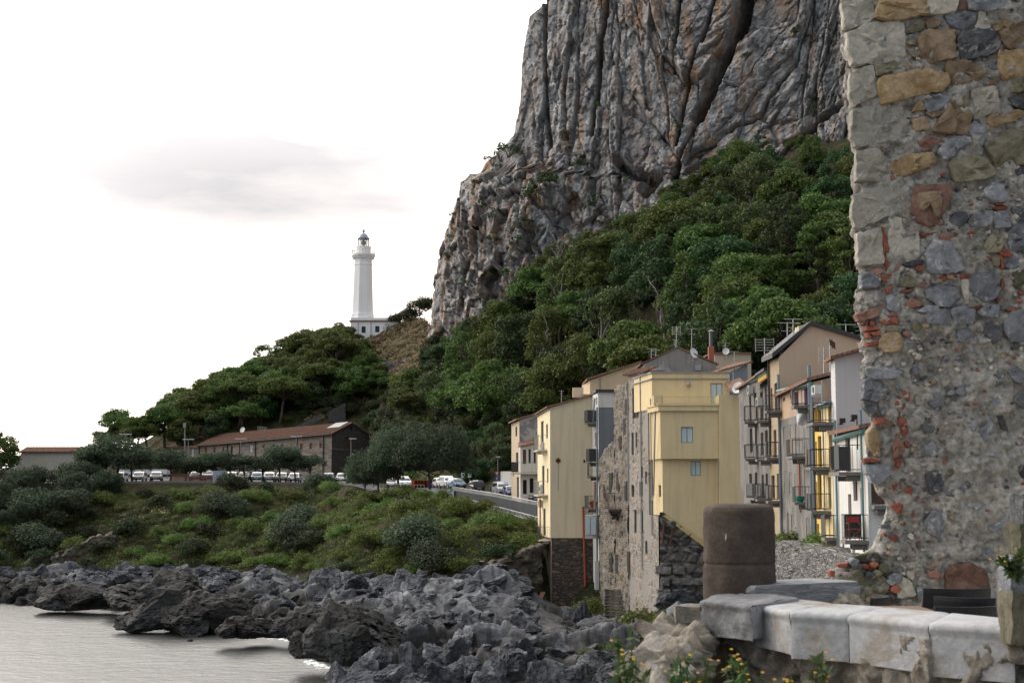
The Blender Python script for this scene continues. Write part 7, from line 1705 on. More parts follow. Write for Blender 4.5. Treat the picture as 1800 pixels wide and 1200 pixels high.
o = thing("sea_wall", "rough pale stone wall on the slope left of the cream house", "wall", P(900, 1000, 140)); rough_wall("wall", o, (Xp(848, 1000, 140.5), 140.5), (Xp(952, 990, 143), 143), 2.0, [(0, Zp(992, 140)), (.2, Zp(985, 140)), (.5, Zp(972, 141)), (.8, Zp(965, 142)), (1, Zp(958, 143))], M_ruin, 80, 50, .35, 1.0, .6, 51)
for i, (x0, y0, x1, y1, lb) in enumerate(((912, 1024, 864, 1090, "rusty steel beam sliding down the rocks, left of two"), (924, 1027, 880, 1094, "rusty steel beam sliding down the rocks, right of two"), (955, 1045, 938, 1083, "short rusty beam leaning by the tan stone base"))):
    m = MB(); a, b = P(x0, y0, 138.5), P(x1, y1, 131); dd_ = (b - a) / np.linalg.norm(b - a); u_ = np.cross(dd_, (0, 0, 1)); u_ /= np.linalg.norm(u_); w_ = np.cross(u_, dd_); L_ = np.linalg.norm(b - a)
    m.box((a + b) / 2, (L_, .10, .55), (dd_, u_, w_)); m.box((a + b) / 2 + w_ * .28, (L_, .45, .06), (dd_, u_, w_)); m.box((a + b) / 2 - w_ * .28, (L_, .45, .06), (dd_, u_, w_)); tag(m.build("steel_beam", M_rust), lb, "beam", "rusty slipway beams")
# wire fence on the wooded slope
o = thing("wire_fence", "wire catch fence on thin posts across the wooded slope", "fence", P(1420, 540, 196)); m = MB(); g = MB(); fp = [(1350, 541), (1372, 536), (1395, 530), (1418, 522), (1440, 510), (1462, 496), (1485, 484), (1508, 474)]; tp_ = [P(x, y - 2, 196 + i * 1.2) for i, (x, y) in enumerate(fp)]
for p_ in tp_: MB().tube([p_ - (0, 0, 5), p_ + (0, 0, .5)], .06, 5).build('post', M_alu, o)
for a, b in zip(tp_[:-1], tp_[1:]):
    for k in range(5): g.tube([a - (0, 0, .3 * k), (a + b) / 2 - (0, 0, .3 * k + .25), b - (0, 0, .3 * k)], .022, 3)
    for k in range(9): f = k / 9; c_ = a + (b - a) * f; g.tube([c_ - (0, 0, .1), c_ + (b - a) / 9 - (0, 0, 1.5)], .014, 3)
g.build('mesh', M_alu, o)
# steel cables hanging down the cliff edge
for i, (a, b, c_) in enumerate((((948, 0), (918, 110), (902, 245)), ((944, 8), (914, 120), (897, 248)), ((966, -5), (950, 12), (944, 22)), ((921, 60), (908, 170), (900, 240)))):
    m = MB(); m.tube([P(*a, 296), P(*b, 292), P(*c_, 290)], .035, 4); tag(m.build("steel_cable", M_alu), ["longest steel cable strung down the cliff's skyline", "second steel cable strung down the cliff's skyline", "short steel cable at the very cliff top", "steel cable low on the cliff's skyline"][i], "cable", "cables at the cliff edge")

# ------------------------------------------------------------------ boulders of the shore
def boulder(seed, mat, n=5, jag=1.0):
    bm = bmesh.new(); bmesh.ops.create_icosphere(bm, subdivisions=n, radius=1)
    V = np.array([v.co for v in bm.verts]); d0 = unit(V); rg = np.random.default_rng(seed); o_ = seed * 13.7
    def cut(nn, lo, hi, dirs):          # a block broken along flat joints
        N = unit(rg.normal(size=(nn, 3)) * np.array((1, 1, .8))); h = rg.uniform(lo, hi, nn); return np.min(h[None, :] / np.maximum(dirs @ N.T, .12), 1)
    r_ = np.minimum(cut(22, .62, 1.15, d0), 1.5); c2 = rg.normal(size=3) * .45; r2 = np.minimum(cut(18, .5, .9, d0), 1.3)
    r_ = np.maximum(r_, r2 * (.75 + .4 * np.clip(d0 @ unit(c2), -1, 1)))
    V = d0 * r_[:, None]; va, ea = facet(V * 2.2 + o_, seed, 1.8); vb, eb = facet(V * np.array((4.5, 4.5, 3.2)) + o_, seed + 4, 1.8)
    V = V * (1 + va * .10 * jag - np.clip(.07 - ea, 0, 1) * 1.1 + vb * .045 - np.clip(.07 - eb, 0, 1) * .5 + fbm(V * 6 + o_, 3, seed + 9) * .035)[:, None]
    V = V * np.array((1, .9, .8)); V[:, 2] = np.maximum(V[:, 2], -.6)
    for q, c in zip(bm.verts, V): q.co = c
    me = bpy.data.meshes.new("boulder"); bm.to_mesh(me); bm.free(); me.materials.append(mat); return me
BL = [boulder(k, M_boulder) for k in range(1, 7)]; DK = [boulder(k + 20, M_wet) for k in range(1, 6)]
ROCKS = []
def rock(name, me, p, s, rz, label, group=None, cat="rock", tilt=.25):
    o = link(name, me); o.location = tuple(float(v) for v in p); o.scale = s; o.rotation_euler = (random.uniform(-tilt, tilt), random.uniform(-tilt, tilt), rz); tag(o, label, cat, group); ROCKS.append((o, px_of(o))); return o
big = [(275, 1078, 131, 3.6, 3.0, 2.2, "dark rock headland end with white foam at its foot"), (330, 1082, 130, 4.2, 3, 2.3, "long dark rock of the headland, middle"), (390, 1080, 131, 3.8, 3, 2.4, "dark rock hump of the headland, right"), (295, 1045, 145, 3.6, 3, 2.3, "tall dark rock behind the headland"), (110, 1050, 152, 3.4, 3, 2.0, "dark rock at the far waterline"), (155, 1052, 150, 3.4, 3, 1.9, "second dark rock at the far waterline"), (230, 1053, 147, 4.4, 3, 1.8, "low dark rock at the far waterline"), (400, 1108, 118.5, 1.4, 1.4, .9, "small dark skerry, left end of the low reef"), (430, 1106, 119, 2.0, 1.6, 1.2, "dark block of the low reef"), (462, 1104, 119.5, 2.2, 1.8, 1.2, "dark flat block of the low reef"), (500, 1102, 120, 2.4, 2, 1.2, "dark right end of the low reef"), (335, 1125, 112, .28, .25, .16, "tiny dark rock alone in the water"), (560, 1112, 103, 2.6, 2.4, 2.5, "big dark overhanging sea rock by the water"), (590, 1128, 99, 2.4, 2.4, 2.4, "black undercut foot of the big sea rock"), (610, 1105, 103, 3.0, 2.5, 2.3, "dark crag behind the big sea rock"), (545, 1138, 100, 1.5, 1.5, 1.2, "dark low rock at the big sea rock's foot"), (650, 1118, 103, 3.2, 2.5, 2.0, "broad dark crag right of the big sea rock")]
for i, (px, py, Y, a, b, c, lb) in enumerate(big):
    q = P(px, py, Y); rock("sea_rock", DK[i % 5], (q[0], Y, max(q[2], c * .25)), (a, b, c), i * 1.9, lb, "dark rocks at the waterline", tilt=.12)
near_ = [(598, 1196, 84, 1.0, .9, 1.1), (640, 1182, 84, 1.2, 1.0, 1.5), (665, 1168, 85, 1.3, 1.1, 1.9), (700, 1190, 82, 1.4, 1, 1.3), (725, 1170, 84, .9, .9, 1.4), (765, 1160, 86, 1.1, 1, 1.3), (800, 1158, 86, 1.3, 1, 1.6), (830, 1175, 83, 1.1, 1, 1.4), (868, 1180, 82, 1.0, .9, 1.6), (900, 1165, 84, 1.3, 1.1, 1.5), (920, 1150, 87, 1.2, 1.0, 1.5), (960, 1190, 80, 1.2, 1, 1.4), (1000, 1195, 79, 1.5, 1, 1.3), (1040, 1170, 82, 1.1, 1, 1.2), (1080, 1185, 80, 1.4, 1.1, 1.2), (1110, 1160, 84, 1.2, 1, 1.0), (1140, 1150, 86, 1.2, 1, 1.2), (1160, 1185, 79, 1.4, 1.1, 1.3), (780, 1195, 80, 1.3, 1, 1.2), (740, 1200, 80, 1.2, 1, 1.0), (1190, 1140, 88, 1.3, 1, 1.4), (850, 1200, 79, 1.3, 1, 1.0), (620, 1205, 82, 1.2, 1, .9)]
for i, (px, py, Y, a, b, c) in enumerate(near_):
    q = P(px, py, Y); rock("boulder", BL[i % 6], (q[0], Y, q[2] - c * .1), (a, b, c), i * 2.3, f"{'tall pointed' if c > 1.35 else 'squat'} grey rock of the nearest reef", "rocks of the nearest reef", tilt=.3)
for px, py, Y, a, b, c, lb in ((1045, 1108, 118, 3.0, 2.2, 2.6, "smooth pale rock slab leaning under the ruin"), (1020, 1098, 124, 1.6, 1.5, 2.6, "grooved grey rock under the brown stone base"), (975, 1112, 120, 2.4, 2, 2.0, "dark grooved rock left of the smooth slab"), (1105, 1098, 112.5, 1.8, 1.4, 1.6, "grey rock at the foot of the steps"), (1135, 1120, 106, 1.2, 1.2, 1.0, "grey rock under the corner bushes"), (905, 1060, 135, 3.0, 2.2, 3.2, "big grey rock face behind the rusty beams"), (850, 1075, 132, 3.4, 2.2, 2.0, "grey rock slope left of the rusty beams"), (1210, 1060, 112, 2.0, 1.4, 1.6, "grey rock under the dark rubble base"), (1060, 1140, 106, 2.6, 2, 1.6, "low grey ledge in front of the smooth slab")):
    q = P(px, py, Y); rock("boulder", BL[int(px) % 6], q - (0, 0, c * .2), (a, b, c), px, lb, None)
sr = np.random.default_rng(77); SH = S.shape; k = 0
cand = shore_xyz.reshape(SH)[20:-6, :].reshape(-1, 3); cx_, cy_, _ = proj(cand); ok_ = np.where((cx_ > -20) & (cx_ < 1240) & (cy_ > 1000) & (cy_ < 1190))[0]; sel = sr.permutation(ok_); tk = []
for j in sel:
    q = cand[j]
    if any((q[0] - w[0]) ** 2 + (q[1] - w[1]) ** 2 < 3.4 for w in tk): continue
    if q[2] < .2 or cx_[j] < WLX(cy_[j]) + 14 or (cx_[j] > 925 and cy_[j] < 1105): continue
    tk.append(q); s = sr.uniform(.30, .95) * (1.25 if q[1] > 130 else .9); dk = q[2] < 1.8
    rock("sea_rock" if dk else "boulder", (DK[k % 5] if dk else BL[k % 6]), q + (0, 0, .1 * s), (s * sr.uniform(.9, 1.6), s, s * sr.uniform(.6, 1.1)), sr.uniform(0, 6), f"{'dark wet' if dk else 'weathered grey'} shore rock near {where(cx_[j], cy_[j])}", "scattered rocks of the shore", tilt=.35); k += 1
    if k >= 480: break
uniquify(ROCKS)
for i, (px, py, Y, s, lb) in enumerate(((1110, 1118, 108, 1.5, "bright green bush at the foot of the old house corner"), (1085, 1128, 106, 1.2, "green bush left of the corner bush"), (1145, 1112, 108, 1.2, "green bush under the corner blocks"), (1035, 1074, 127, 1.1, "green tuft on the rock under the brown base"), (1200, 1105, 104, 1.2, "green bush right of the corner blocks"), (1065, 1145, 100, .7, "small green tuft on the near rocks"), (1030, 1150, 98, .5, "tiny green tuft on the near rocks"), (905, 1035, 136.5, .7, "green tuft above the rusty beams"), (1175, 1125, 100, 1.0, "low green bush beside the parapet end"))):
    q = P(px, py, Y); plant("shrub", f"spurge{i % 3}", q[0], q[1], q[2] - .5, s, lab_ if False else lb, "shrub", None, ("stems", "leaves"))
# ------------------------------------------------------------------ retaining wall before the row, with plants on it
rwl = thing("retaining_wall", "light grey rubble retaining wall below the balcony houses", "wall", P(1410, 1000, 74))
A_ = (Xp(1330, 960, 96) - 1.2, 96.0); B_ = (12.95, 52.0)
rough_wall("wall", rwl, B_, A_, 2.0, [(0, 9.7), (.2, Zp(966, 60.5)), (.42, Zp(958, 70)), (.7, Zp(950, 82)), (1, Zp(940, 96))], M_dryrubble, 150, 90, .18, 1.2, .35, 61)
m = MB(); m.quad((A_[0] + .5, A_[1], 8.9), (B_[0] + .5, B_[1], 9.6), (B_[0] + 9, B_[1], 9.6), (A_[0] + 9, A_[1], 8.9)); tag(m.build('street_ledge', M_asphalt), kind='structure')
for i, (px, py, Y, s, lb) in enumerate(((1390, 948, 80, .75, "yellow-green bush on the rubble wall, leftmost"), (1412, 950, 76, .7, "yellow-green bush on the rubble wall, second"), (1450, 957, 68, .7, "yellow-green bush on the rubble wall before the yellow house"), (1462, 962, 65, .5, "small bush at the right end of the rubble wall"))):
    q = P(px, py, Y); plant("shrub", f"spurge{i % 3}", q[0], q[1], q[2] - .6, s, lb, "shrub", "bushes on the rubble wall", ("stems", "leaves"))

# ------------------------------------------------------------------ the ruined wall on the right: mortar body, every stone its own piece
YW = 12.0
t = NT("rough_mortar")
n1 = t.noise(3.0, detail=10, rough=.7); n2 = t.noise(22, detail=8, rough=.75)
mc = t.ramp(n1, [(.32, (.32, .30, .268)), (.5, (.49, .465, .42)), (.68, (.60, .578, .532))])
mc = t.mix(.7, mc, t.ramp(n2, [(.3, .15), (.7, .8)]), 'OVERLAY')
peb = t.voro(26, None, 'F1', "Color"); sp_ = t.n.new("ShaderNodeSeparateXYZ"); t.l.new(peb, sp_.inputs[0])
pm_ = t.math('MULTIPLY', t.ramp(sp_.outputs[0], [(.80, 0), (.83, 1)]), t.ramp(t.voro(26), [(.25, 1), (.38, 0)]))
mc = t.mix(t.math('MULTIPLY', pm_, .6), mc, t.ramp(sp_.outputs[1], [(.2, (.15, .15, .16)), (.5, (.5, .48, .45)), (.8, (.30, .11, .06))]))
hgt_ = t.math('ADD', t.noise(9, detail=12, rough=.75), t.math('MULTIPLY', t.voro(18, None, 'SMOOTH_F1'), -.5))
M_mortar = t.done(mc, .95, t.bump(hgt_, 1.0, .09), .12)
def stone_mat(name, dark, mid, light, vein=None, fine=18.0):
    t = NT(name); oi = t.n.new("ShaderNodeObjectInfo")
    vv = t.n.new("ShaderNodeVectorMath"); vv.operation = 'ADD'; t.l.new(t.tc, vv.inputs[0])
    cb = t.n.new("ShaderNodeCombineXYZ"); 
    for k in range(3): t.l.new(t.math('MULTIPLY', oi.outputs["Random"], 31.0 + k * 7), cb.inputs[k])
    t.l.new(cb.outputs[0], vv.inputs[1])
    n1 = t.noise(5.0, vv.outputs[0], detail=10, rough=.68, dist=.5); n2 = t.noise(fine, vv.outputs[0], detail=8, rough=.75)
    c = t.ramp(n1, [(.30, dark), (.5, mid), (.70, light)])
    c = t.mix(.5, c, t.ramp(n2, [(.28, .15), (.72, .8)]), 'OVERLAY')
    if vein:
        vm = t.ramp(t.noise(7.0, vv.outputs[0], detail=9, rough=.7, dist=1.2), [(.56, 0), (.64, 1)]); c = t.mix(t.math('MULTIPLY', vm, .8), c, vein)
    hs = t.n.new("ShaderNodeHueSaturation"); t.l.new(t.math('ADD', t.math('MULTIPLY', oi.outputs["Random"], .5), .72), hs.inputs["Value"]); t.l.new(c, hs.inputs["Color"])
    return t.done(hs.outputs[0], .9, t.bump(t.math('ADD', n1, t.math('MULTIPLY', n2, .6)), .9, .035), .2)
SM = {'o': stone_mat("ochre_sandstone", (.20, .13, .065), (.34, .245, .14), (.44, .35, .23)), 'b': stone_mat("brown_sandstone", (.145, .10, .065), (.26, .19, .125), (.35, .275, .19)),
      'g': stone_mat("blue_grey_limestone", (.10, .105, .115), (.205, .215, .235), (.33, .34, .36), (.50, .49, .47)), 'd': stone_mat("dark_grey_stone", (.035, .037, .042), (.085, .088, .095), (.17, .17, .175), (.36, .34, .31)),
      'r': stone_mat("red_tile_brick", (.16, .05, .035), (.26, .09, .06), (.34, .15, .10)), 'p': stone_mat("pinkish_brick", (.22, .11, .08), (.34, .19, .14), (.42, .28, .22)),
      'v': stone_mat("olive_stone", (.12, .11, .075), (.22, .20, .14), (.30, .28, .21)), 'l': stone_mat("pale_stone", (.30, .275, .23), (.42, .39, .33), (.53, .50, .44)), 'm': stone_mat("mossy_stone", (.05, .05, .03), (.11, .105, .07), (.20, .19, .15), (.07, .08, .03)),
      'w': stone_mat("brown_red_stone", (.11, .06, .045), (.19, .11, .085), (.27, .17, .135)), 'a': stone_mat("worn_tufa_block", (.29, .268, .225), (.40, .375, .32), (.49, .46, .405), None, 26)}
EDGE = np.array([(-200, 1478), (0, 1482), (30, 1484), (48, 1492), (62, 1488), (110, 1490), (150, 1500), (185, 1496), (255, 1500), (262, 1506), (300, 1500), (340, 1502), (362, 1508), (400, 1504), (412, 1510), (462, 1508), (470, 1518), (480, 1513), (505, 1512), (515, 1512), (545, 1506), (556, 1510), (575, 1516), (610, 1524), (630, 1530), (652, 1518), (668, 1520), (700, 1517), (725, 1524), (735, 1536), (750, 1540), (765, 1524), (800, 1534), (806, 1518), (815, 1520), (840, 1528), (850, 1540), (880, 1562), (905, 1565), (930, 1556), (960, 1550), (975, 1536), (985, 1500), (1000, 1474), (1030, 1462), (1180, 1458)], float)
rwall = thing("ruined_wall_end", "broken end of an old rubble and brick wall filling the right edge", "ruined wall", P(1620, 1060, YW))
nr, nc, nb = 560, 240, 18
pyg = np.linspace(-180, 1170, nr); le = np.interp(pyg, EDGE[:, 0], EDGE[:, 1])
fr_ = np.linspace(0, 1, nc) ** 1.15
PX = le[:, None] + (2150 - le[:, None]) * fr_[None, :]; PY = np.repeat(pyg[:, None], nc, 1)
Gw = PA(PX, PY, YW)
def mort_low(g): g = np.asarray(g, float) * 3.2; return fbm(g * .35, 3, 135) * .07 + fbm(g * .9, 2, 131) * .035
q = Gw * 3.2; rel = mort_low(Gw) + fbm(q * 2.4, 5, 132, .6) * .05 + ridged(q * 3.1, 4, 137) * .03 - .014 + .012 * np.clip((PX - 1600) / 80, 0, 1) * np.clip((PY - 600) / 120, 0, 1)
f1, f2, v = voro(Gw * np.array((7, 2, 7)) + fbm(Gw * 3, 2, 139)[..., None] * .5, 141); rel += (v - .5) * .03; rel += facet(Gw * 13, 149, 1.8)[0] * .016
rnd = np.clip(1 - fr_ * 16, 0, 1) ** 2 * .10
Gw[..., 1] -= rel - rnd[None, :]
Gw[..., 0] += (fbm(q * 1.6, 4, 143, .6) * .06) * np.clip(1 - fr_ * 10, 0, 1)
bk_ = (np.arange(nb, 0, -1) / nb)
Gb = Gw[:, :1] + bk_[None, :, None] * np.array((.42, 1.15, 0)); Gb = Gb + fbm(Gb * 4, 3, 145)[..., None] * np.array((.07, .02, 0)) * (bk_[None, :, None] > 0)
Gb[..., 0] -= np.sin(bk_ * PI)[None, :] * .03
Gw = np.concatenate((Gb, Gw), 1)
back = Gw[:, -1:] + np.array((0, 1.2, 0)); Gw = np.concatenate((np.repeat(Gw[:, :1], 1, 1) + np.array((2.0, .02, 0)), Gw, back), 1)
o = link("mortar", np_mesh("mortar", Gw.reshape(-1, 3) - LOC[rwall.name], grid_faces(*Gw.shape[:2]), M_mortar), rwall)
def stone(pts, mt, hgt=None, seed=0, name="stone", parent=None, wall_y=YW, flatness=.75):
    """An irregular stone set in the wall: outline from the face, domed and chipped front, seat in the mortar."""
    pts = np.array(pts, float); c = pts.mean(0)
    nxt = np.roll(pts, -1, 0); L_ = np.hypot(*(nxt - pts).T); per = L_.sum(); n = int(np.clip(per / 6, 11, 34)); rs_ = np.random.default_rng(seed)
    cum = np.concatenate(([0], np.cumsum(L_))); out = []
    for k in range(n):
        s_ = per * k / n; j = int(np.searchsorted(cum, s_, 'right') - 1); f = (s_ - cum[j]) / L_[j]; out.append(pts[j] * (1 - f) + nxt[j] * f)
    out = np.array(out); out = out * .86 + (np.roll(out, 1, 0) + np.roll(out, -1, 0)) * .07; c = out.mean(0); out = c + (out - c) * 1.07 + rs_.normal(size=out.shape) * min(1.1, math.sqrt(per) * .07)
    size = math.sqrt(abs(0.5 * np.sum(pts[:, 0] * nxt[:, 1] - nxt[:, 0] * pts[:, 1]))) * wall_y / F
    h = hgt if hgt is not None else min(.016 + size * .085, .045)
    rings = [(1.02, -.07), (1.0, h * .35), (.955, h * .85), (.74, h * 1.0), (.42, h * 1.03)]; low_ = mort_low(PA(c[0], c[1], wall_y)) if parent is None else 0
    vs = []; th_ = np.arange(n)
    for k, (sc_, hh) in enumerate(rings):
        pp = c + (out - c) * sc_
        w = PA(pp[:, 0], pp[:, 1], wall_y - .0)
        amp = min(size * .07, .015) if k else 0
        w = w + np.stack([fbm(w * (3.2 / max(size, .06)) * .5 + seed * 3.1 + a * 17, 3, 7) for a in range(3)], -1) * amp * np.array((.5, 1.0, .5))
        if k: w[:, 1] -= facet(w * (1.5 / max(size, .08)) + seed * 5.7, 3, 1.9)[0] * min(size * .13, .03) * (0.5 if k == 1 else 1)
        w[:, 1] -= hh + low_; vs.append(w)
    vs = np.concatenate(vs); cen = P(c[0], c[1], wall_y); cen[1] -= h * 1.04 + low_
    V = np.concatenate((vs, cen[None])); m = len(rings)
    fs = [(k * n + j, k * n + (j + 1) % n, (k + 1) * n + (j + 1) % n, (k + 1) * n + j) for k in range(m - 1) for j in range(n)] + [((m - 1) * n + j, (m - 1) * n + (j + 1) % n, m * n) for j in range(n)]
    me = bpy.data.meshes.new(name); off = cen; me.from_pydata([tuple(x) for x in V - off], [], fs); me.update(); me.materials.append(SM[mt])
    bm = bmesh.new(); bm.from_mesh(me); bmesh.ops.recalc_face_normals(bm, faces=bm.faces); bm.to_mesh(me); bm.free()
    par = parent or rwall
    o = link(name, me, par); o.location = tuple(off - LOC[par.name])
    return o
SA = [("o", [(250,0),(555,0),(572,90),(400,130),(290,138),(222,115)]),("l", [(560,0),(765,0),(745,85),(580,95)]),("w", [(770,0),(830,0),(825,60),(760,80)]),("g", [(835,20),(930,5),(1060,10),(1065,60),(940,80),(840,65)]),("g", [(685,105),(800,80),(885,90),(880,150),(800,205),(720,175)]),("l", [(905,55),(935,60),(985,180),(880,190)]),("o", [(1000,160),(1090,115),(1150,150),(1100,195),(1020,205)]),("b", [(1040,215),(1200,140),(1280,200),(1260,320),(1100,320),(1055,270)]),("v", [(420,215),(470,150),(545,130),(545,190),(450,222)]),("b", [(550,150),(590,110),(660,140),(640,180),(570,190)]),("b", [(500,250),(560,200),(745,205),(750,385),(560,420),(530,380)]),("d", [(760,260),(800,205),(900,190),(1020,215),(1050,310),(950,370),(790,398)]),("o", [(1035,345),(1170,335),(1280,360),(1270,490),(1075,530),(1030,490)]),("b", [(690,410),(830,398),(950,460),(900,540),(740,565),(690,490)]),("v", [(210,440),(350,400),(380,450),(250,505),(220,500)]),("b", [(400,420),(430,400),(470,430),(440,460),(405,455)]),("o", [(250,520),(560,445),(620,490),(690,480),(705,545),(650,610),(270,685),(240,570)]),("r", [(760,590),(870,570),(960,560),(850,595)]),("l", [(845,600),(1000,575),(1035,700),(990,750),(875,790)]),("g", [(520,680),(560,640),(660,628),(715,665),(640,735),(565,750)]),("o", [(455,740),(510,665),(545,725)]),("b", [(595,870),(690,700),(800,640),(845,780),(800,890),(660,880)]),("o", [(945,800),(1000,755),(1170,725),(1200,740),(1150,800),(970,850)]),("g", [(820,860),(870,800),(945,870),(940,950),(880,965)]),("d", [(1090,655),(1230,640),(1240,720),(1160,710)]),("w", [(495,940),(560,900),(620,910),(590,990),(520,1000)]),("g", [(620,1000),(700,930),(800,900),(845,940),(760,1020),(670,1060)]),("b", [(460,800),(540,770),(575,860),(480,870)]),("v", [(945,960),(1100,860),(1250,870),(1240,1090),(1120,1100),(1020,1115)]),("o", [(325,1070),(440,1020),(590,1015),(620,1080),(500,1130),(380,1168),(325,1150)]),("v", [(690,1080),(820,1020),(930,1050),(1015,1140),(950,1180),(750,1200)]),("d", [(1130,1120),(1220,1100),(1230,1150),(1140,1160)]),("v", [(1080,530),(1240,500),(1240,600),(1110,610)]),("g", [(960,420),(1030,400),(1030,470),(970,460)]),("o", [(415,280),(470,275),(480,298),(430,295)]),("o", [(425,335),(470,360),(510,385),(460,380)]),("b", [(545,745),(650,735),(640,775),(570,780)]),("w", [(590,935),(650,915),(670,950),(610,965)]),("l", [(840,690),(865,690),(865,760),(840,740)]),
      ("a", [(12,15),(215,-20),(215,125),(70,180),(22,185)]),("a", [(45,215),(200,150),(400,150),(412,380),(220,405),(95,430),(42,330)]),("a", [(62,480),(200,430),(240,620),(95,688),(60,640)]),("a", [(72,730),(250,695),(450,725),(430,900),(105,965),(70,900)]),("a", [(92,1005),(230,985),(300,1080),(300,1190),(95,1195)])]
SB = [("w", [(470,30),(720,25),(715,90),(670,200),(660,280),(560,290),(500,250),(455,180)]),("d", [(675,290),(740,210),(810,195),(830,260),(760,310),(690,330)]),("g", [(830,270),(900,190),(985,200),(985,285),(930,300),(850,300)]),("g", [(990,200),(1080,190),(1105,300),(1000,310)]),("g", [(930,60),(980,10),(1060,20),(1080,120),(1010,145),(940,95)]),("d", [(1110,180),(1240,170),(1220,250),(1140,275)]),("d", [(885,100),(930,85),(950,150),(890,150)]),("g", [(1095,330),(1160,260),(1250,250),(1260,500),(1130,480),(1090,410)]),("r", [(870,180),(930,170),(920,188)]),("r", [(975,165),(1085,167),(1080,187),(985,185)]),("r", [(1000,140),(1080,160),(1075,167),(995,152)]),("r", [(515,340),(620,330),(630,345),(530,355)]),("p", [(655,335),(720,355),(700,420),(640,385)]),("r", [(730,335),(770,335),(765,350),(735,352)]),("r", [(830,360),(870,325),(840,415)]),("r", [(262,300),(275,300),(302,400),(305,590),(285,595),(270,430)]),("g", [(545,490),(600,390),(700,400),(740,480),(800,580),(700,600),(580,605)]),("v", [(930,430),(980,345),(1070,370),(1040,460),(950,470)]),("r", [(1015,450),(1080,445),(1125,485),(1080,500),(1030,475)]),("r", [(1030,480),(1050,490),(1065,570),(1045,580)]),("g", [(1070,560),(1130,485),(1200,540),(1110,580)]),("v", [(980,500),(1030,480),(1030,560),(1000,565)]),("d", [(405,540),(470,510),(535,520),(530,545),(420,560)]),("p", [(330,540),(400,530),(390,575),(335,600)]),("p", [(205,575),(250,565),(270,595),(225,620)]),("g", [(125,610),(200,590),(260,640),(235,695),(130,695)]),("r", [(255,615),(340,605),(345,635),(270,665)]),("r", [(480,565),(510,548),(538,570),(520,592),(490,588)]),("v", [(380,640),(430,610),(495,640),(480,695),(390,690)]),("w", [(495,690),(530,650),(555,665),(530,710)]),("g", [(545,720),(620,680),(750,700),(765,760),(690,830),(610,810),(560,770)]),("r", [(630,625),(680,620),(680,660),(635,660)]),("p", [(682,615),(730,612),(735,640),(690,640)]),("r", [(770,612),(830,608),(835,630),(770,640)]),("g", [(840,660),(900,600),(1000,600),(1040,690),(1000,770),(930,795),(850,730)]),("l", [(780,650),(830,640),(830,800),(800,810)]),("g", [(290,760),(320,735),(380,790),(370,860),(300,840)]),("p", [(410,810),(460,760),(530,815),(440,840)]),("g", [(480,850),(560,815),(640,820),(620,850),(500,862)]),("g", [(530,880),(600,840),(700,850),(700,945),(560,940)]),("g", [(702,850),(780,820),(870,850),(850,935),(740,945)]),("r", [(800,830),(910,820),(905,840),(810,845)]),("r", [(870,785),(970,800),(950,815)]),("r", [(1080,835),(1170,825),(1165,845),(1090,852)]),("r", [(1155,725),(1230,720),(1230,745),(1160,745)]),("r", [(1045,640),(1060,635),(1068,700),(1045,710)]),("g", [(880,860),(960,800),(1030,810),(1020,890),(920,885)]),("g", [(1070,930),(1120,850),(1240,850),(1240,1050),(1110,1050),(1070,1000)]),("d", [(920,990),(950,930),(1050,970),(1040,1040),(980,1075)]),("g", [(745,990),(800,960),(845,980),(830,1040),(760,1060)]),("m", [(1115,600),(1170,575),(1220,600),(1210,660),(1140,705)]),("p", [(92,870),(240,825),(250,880),(110,920)]),("r", [(245,910),(365,895),(365,935),(260,945)]),("r", [(290,880),(365,865),(368,885),(295,895)]),("r", [(150,955),(270,950),(265,970),(155,985)]),("r", [(190,990),(262,978),(268,1005),(200,1018)]),("r", [(158,1060),(240,1040),(240,1075),(170,1083)]),("r", [(155,995),(185,990),(188,1030),(165,1025)]),("r", [(135,930),(170,918),(172,935),(140,945)]),("r", [(183,920),(210,915),(215,945),(190,955)]),("o", [(240,1040),(290,990),(370,995),(400,1050),(370,1115),(280,1122),(245,1090)]),("v", [(270,960),(340,945),(380,975),(360,990),(280,990)]),("p", [(395,990),(440,980),(440,1025),(410,1020)]),("v", [(455,930),(500,915),(520,970),(470,1000)]),("o", [(520,945),(560,935),(570,960),(530,965)]),("r", [(285,700),(335,680),(325,700),(295,745)]),("r", [(400,715),(460,705),(455,720),(405,730)]),("d", [(420,750),(470,720),(495,750),(450,770)]),("g", [(540,870),(600,865),(600,930),(545,930)]),
      ("a", [(85,85),(300,25),(460,25),(465,200),(330,215),(100,300),(78,200)]),("a", [(310,225),(500,270),(515,480),(400,520),(320,525),(305,400)]),("a", [(105,340),(250,310),(265,420),(275,540),(110,540)]),("v", [(840,500),(880,485),(905,510),(860,535)]),("w", [(918,525),(940,515),(955,530),(935,548)])]
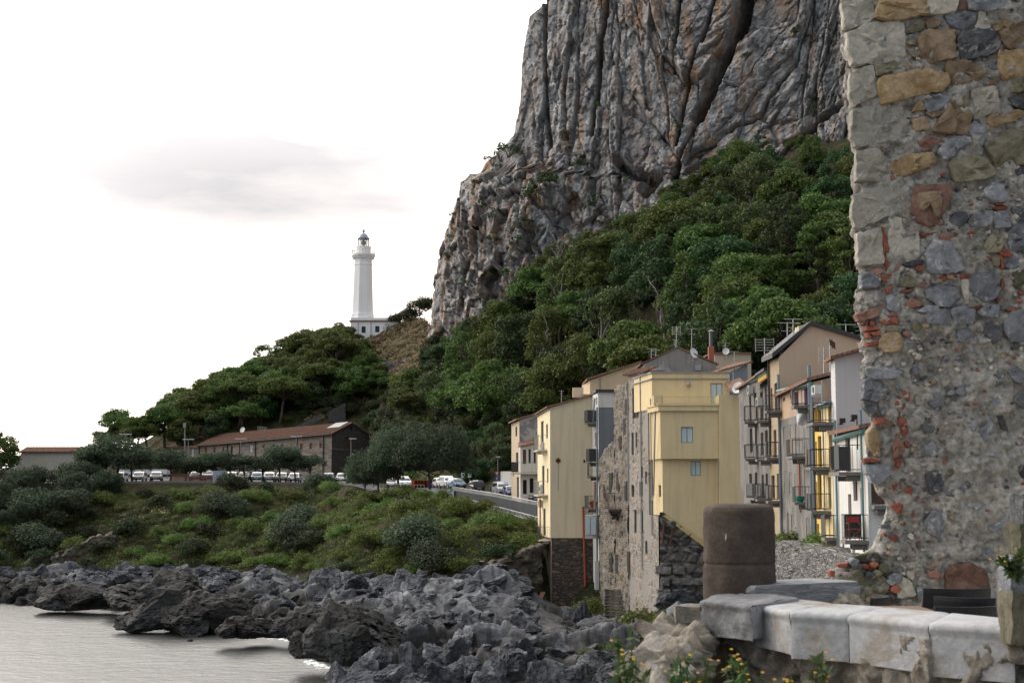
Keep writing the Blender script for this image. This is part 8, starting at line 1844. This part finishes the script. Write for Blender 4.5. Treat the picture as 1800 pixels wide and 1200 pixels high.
SC_ = [("g", [(150,30),(260,20),(395,50),(340,100),(200,95)]),("g", [(145,110),(200,90),(290,150),(270,220),(215,250),(140,225)]),("d", [(140,240),(230,260),(240,300),(200,340),(155,300)]),("r", [(395,170),(450,185),(440,245),(400,215)]),("r", [(340,270),(370,200),(415,270),(370,340)]),("r", [(372,340),(430,370),(435,460),(395,475),(375,420)]),("r", [(220,360),(290,355),(290,390),(222,395)]),("r", [(415,505),(465,510),(430,553),(413,535)]),("r", [(345,630),(405,615),(370,695)]),("r", [(140,625),(170,613),(240,620),(235,645),(145,645)]),("r", [(330,800),(370,780),(345,835)]),("r", [(400,830),(460,800),(460,860),(440,890)]),("r", [(325,930),(400,895),(405,950),(370,992)]),("r", [(380,770),(395,800),(385,820)]),("p", [(340,620),(330,540),(360,450),(415,560),(370,600)]),("o", [(165,500),(170,450),(205,405),(250,480),(245,610),(200,580)]),("g", [(150,670),(250,655),(320,670),(320,720),(240,790),(190,770),(155,700)]),("g", [(545,210),(580,170),(660,190),(660,270),(590,290)]),("g", [(740,190),(800,130),(880,140),(870,190),(820,220)]),("d", [(970,90),(1000,50),(1065,70),(1060,130),(1000,150)]),("g", [(1090,40),(1150,20),(1240,60),(1220,130),(1130,120)]),("g", [(985,215),(1045,200),(1050,270),(1000,285)]),("d", [(1120,230),(1180,170),(1230,180),(1220,285),(1160,270)]),("g", [(780,390),(880,370),(885,430),(810,470)]),("g", [(885,450),(990,360),(1005,420),(940,520),(890,500)]),("d", [(1020,340),(1060,330),(1100,440),(1050,420)]),("g", [(935,580),(980,555),(1050,590),(1020,610),(950,600)]),("g", [(1040,470),(1120,495),(1060,500)]),("d", [(520,390),(560,395),(660,430),(560,455),(525,430)]),("g", [(545,540),(600,505),(650,560),(610,610),(550,590)]),("d", [(550,720),(640,710),(670,760),(670,830),(590,860),(560,780)]),("g", [(680,850),(760,810),(815,810),(790,870),(700,870)]),("g", [(545,1050),(600,960),(660,960),(665,1080),(660,1160),(560,1100)]),("g", [(960,1080),(1050,1030),(1060,990),(1100,985),(1110,1040),(1000,1110)]),("d", [(735,1150),(770,1070),(800,1130),(790,1190),(745,1185)]),("g", [(1050,930),(1090,905),(1130,920),(1090,955)]),("g", [(250,1070),(280,1050),(320,1070),(300,1090)]),("d", [(1160,680),(1220,640),(1220,760),(1180,740)]),("g", [(870,940),(900,925),(905,950),(880,960)]),("l", [(790,610),(850,590),(860,680),(800,680)]),("m", [(670,745),(690,700),(740,670),(765,705),(700,745)]),("o", [(705,1010),(730,995),(735,1030)]),("d", [(820,760),(850,790),(845,820),(815,800)]),("r", [(855,255),(895,250),(900,268),(862,270)]),("r", [(895,315),(950,325),(945,335),(900,325)]),("r", [(745,345),(780,348),(770,355)]),("v", [(520,150),(580,160),(550,195),(515,185)]),("g", [(460,10),(495,0),(490,70),(455,65)]),("l", [(640,95),(700,70),(715,120),(670,155)]),("l", [(480,210),(520,200),(520,270),(490,275)]),("r", [(270,1115),(295,1112),(292,1128),(272,1130)]),("r", [(490,1180),(520,1165),(510,1195)])]
SD = [("w", [(1410,420),(1440,375),(1520,362),(1590,390),(1620,460),(1610,510),(1420,500)]),("m", [(930,440),(980,400),(1030,470),(1040,540),(950,550)]),("r", [(875,370),(930,360),(925,385),(880,388)]),("r", [(1015,370),(1055,360),(1055,395),(1020,400)]),("r", [(835,400),(865,400),(862,425),(838,428)]),("p", [(1320,400),(1380,405),(1385,440),(1330,435)]),("l", [(1215,410),(1250,400),(1255,435),(1220,440)]),("g", [(1310,150),(1360,140),(1380,240),(1330,200)]),("d", [(1090,175),(1135,170),(1140,190),(1095,192)]),("m", [(960,330),(1030,310),(1060,345),(990,360)]),("g", [(1560,300),(1640,290),(1640,340),(1570,345)]),("l", [(1150,430),(1230,440),(1260,520),(1170,540)]),("v", [(1060,420),(1120,430),(1130,510),(1060,500)]),("g", [(1260,480),(1320,470),(1330,530),(1270,540)]),("d", [(1110,510),(1190,520),(1180,560),(1110,560)]),("p", [(1340,365),(1370,362),(1372,378),(1342,380)])]
taken_px = []
sd = 0
for lst, (ox, oy, k) in ((SA, (1480, 0, 3.75)), (SB, (1480, 320, 3.75)), (SC_, (1480, 640, 3.75)), (SD, (1160, 860, 2.8125))):
    for mt, pts in lst:
        pp = [(ox + x / k, oy + y / k) for x, y in pts]; sd += 1
        nm = 'brick' if mt in 'rp' else 'stone'
        stone(pp, mt, .018 if mt == 'a' else None, sd, nm); a = np.array(pp); taken_px.append((a.mean(0), np.ptp(a, 0).max() / 2))
# the inset tan shape of the red-brown block
stone([(1480 + x / 3.75, 320 + y / 3.75) for x, y in [(490,85),(640,72),(632,232),(597,232),(570,155),(512,205),(482,150)]], 'b', .085, 999)
# small chips between them
cr_ = np.random.default_rng(9); nchip = 0
for _ in range(4000):
    if nchip >= 100: break
    py = cr_.uniform(-10, 1050); px = cr_.uniform(np.interp(py, EDGE[:, 0], EDGE[:, 1]) + 12, 1812); r = cr_.choice([4, 5, 6.5, 8, 10], p=[.3, .28, .22, .14, .06])
    if py < 480 and px < 1600: continue
    if py > 760 and 1660 < px < 1780 and cr_.random() < .75: continue
    if any(np.hypot(px - c[0], py - c[1]) < R_ * .85 + r for c, R_ in taken_px): continue
    n = cr_.integers(5, 8); a0 = cr_.uniform(0, 6); asp = cr_.uniform(.5, .95); rz = cr_.uniform(-.5, .5)
    pts = [(r * cr_.uniform(.7, 1.2) * math.cos(a0 + 2 * PI * j / n), asp * r * cr_.uniform(.7, 1.2) * math.sin(a0 + 2 * PI * j / n)) for j in range(n)]
    pts = [(px + x * math.cos(rz) - y * math.sin(rz), py + x * math.sin(rz) + y * math.cos(rz)) for x, y in pts]
    mt = cr_.choice(list('gdlrobv'), p=[.30, .16, .22, .14, .06, .06, .06]); stone(pts, mt, None, 300 + nchip, 'brick' if mt == 'r' else 'stone'); taken_px.append((np.array((px, py)), r)); nchip += 1

for kk in range(46):          # heap of broken stone at its foot, dark and mossy
    px, py = cr_.uniform(1466, 1575), cr_.uniform(978, 1062)
    if px < np.interp(py, EDGE[:, 0], EDGE[:, 1]) + 4: continue
    r = cr_.uniform(6, 15); n = 7; pts = [(px + r * cr_.uniform(.7, 1.15) * math.cos(2 * PI * j / n), py + .75 * r * cr_.uniform(.7, 1.15) * math.sin(2 * PI * j / n)) for j in range(n)]
    stone(pts, cr_.choice(list('mmgdvr')), .06, 700 + kk)
# the countless small pieces packed in the mortar, joined
chip = {}
for kk in range(2900):
    py = cr_.uniform(-20, 1060); px = np.interp(py, EDGE[:, 0], EDGE[:, 1]) + abs(cr_.normal()) * 170 if kk % 2 else cr_.uniform(1500, 1960)
    if px < np.interp(py, EDGE[:, 0], EDGE[:, 1]) + 4: continue
    if (py < 470 and px < 1590 and cr_.random() < .85) or (py > 700 and 1640 < px < 1790 and cr_.random() < .6): continue
    r = cr_.choice([1.6, 2.4, 3.4, 4.6], p=[.35, .33, .22, .10])
    if any(abs(px - c[0]) < R_ * .8 and abs(py - c[1]) < R_ * .6 for c, R_ in taken_px): continue
    c0 = P(px, py, YW); c0[1] -= float(mort_low(c0[None])[0]) + cr_.uniform(-.006, .016); rr_m = r * YW / F
    V = unit(cr_.normal(size=(9, 3))) * rr_m * cr_.uniform(.7, 1.3, (9, 1)) * np.array((1.25, .8, .8)) + c0
    chip.setdefault(cr_.choice(list('gdlrb'), p=[.30, .17, .27, .16, .10]), []).append(V)
for mt, vv in chip.items():
    bm = bmesh.new()
    for V in vv:
        vs_ = [bm.verts.new(tuple(x)) for x in V - LOC[rwall.name]]; g_ = bmesh.ops.convex_hull(bm, input=vs_)
    me = bpy.data.meshes.new("rubble_chips"); bm.to_mesh(me); bm.free(); me.materials.append(SM[mt]); tag(link("rubble_chips", me, rwall), kind='stuff')
# ------------------------------------------------------------------ terrace, parapet, drum, chairs
zc_ = EYE - .65
M_cop = stone_mat("pale_coping_stone", (.15, .155, .16), (.26, .265, .272), (.38, .385, .39), None, 14)
t = NT("peeling_parapet_render")
n1 = t.noise(3.2, detail=9, rough=.62, dist=.4); n2 = t.noise(20, detail=8, rough=.7)
c = t.ramp(n1, [(.30, (.19, .187, .178)), (.42, (.31, .285, .25)), (.50, (.345, .35, .355)), (.7, (.40, .405, .41))]); c = t.mix(.4, c, t.ramp(n2, [(.3, .25), (.7, .75)]), 'OVERLAY')
st_ = t.noise(1, t.map((9, 9, 1.2)), detail=6); c = t.mix(t.math('MULTIPLY', t.ramp(st_, [(.54, 0), (.70, 1)]), .25), c, (.2, .195, .185))
M_peel = t.done(c, .92, t.bump(t.math('ADD', n1, t.math('MULTIPLY', n2, .5)), .8, .02), .2)
t = NT("rough_parapet_masonry")
n1 = t.noise(4.5, detail=11, rough=.72, dist=.6); n2 = t.noise(16, detail=8, rough=.75)
c = t.ramp(n1, [(.26, (.07, .06, .05)), (.42, (.21, .18, .14)), (.54, (.34, .31, .26)), (.68, (.45, .43, .395))]); c = t.mix(.55, c, t.ramp(n2, [(.3, .15), (.7, .8)]), 'OVERLAY')
M_parm = t.done(c, .95, t.bump(t.math('ADD', n1, t.math('MULTIPLY', n2, .6)), 1.0, .05), .15)
floor_m = MB(); zf_ = zc_ - .80; floor_m.poly([(1.3, 8.4, zf_), (2.9, 6.3, zf_), (9, 4, zf_), (9, 13.5, zf_), (2.2, 13.0, zf_), (1.55, 9.2, zf_)]); tag(floor_m.build('terrace_floor', M_paleslab), kind='structure')
gm = MB(); gm.poly([(-1.2, 3.2, EYE - 2.2), (9, 1.5, EYE - 2.2), (9, 7.0, EYE - 2.2), (.9, 9.6, EYE - 2.2), (-.2, 8.6, EYE - 2.2)]); tag(gm.build('path', M_soil), kind='structure')
par = thing("parapet", "low stone parapet with pale worn coping slabs and peeling render", "parapet", P(1500, 1150, 7.3))
def atz(px, py, z):
    """Point of the ray at a given height."""
    a = (px - 900) / F; b = (600 - py) / F; d = np.array((a, ct - b * st, st + b * ct)); k = (z - EYE) / d[2]; return np.array((0, 0, EYE)) + d * k
def slab(front, back, z, drop, mat, name, seed, amp=.012, label=None, nx=26):
    """coping slab between two front points and two back points, top at z, front face hanging down."""
    f0, f1, b0, b1 = [atz(*p_, z) for p_ in (*front, *back)]; n_b, n_f = 10, 14
    rows_ = []
    for j in range(n_b + 1): g = 1 - j / n_b; rows_.append([(f0 * (1 - i / nx) + f1 * i / nx) * (1 - g) + (b0 * (1 - i / nx) + b1 * i / nx) * g for i in range(nx + 1)])
    nf = np.cross(f1 - f0, (0, 0, 1.0)); nf /= np.linalg.norm(nf)
    for j in range(1, n_f + 1): rows_.append([(f0 * (1 - i / nx) + f1 * i / nx) - np.array((0, 0, drop * j / n_f)) + nf * (.012 if 0 < j < 3 else 0) for i in range(nx + 1)])
    G = np.array(rows_); D = fbm(G * 4.5 + seed, 4, 161); D2 = fbm(G * 18 + seed, 3, 163)
    G = G + nf * (D * amp * 2.2 + D2 * amp * .8)[..., None] + np.array((0, 0, 1.0)) * (D * amp + D2 * amp * .4)[..., None]
    e = np.abs(np.linspace(-1, 1, nx + 1)) ** 20; G -= np.array((0, 0, 1.0)) * (e * .006)[None, :, None]; G -= nf * (e * .006)[None, :, None]
    G[n_b] -= np.array((0, 0, .003)) + nf * .003
    bk2_ = G[:1] - np.array((0, 0, drop)); G = np.concatenate((bk2_, G), 0)
    # close both ends
    o = link(name, np_mesh(name, G.reshape(-1, 3) - LOC[par.name], grid_faces(*G.shape[:2]), mat, False), par)
    m = MB(); m.poly([G[0, 0], *G[1:n_b + 2:3, 0], *G[n_b + 2::4, 0]]); m.poly([G[0, -1], *G[1:n_b + 2:3, -1], *G[n_b + 2::4, -1]]); m.build('slab_end', mat, o)
    return o
slab(((1322, 1061), (1388, 1073)), ((1405, 1052), (1462, 1059)), zc_, .23, M_peel, 'coping_slab', 1, .004)
slab(((1389, 1073.2), (1490, 1078)), ((1463, 1059), (1555, 1066)), zc_, .25, M_peel, 'coping_slab', 2, .0025)
slab(((1491, 1078.2), (1632, 1093)), ((1556, 1066), (1668, 1076)), zc_, .25, M_peel, 'coping_slab', 3, .0025)
slab(((1633, 1093.2), (1780, 1102)), ((1669, 1076), (1790, 1088)), zc_, .26, M_peel, 'coping_slab', 4, .002)
slab(((1781.5, 1102), (1900, 1090)), ((1791, 1088), (1930, 1078)), zc_ - .004, .26, M_cop, 'coping_slab', 5, .008)
slab(((1228, 1052), (1321, 1061)), ((1290, 1032), (1404, 1050)), zc_ + .02, .20, M_cop, 'coping_slab', 6, .016)
# rough body under the coping
def body(front, z0, z1, seed, amp, mat, name, push=.03, n1=90, n2=50, slope=0.0):
    P_ = [atz(*p_, zc_) for p_ in front]; cum = [0]
    for a, b in zip(P_[:-1], P_[1:]): cum.append(cum[-1] + np.linalg.norm((b - a)[:2]))
    s_ = np.linspace(0, cum[-1], n1); X_ = np.interp(s_, cum, [p_[0] for p_ in P_]); Y_ = np.interp(s_, cum, [p_[1] for p_ in P_]); zz = np.linspace(z1, z0, n2)
    G = np.stack((np.repeat(X_[None], n2, 0), np.repeat(Y_[None], n2, 0), np.repeat(zz[:, None], n1, 1)), -1)
    tdir = np.array((X_[-1] - X_[0], Y_[-1] - Y_[0], 0)); tdir /= np.linalg.norm(tdir); nf = np.cross(tdir, (0, 0, 1.0))
    v, e = facet(G * 4.2 + fbm(G * 3, 2, seed)[..., None] * .3, seed, 1.7); v2, e2 = facet(G * 13, seed + 3, 1.8)
    d_ = fbm(G * 2.5 + seed, 4, 171) * amp * .8 + v * amp * .9 - np.clip(.1 - e, 0, 1) * amp * 3 + v2 * amp * .35 + fbm(G * 18, 3, 173) * amp * .2 - push
    G = G + nf * d_[..., None] + np.array((0, 0, 1.0)) * (slope * np.linspace(1, 0, n1)[None, :] * np.linspace(1, 0, n2)[:, None])[..., None]; t_ = np.concatenate([G[:1] - nf * (.04 * k) + np.array((0, 0, 1.0)) * (-.008 * k + fbm((G[:1] - nf * (.04 * k)) * 7, 4, 177, .65) * amp * 1.1 + facet((G[:1] - nf * (.04 * k)) * 6, 178, 1.8)[0] * amp * .6)[..., None] for k in range(9, 0, -1)], 0); G = np.concatenate((t_, G), 0)
    b_ = G[-1:] - nf * .38; G = np.concatenate((G, b_), 0)
    return link(name, np_mesh(name, G.reshape(-1, 3) - LOC[par.name], grid_faces(*G.shape[:2]), mat), par)
body([(1228, 1054), (1322, 1061), (1490, 1078), (1640, 1094), (1795, 1104)], EYE - 2.3, zc_ - .08, 181, .06, M_parm, 'wall', .035, 200, 90)
body([(1188, 1112), (1208, 1080), (1232, 1054)], EYE - 2.3, zc_ - .10, 183, .13, M_parm, 'wall_end', .0, 90, 80, -.42)
# the return of the parapet behind the drum
body([(1470, 1036), (1380, 1036), (1290, 1040)], EYE - 2.3, zc_ + .02, 187, .06, M_parm, 'return_wall', 0, 80, 30)
m = MB(); a, b = atz(1300, 1036, zc_ + .03), atz(1462, 1028, zc_ + .03); dd_ = (b - a) / np.linalg.norm(b - a)
rb = link('return_coping', rough_block('return_coping', 1.0, 1, 1, M_cop, 71, 9, .05), par); mid = (a + b) / 2; rb.location = tuple(mid - LOC[par.name] - (0, 0, .04)); rb.scale = (np.linalg.norm(b - a) / .86, .42, .16); rb.rotation_euler = (0, 0, math.atan2(dd_[1], dd_[0]))
# stones of the broken left end
for i, (px, py, s, mt) in enumerate(((1212, 1082, .13, 'l'), (1240, 1105, .15, 'b'), (1205, 1110, .17, 'v'), (1225, 1140, .16, 'l'), (1190, 1150, .2, 'b'), (1265, 1120, .14, 'v'), (1255, 1165, .18, 'b'), (1210, 1185, .2, 'l'), (1290, 1150, .16, 'b'), (1180, 1190, .2, 'v'), (1195, 1080, .10, 'g'))):
    q = P(px, py, 8.35 if px > 1205 else 8.6); o = link('stone', rough_block('stone', 1, 1, 1, SM[mt], 80 + i, 6, .13), par); o.location = tuple(q - LOC[par.name] + (0, .05, 0)); o.scale = (s * 1.25, s, s * .95); o.rotation_euler = (i, i * .7, i * 1.3)
# the drum: a worn stub of column
dc = P(1300, 1042, 8.95); dr = thing("column_stub", "squat worn brown stone column stub standing on the parapet end", "column", dc)
t = NT("worn_brown_stone"); n1 = t.noise(5, detail=9, rough=.65); n2 = t.noise(45, detail=6, rough=.8)
c = t.ramp(n1, [(.3, (.045, .035, .029)), (.52, (.075, .059, .049)), (.72, (.115, .093, .077))]); c = t.mix(.5, c, t.ramp(n2, [(.3, .2), (.7, .75)]), 'OVERLAY')
wp = t.ramp(t.noise(9, t.map((3, 3, .8)), detail=4), [(.73, 0), (.76, 1)]); c = t.mix(t.math('MULTIPLY', wp, .8), c, (.55, .53, .50))
M_drum = t.done(c, .95, t.bump(t.math('ADD', n1, t.math('MULTIPLY', n2, .5)), .8, .02), .15)
k9 = 8.95 / F; R0 = 62 * k9; H_ = 152 * k9; nA, nZ = 72, 60
prof = [(.0, H_ + .004), (.40, H_ + .006), (.80, H_ + .002), (.93, H_ - .012), (.985, H_ - .035), (1.0, H_ - .07), (.995, H_ * .6), (.99, H_ * .36), (.965, H_ * .345), (.965, H_ * .33), (.99, H_ * .31), (1.0, H_ * .15), (.99, -.06)]
zs_ = np.linspace(0, len(prof) - 1, nZ); rr = np.interp(zs_, range(len(prof)), [p_[0] for p_ in prof]) * R0; zz = np.interp(zs_, range(len(prof)), [p_[1] for p_ in prof])
an = np.linspace(0, 2 * PI, nA, endpoint=False); G = np.stack((rr[:, None] * np.cos(an), rr[:, None] * np.sin(an), np.repeat(zz[:, None], nA, 1)), -1)
G = G * (1 + (fbm(G * 5, 3, 191) * .05 + fbm(G * 22, 4, 193) * .02)[..., None] * np.array((1, 1, .3)))
idx = np.arange(nZ * nA).reshape(nZ, nA); fc = np.stack((idx[:-1], np.roll(idx, -1, 1)[:-1], np.roll(idx, -1, 1)[1:], idx[1:]), -1).reshape(-1, 4)
link('drum', np_mesh('drum', G.reshape(-1, 3), fc, M_drum, True), dr)
# rough stone post with moss at the right frame edge
ps = thing("stone_post", "rough upright stone post on the parapet, cut by the right frame edge", "stone post", P(1790, 1100, 6.75))
for i, (px, py, sx, sz, mt) in enumerate(((1792, 1085, .14, .26, 'v'), (1800, 1020, .20, .24, 'g'), (1812, 960, .18, .24, 'm'), (1815, 905, .16, .2, 'd'), (1778, 1055, .08, .16, 'd'))):
    q = P(px, py, 6.7 + .03 * i); o = link('stone', rough_block('stone', 1, 1, 1, SM[mt], 100 + i, 7, .10), ps); o.location = tuple(q - LOC[ps.name]); o.scale = (sx, .2, sz)
# chairs
M_blackpl = flat("black_plastic", (.012, .0125, .015), .55, spec=.3)
def chair(px, py, Y, rz, w, label):
    tp = P(px, py, Y); zb = zf_; h = tp[2] - zb; t_ = thing("terrace_chair", label, "chair", (tp[0], Y, zb), "black terrace chairs")
    m = MB(); n = 12
    def curved(z, off): return [(w * (i / n - .5), off + .10 * (1 - (2 * i / n - 1) ** 2) - .1, z) for i in range(n + 1)]
    rows_ = [curved(h * .52, .22), curved(h * .62, .235), curved(h * .8, .26), curved(h * .97, .285), curved(h, .285)]; th = .022
    vs = [np.array(p_) for r in rows_ for p_ in r] + [np.array(p_) + (0, th, 0) for r in rows_ for p_ in r]; N = len(rows_) * (n + 1); fs = []
    for r in range(len(rows_) - 1):
        for i in range(n): a = r * (n + 1) + i; fs += [(a, a + 1, a + n + 2, a + n + 1), (N + a, N + a + n + 1, N + a + n + 2, N + a + 1)]
    for i in range(n): a = (len(rows_) - 1) * (n + 1) + i; fs += [(a, a + 1, N + a + 1, N + a), (i, N + i, N + i + 1, i + 1)]
    for r in range(len(rows_) - 1):
        for i in (0, n): a = r * (n + 1) + i; fs.append((a, a + n + 1, N + a + n + 1, N + a))
    m.add(vs, fs); LOC['_'] = np.zeros(3)
    o = link('backrest', m.mesh('backrest', M_blackpl, smooth=False), t_)
    m = MB(); m.box((0, 0, h * .53), (w, .44, .03)); link('seat', m.mesh('seat', M_blackpl), t_)
    for sx in (-1, 1):
        for sy in (-1, 1): m = MB(); m.tube([(sx * w * .44, sy * .19, h * .52), (sx * w * .48, sy * .24, 0)], .016, 6); link('leg', m.mesh('leg', M_blackpl), t_)
    t_.rotation_euler = (0, 0, rz)
k = chair(1661, 1029, 9.6, PI + .08, .46, "black plastic chair with the highest backrest before the ruined wall")
k = chair(1706, 1044, 8.6, PI - .25, .44, "black plastic chair turned right beside the stone post")
k = chair(1668, 1059, 8.3, PI + .3, .46, "black plastic chair lowest behind the pale coping")
k = chair(1488, 1046, 10.4, -1.9, .42, "black plastic chair by the parapet corner under the broken wall")
tb = thing("terrace_table", "small brown table top just showing over the coping", "table", (Xp(1590, 1066, 9.3), 9.3, zf_)); m = MB(); zt_ = atz(1590, 1066, zc_ - .06)[2]; m.box(LOC[tb.name] + (0, 0, .665), (.3, .4, .03)); m.build('tabletop', M_brownpanel, tb); m = MB(); m.tube([LOC[tb.name] + (0, 0, 0), LOC[tb.name] + (0, 0, .66)], .03, 8); m.lathe(LOC[tb.name], [(.22, 0), (.22, .02), (.04, .05)], 12); m.build('pedestal', M_blackpl, tb)
# ------------------------------------------------------------------ flowering weeds in front
M_weed = leaf_mat("weed_leaves", (.07, .105, .035)); M_petal = flat("yellow_petals", (.45, .25, .02), .7)
def weed(px, ptop, Y, n, hh, label, flowers=6, spread=.10, base=None):
    top = P(px, ptop, Y); b = top - (0, 0, hh) if base is None else base; t_ = thing("flowering_weed", label, "weed", b, "flowering weeds at the parapet"); r = np.random.default_rng(int(px)); st_m = MB(); cs, ns, fl_ = [], [], MB()
    for k in range(n):
        a = r.uniform(0, 6.28); tip = b + np.array((math.cos(a) * spread * r.uniform(.2, 1.2), math.sin(a) * spread * .6, hh * r.uniform(.62, 1.0))); mid = (b + tip) / 2 + r.normal(size=3) * .012
        pts = [b, mid, tip]; st_m.tube(pts, [.004, .003, .002], 4)
        for j in range(28): f = r.uniform(.12, 1); q_ = b * (1 - f) + tip * f + 4 * f * (1 - f) * (mid - (b + tip) / 2); d_ = unit(r.normal(size=3) + np.array((0, 0, .6))); cs.append(q_ + d_ * .018); ns.append(unit(np.cross(d_, r.normal(size=3))))
        for j in range((flowers + k % 2) // 2):
            q_ = tip + r.normal(size=3) * np.array((.018, .018, .015)); mbn = 7
            fl_.add([q_ + (0, 0, .003)] + [q_ + .007 * np.array((math.cos(2 * PI * i / mbn), math.sin(2 * PI * i / mbn) * .7, .5 * math.sin(2 * PI * i / mbn))) for i in range(mbn)], [(0, 1 + i, 1 + (i + 1) % mbn) for i in range(mbn)])
    st_m.build('stem', M_weed, t_); V, Fc = leaves(np.array(cs), np.array(ns), .019, r, 3.2); link('leaves', np_mesh('leaves', V - LOC[t_.name], Fc, M_weed), t_)
    if flowers: fl_.build('flowers', M_petal, t_)
weed(1098, 1108, 5.6, 5, .42, "tall green weed with few flowers left of the parapet end", 1, .05); weed(1112, 1150, 5.4, 4, .35, "short green weed beside the tall one", 3, .06)
weed(1198, 1125, 5.8, 4, .40, "slender weed against the broken parapet end", 2, .05); weed(1236, 1150, 5.5, 4, .34, "thin green weed before the broken end", 1, .05)
weed(1296, 1138, 5.6, 7, .42, "bushy weed full of yellow flowers before the parapet", 5, .09); weed(1318, 1160, 5.4, 5, .34, "low yellow-flowered weed right of the bushy one", 5, .07)
weed(1436, 1130, 5.5, 5, .42, "upright weed with two yellow heads before the peeling render", 4, .05); weed(1392, 1185, 5.3, 5, .3, "yellow flower cluster low at the frame bottom", 6, .08); weed(1180, 1188, 5.2, 5, .3, "yellow flower cluster at the bottom left of the parapet", 6, .08)
weed(1782, 970, 6.55, 6, .12, "yellow-flowered tuft growing from the stone post", 5, .07)
uniquify(PLACED)
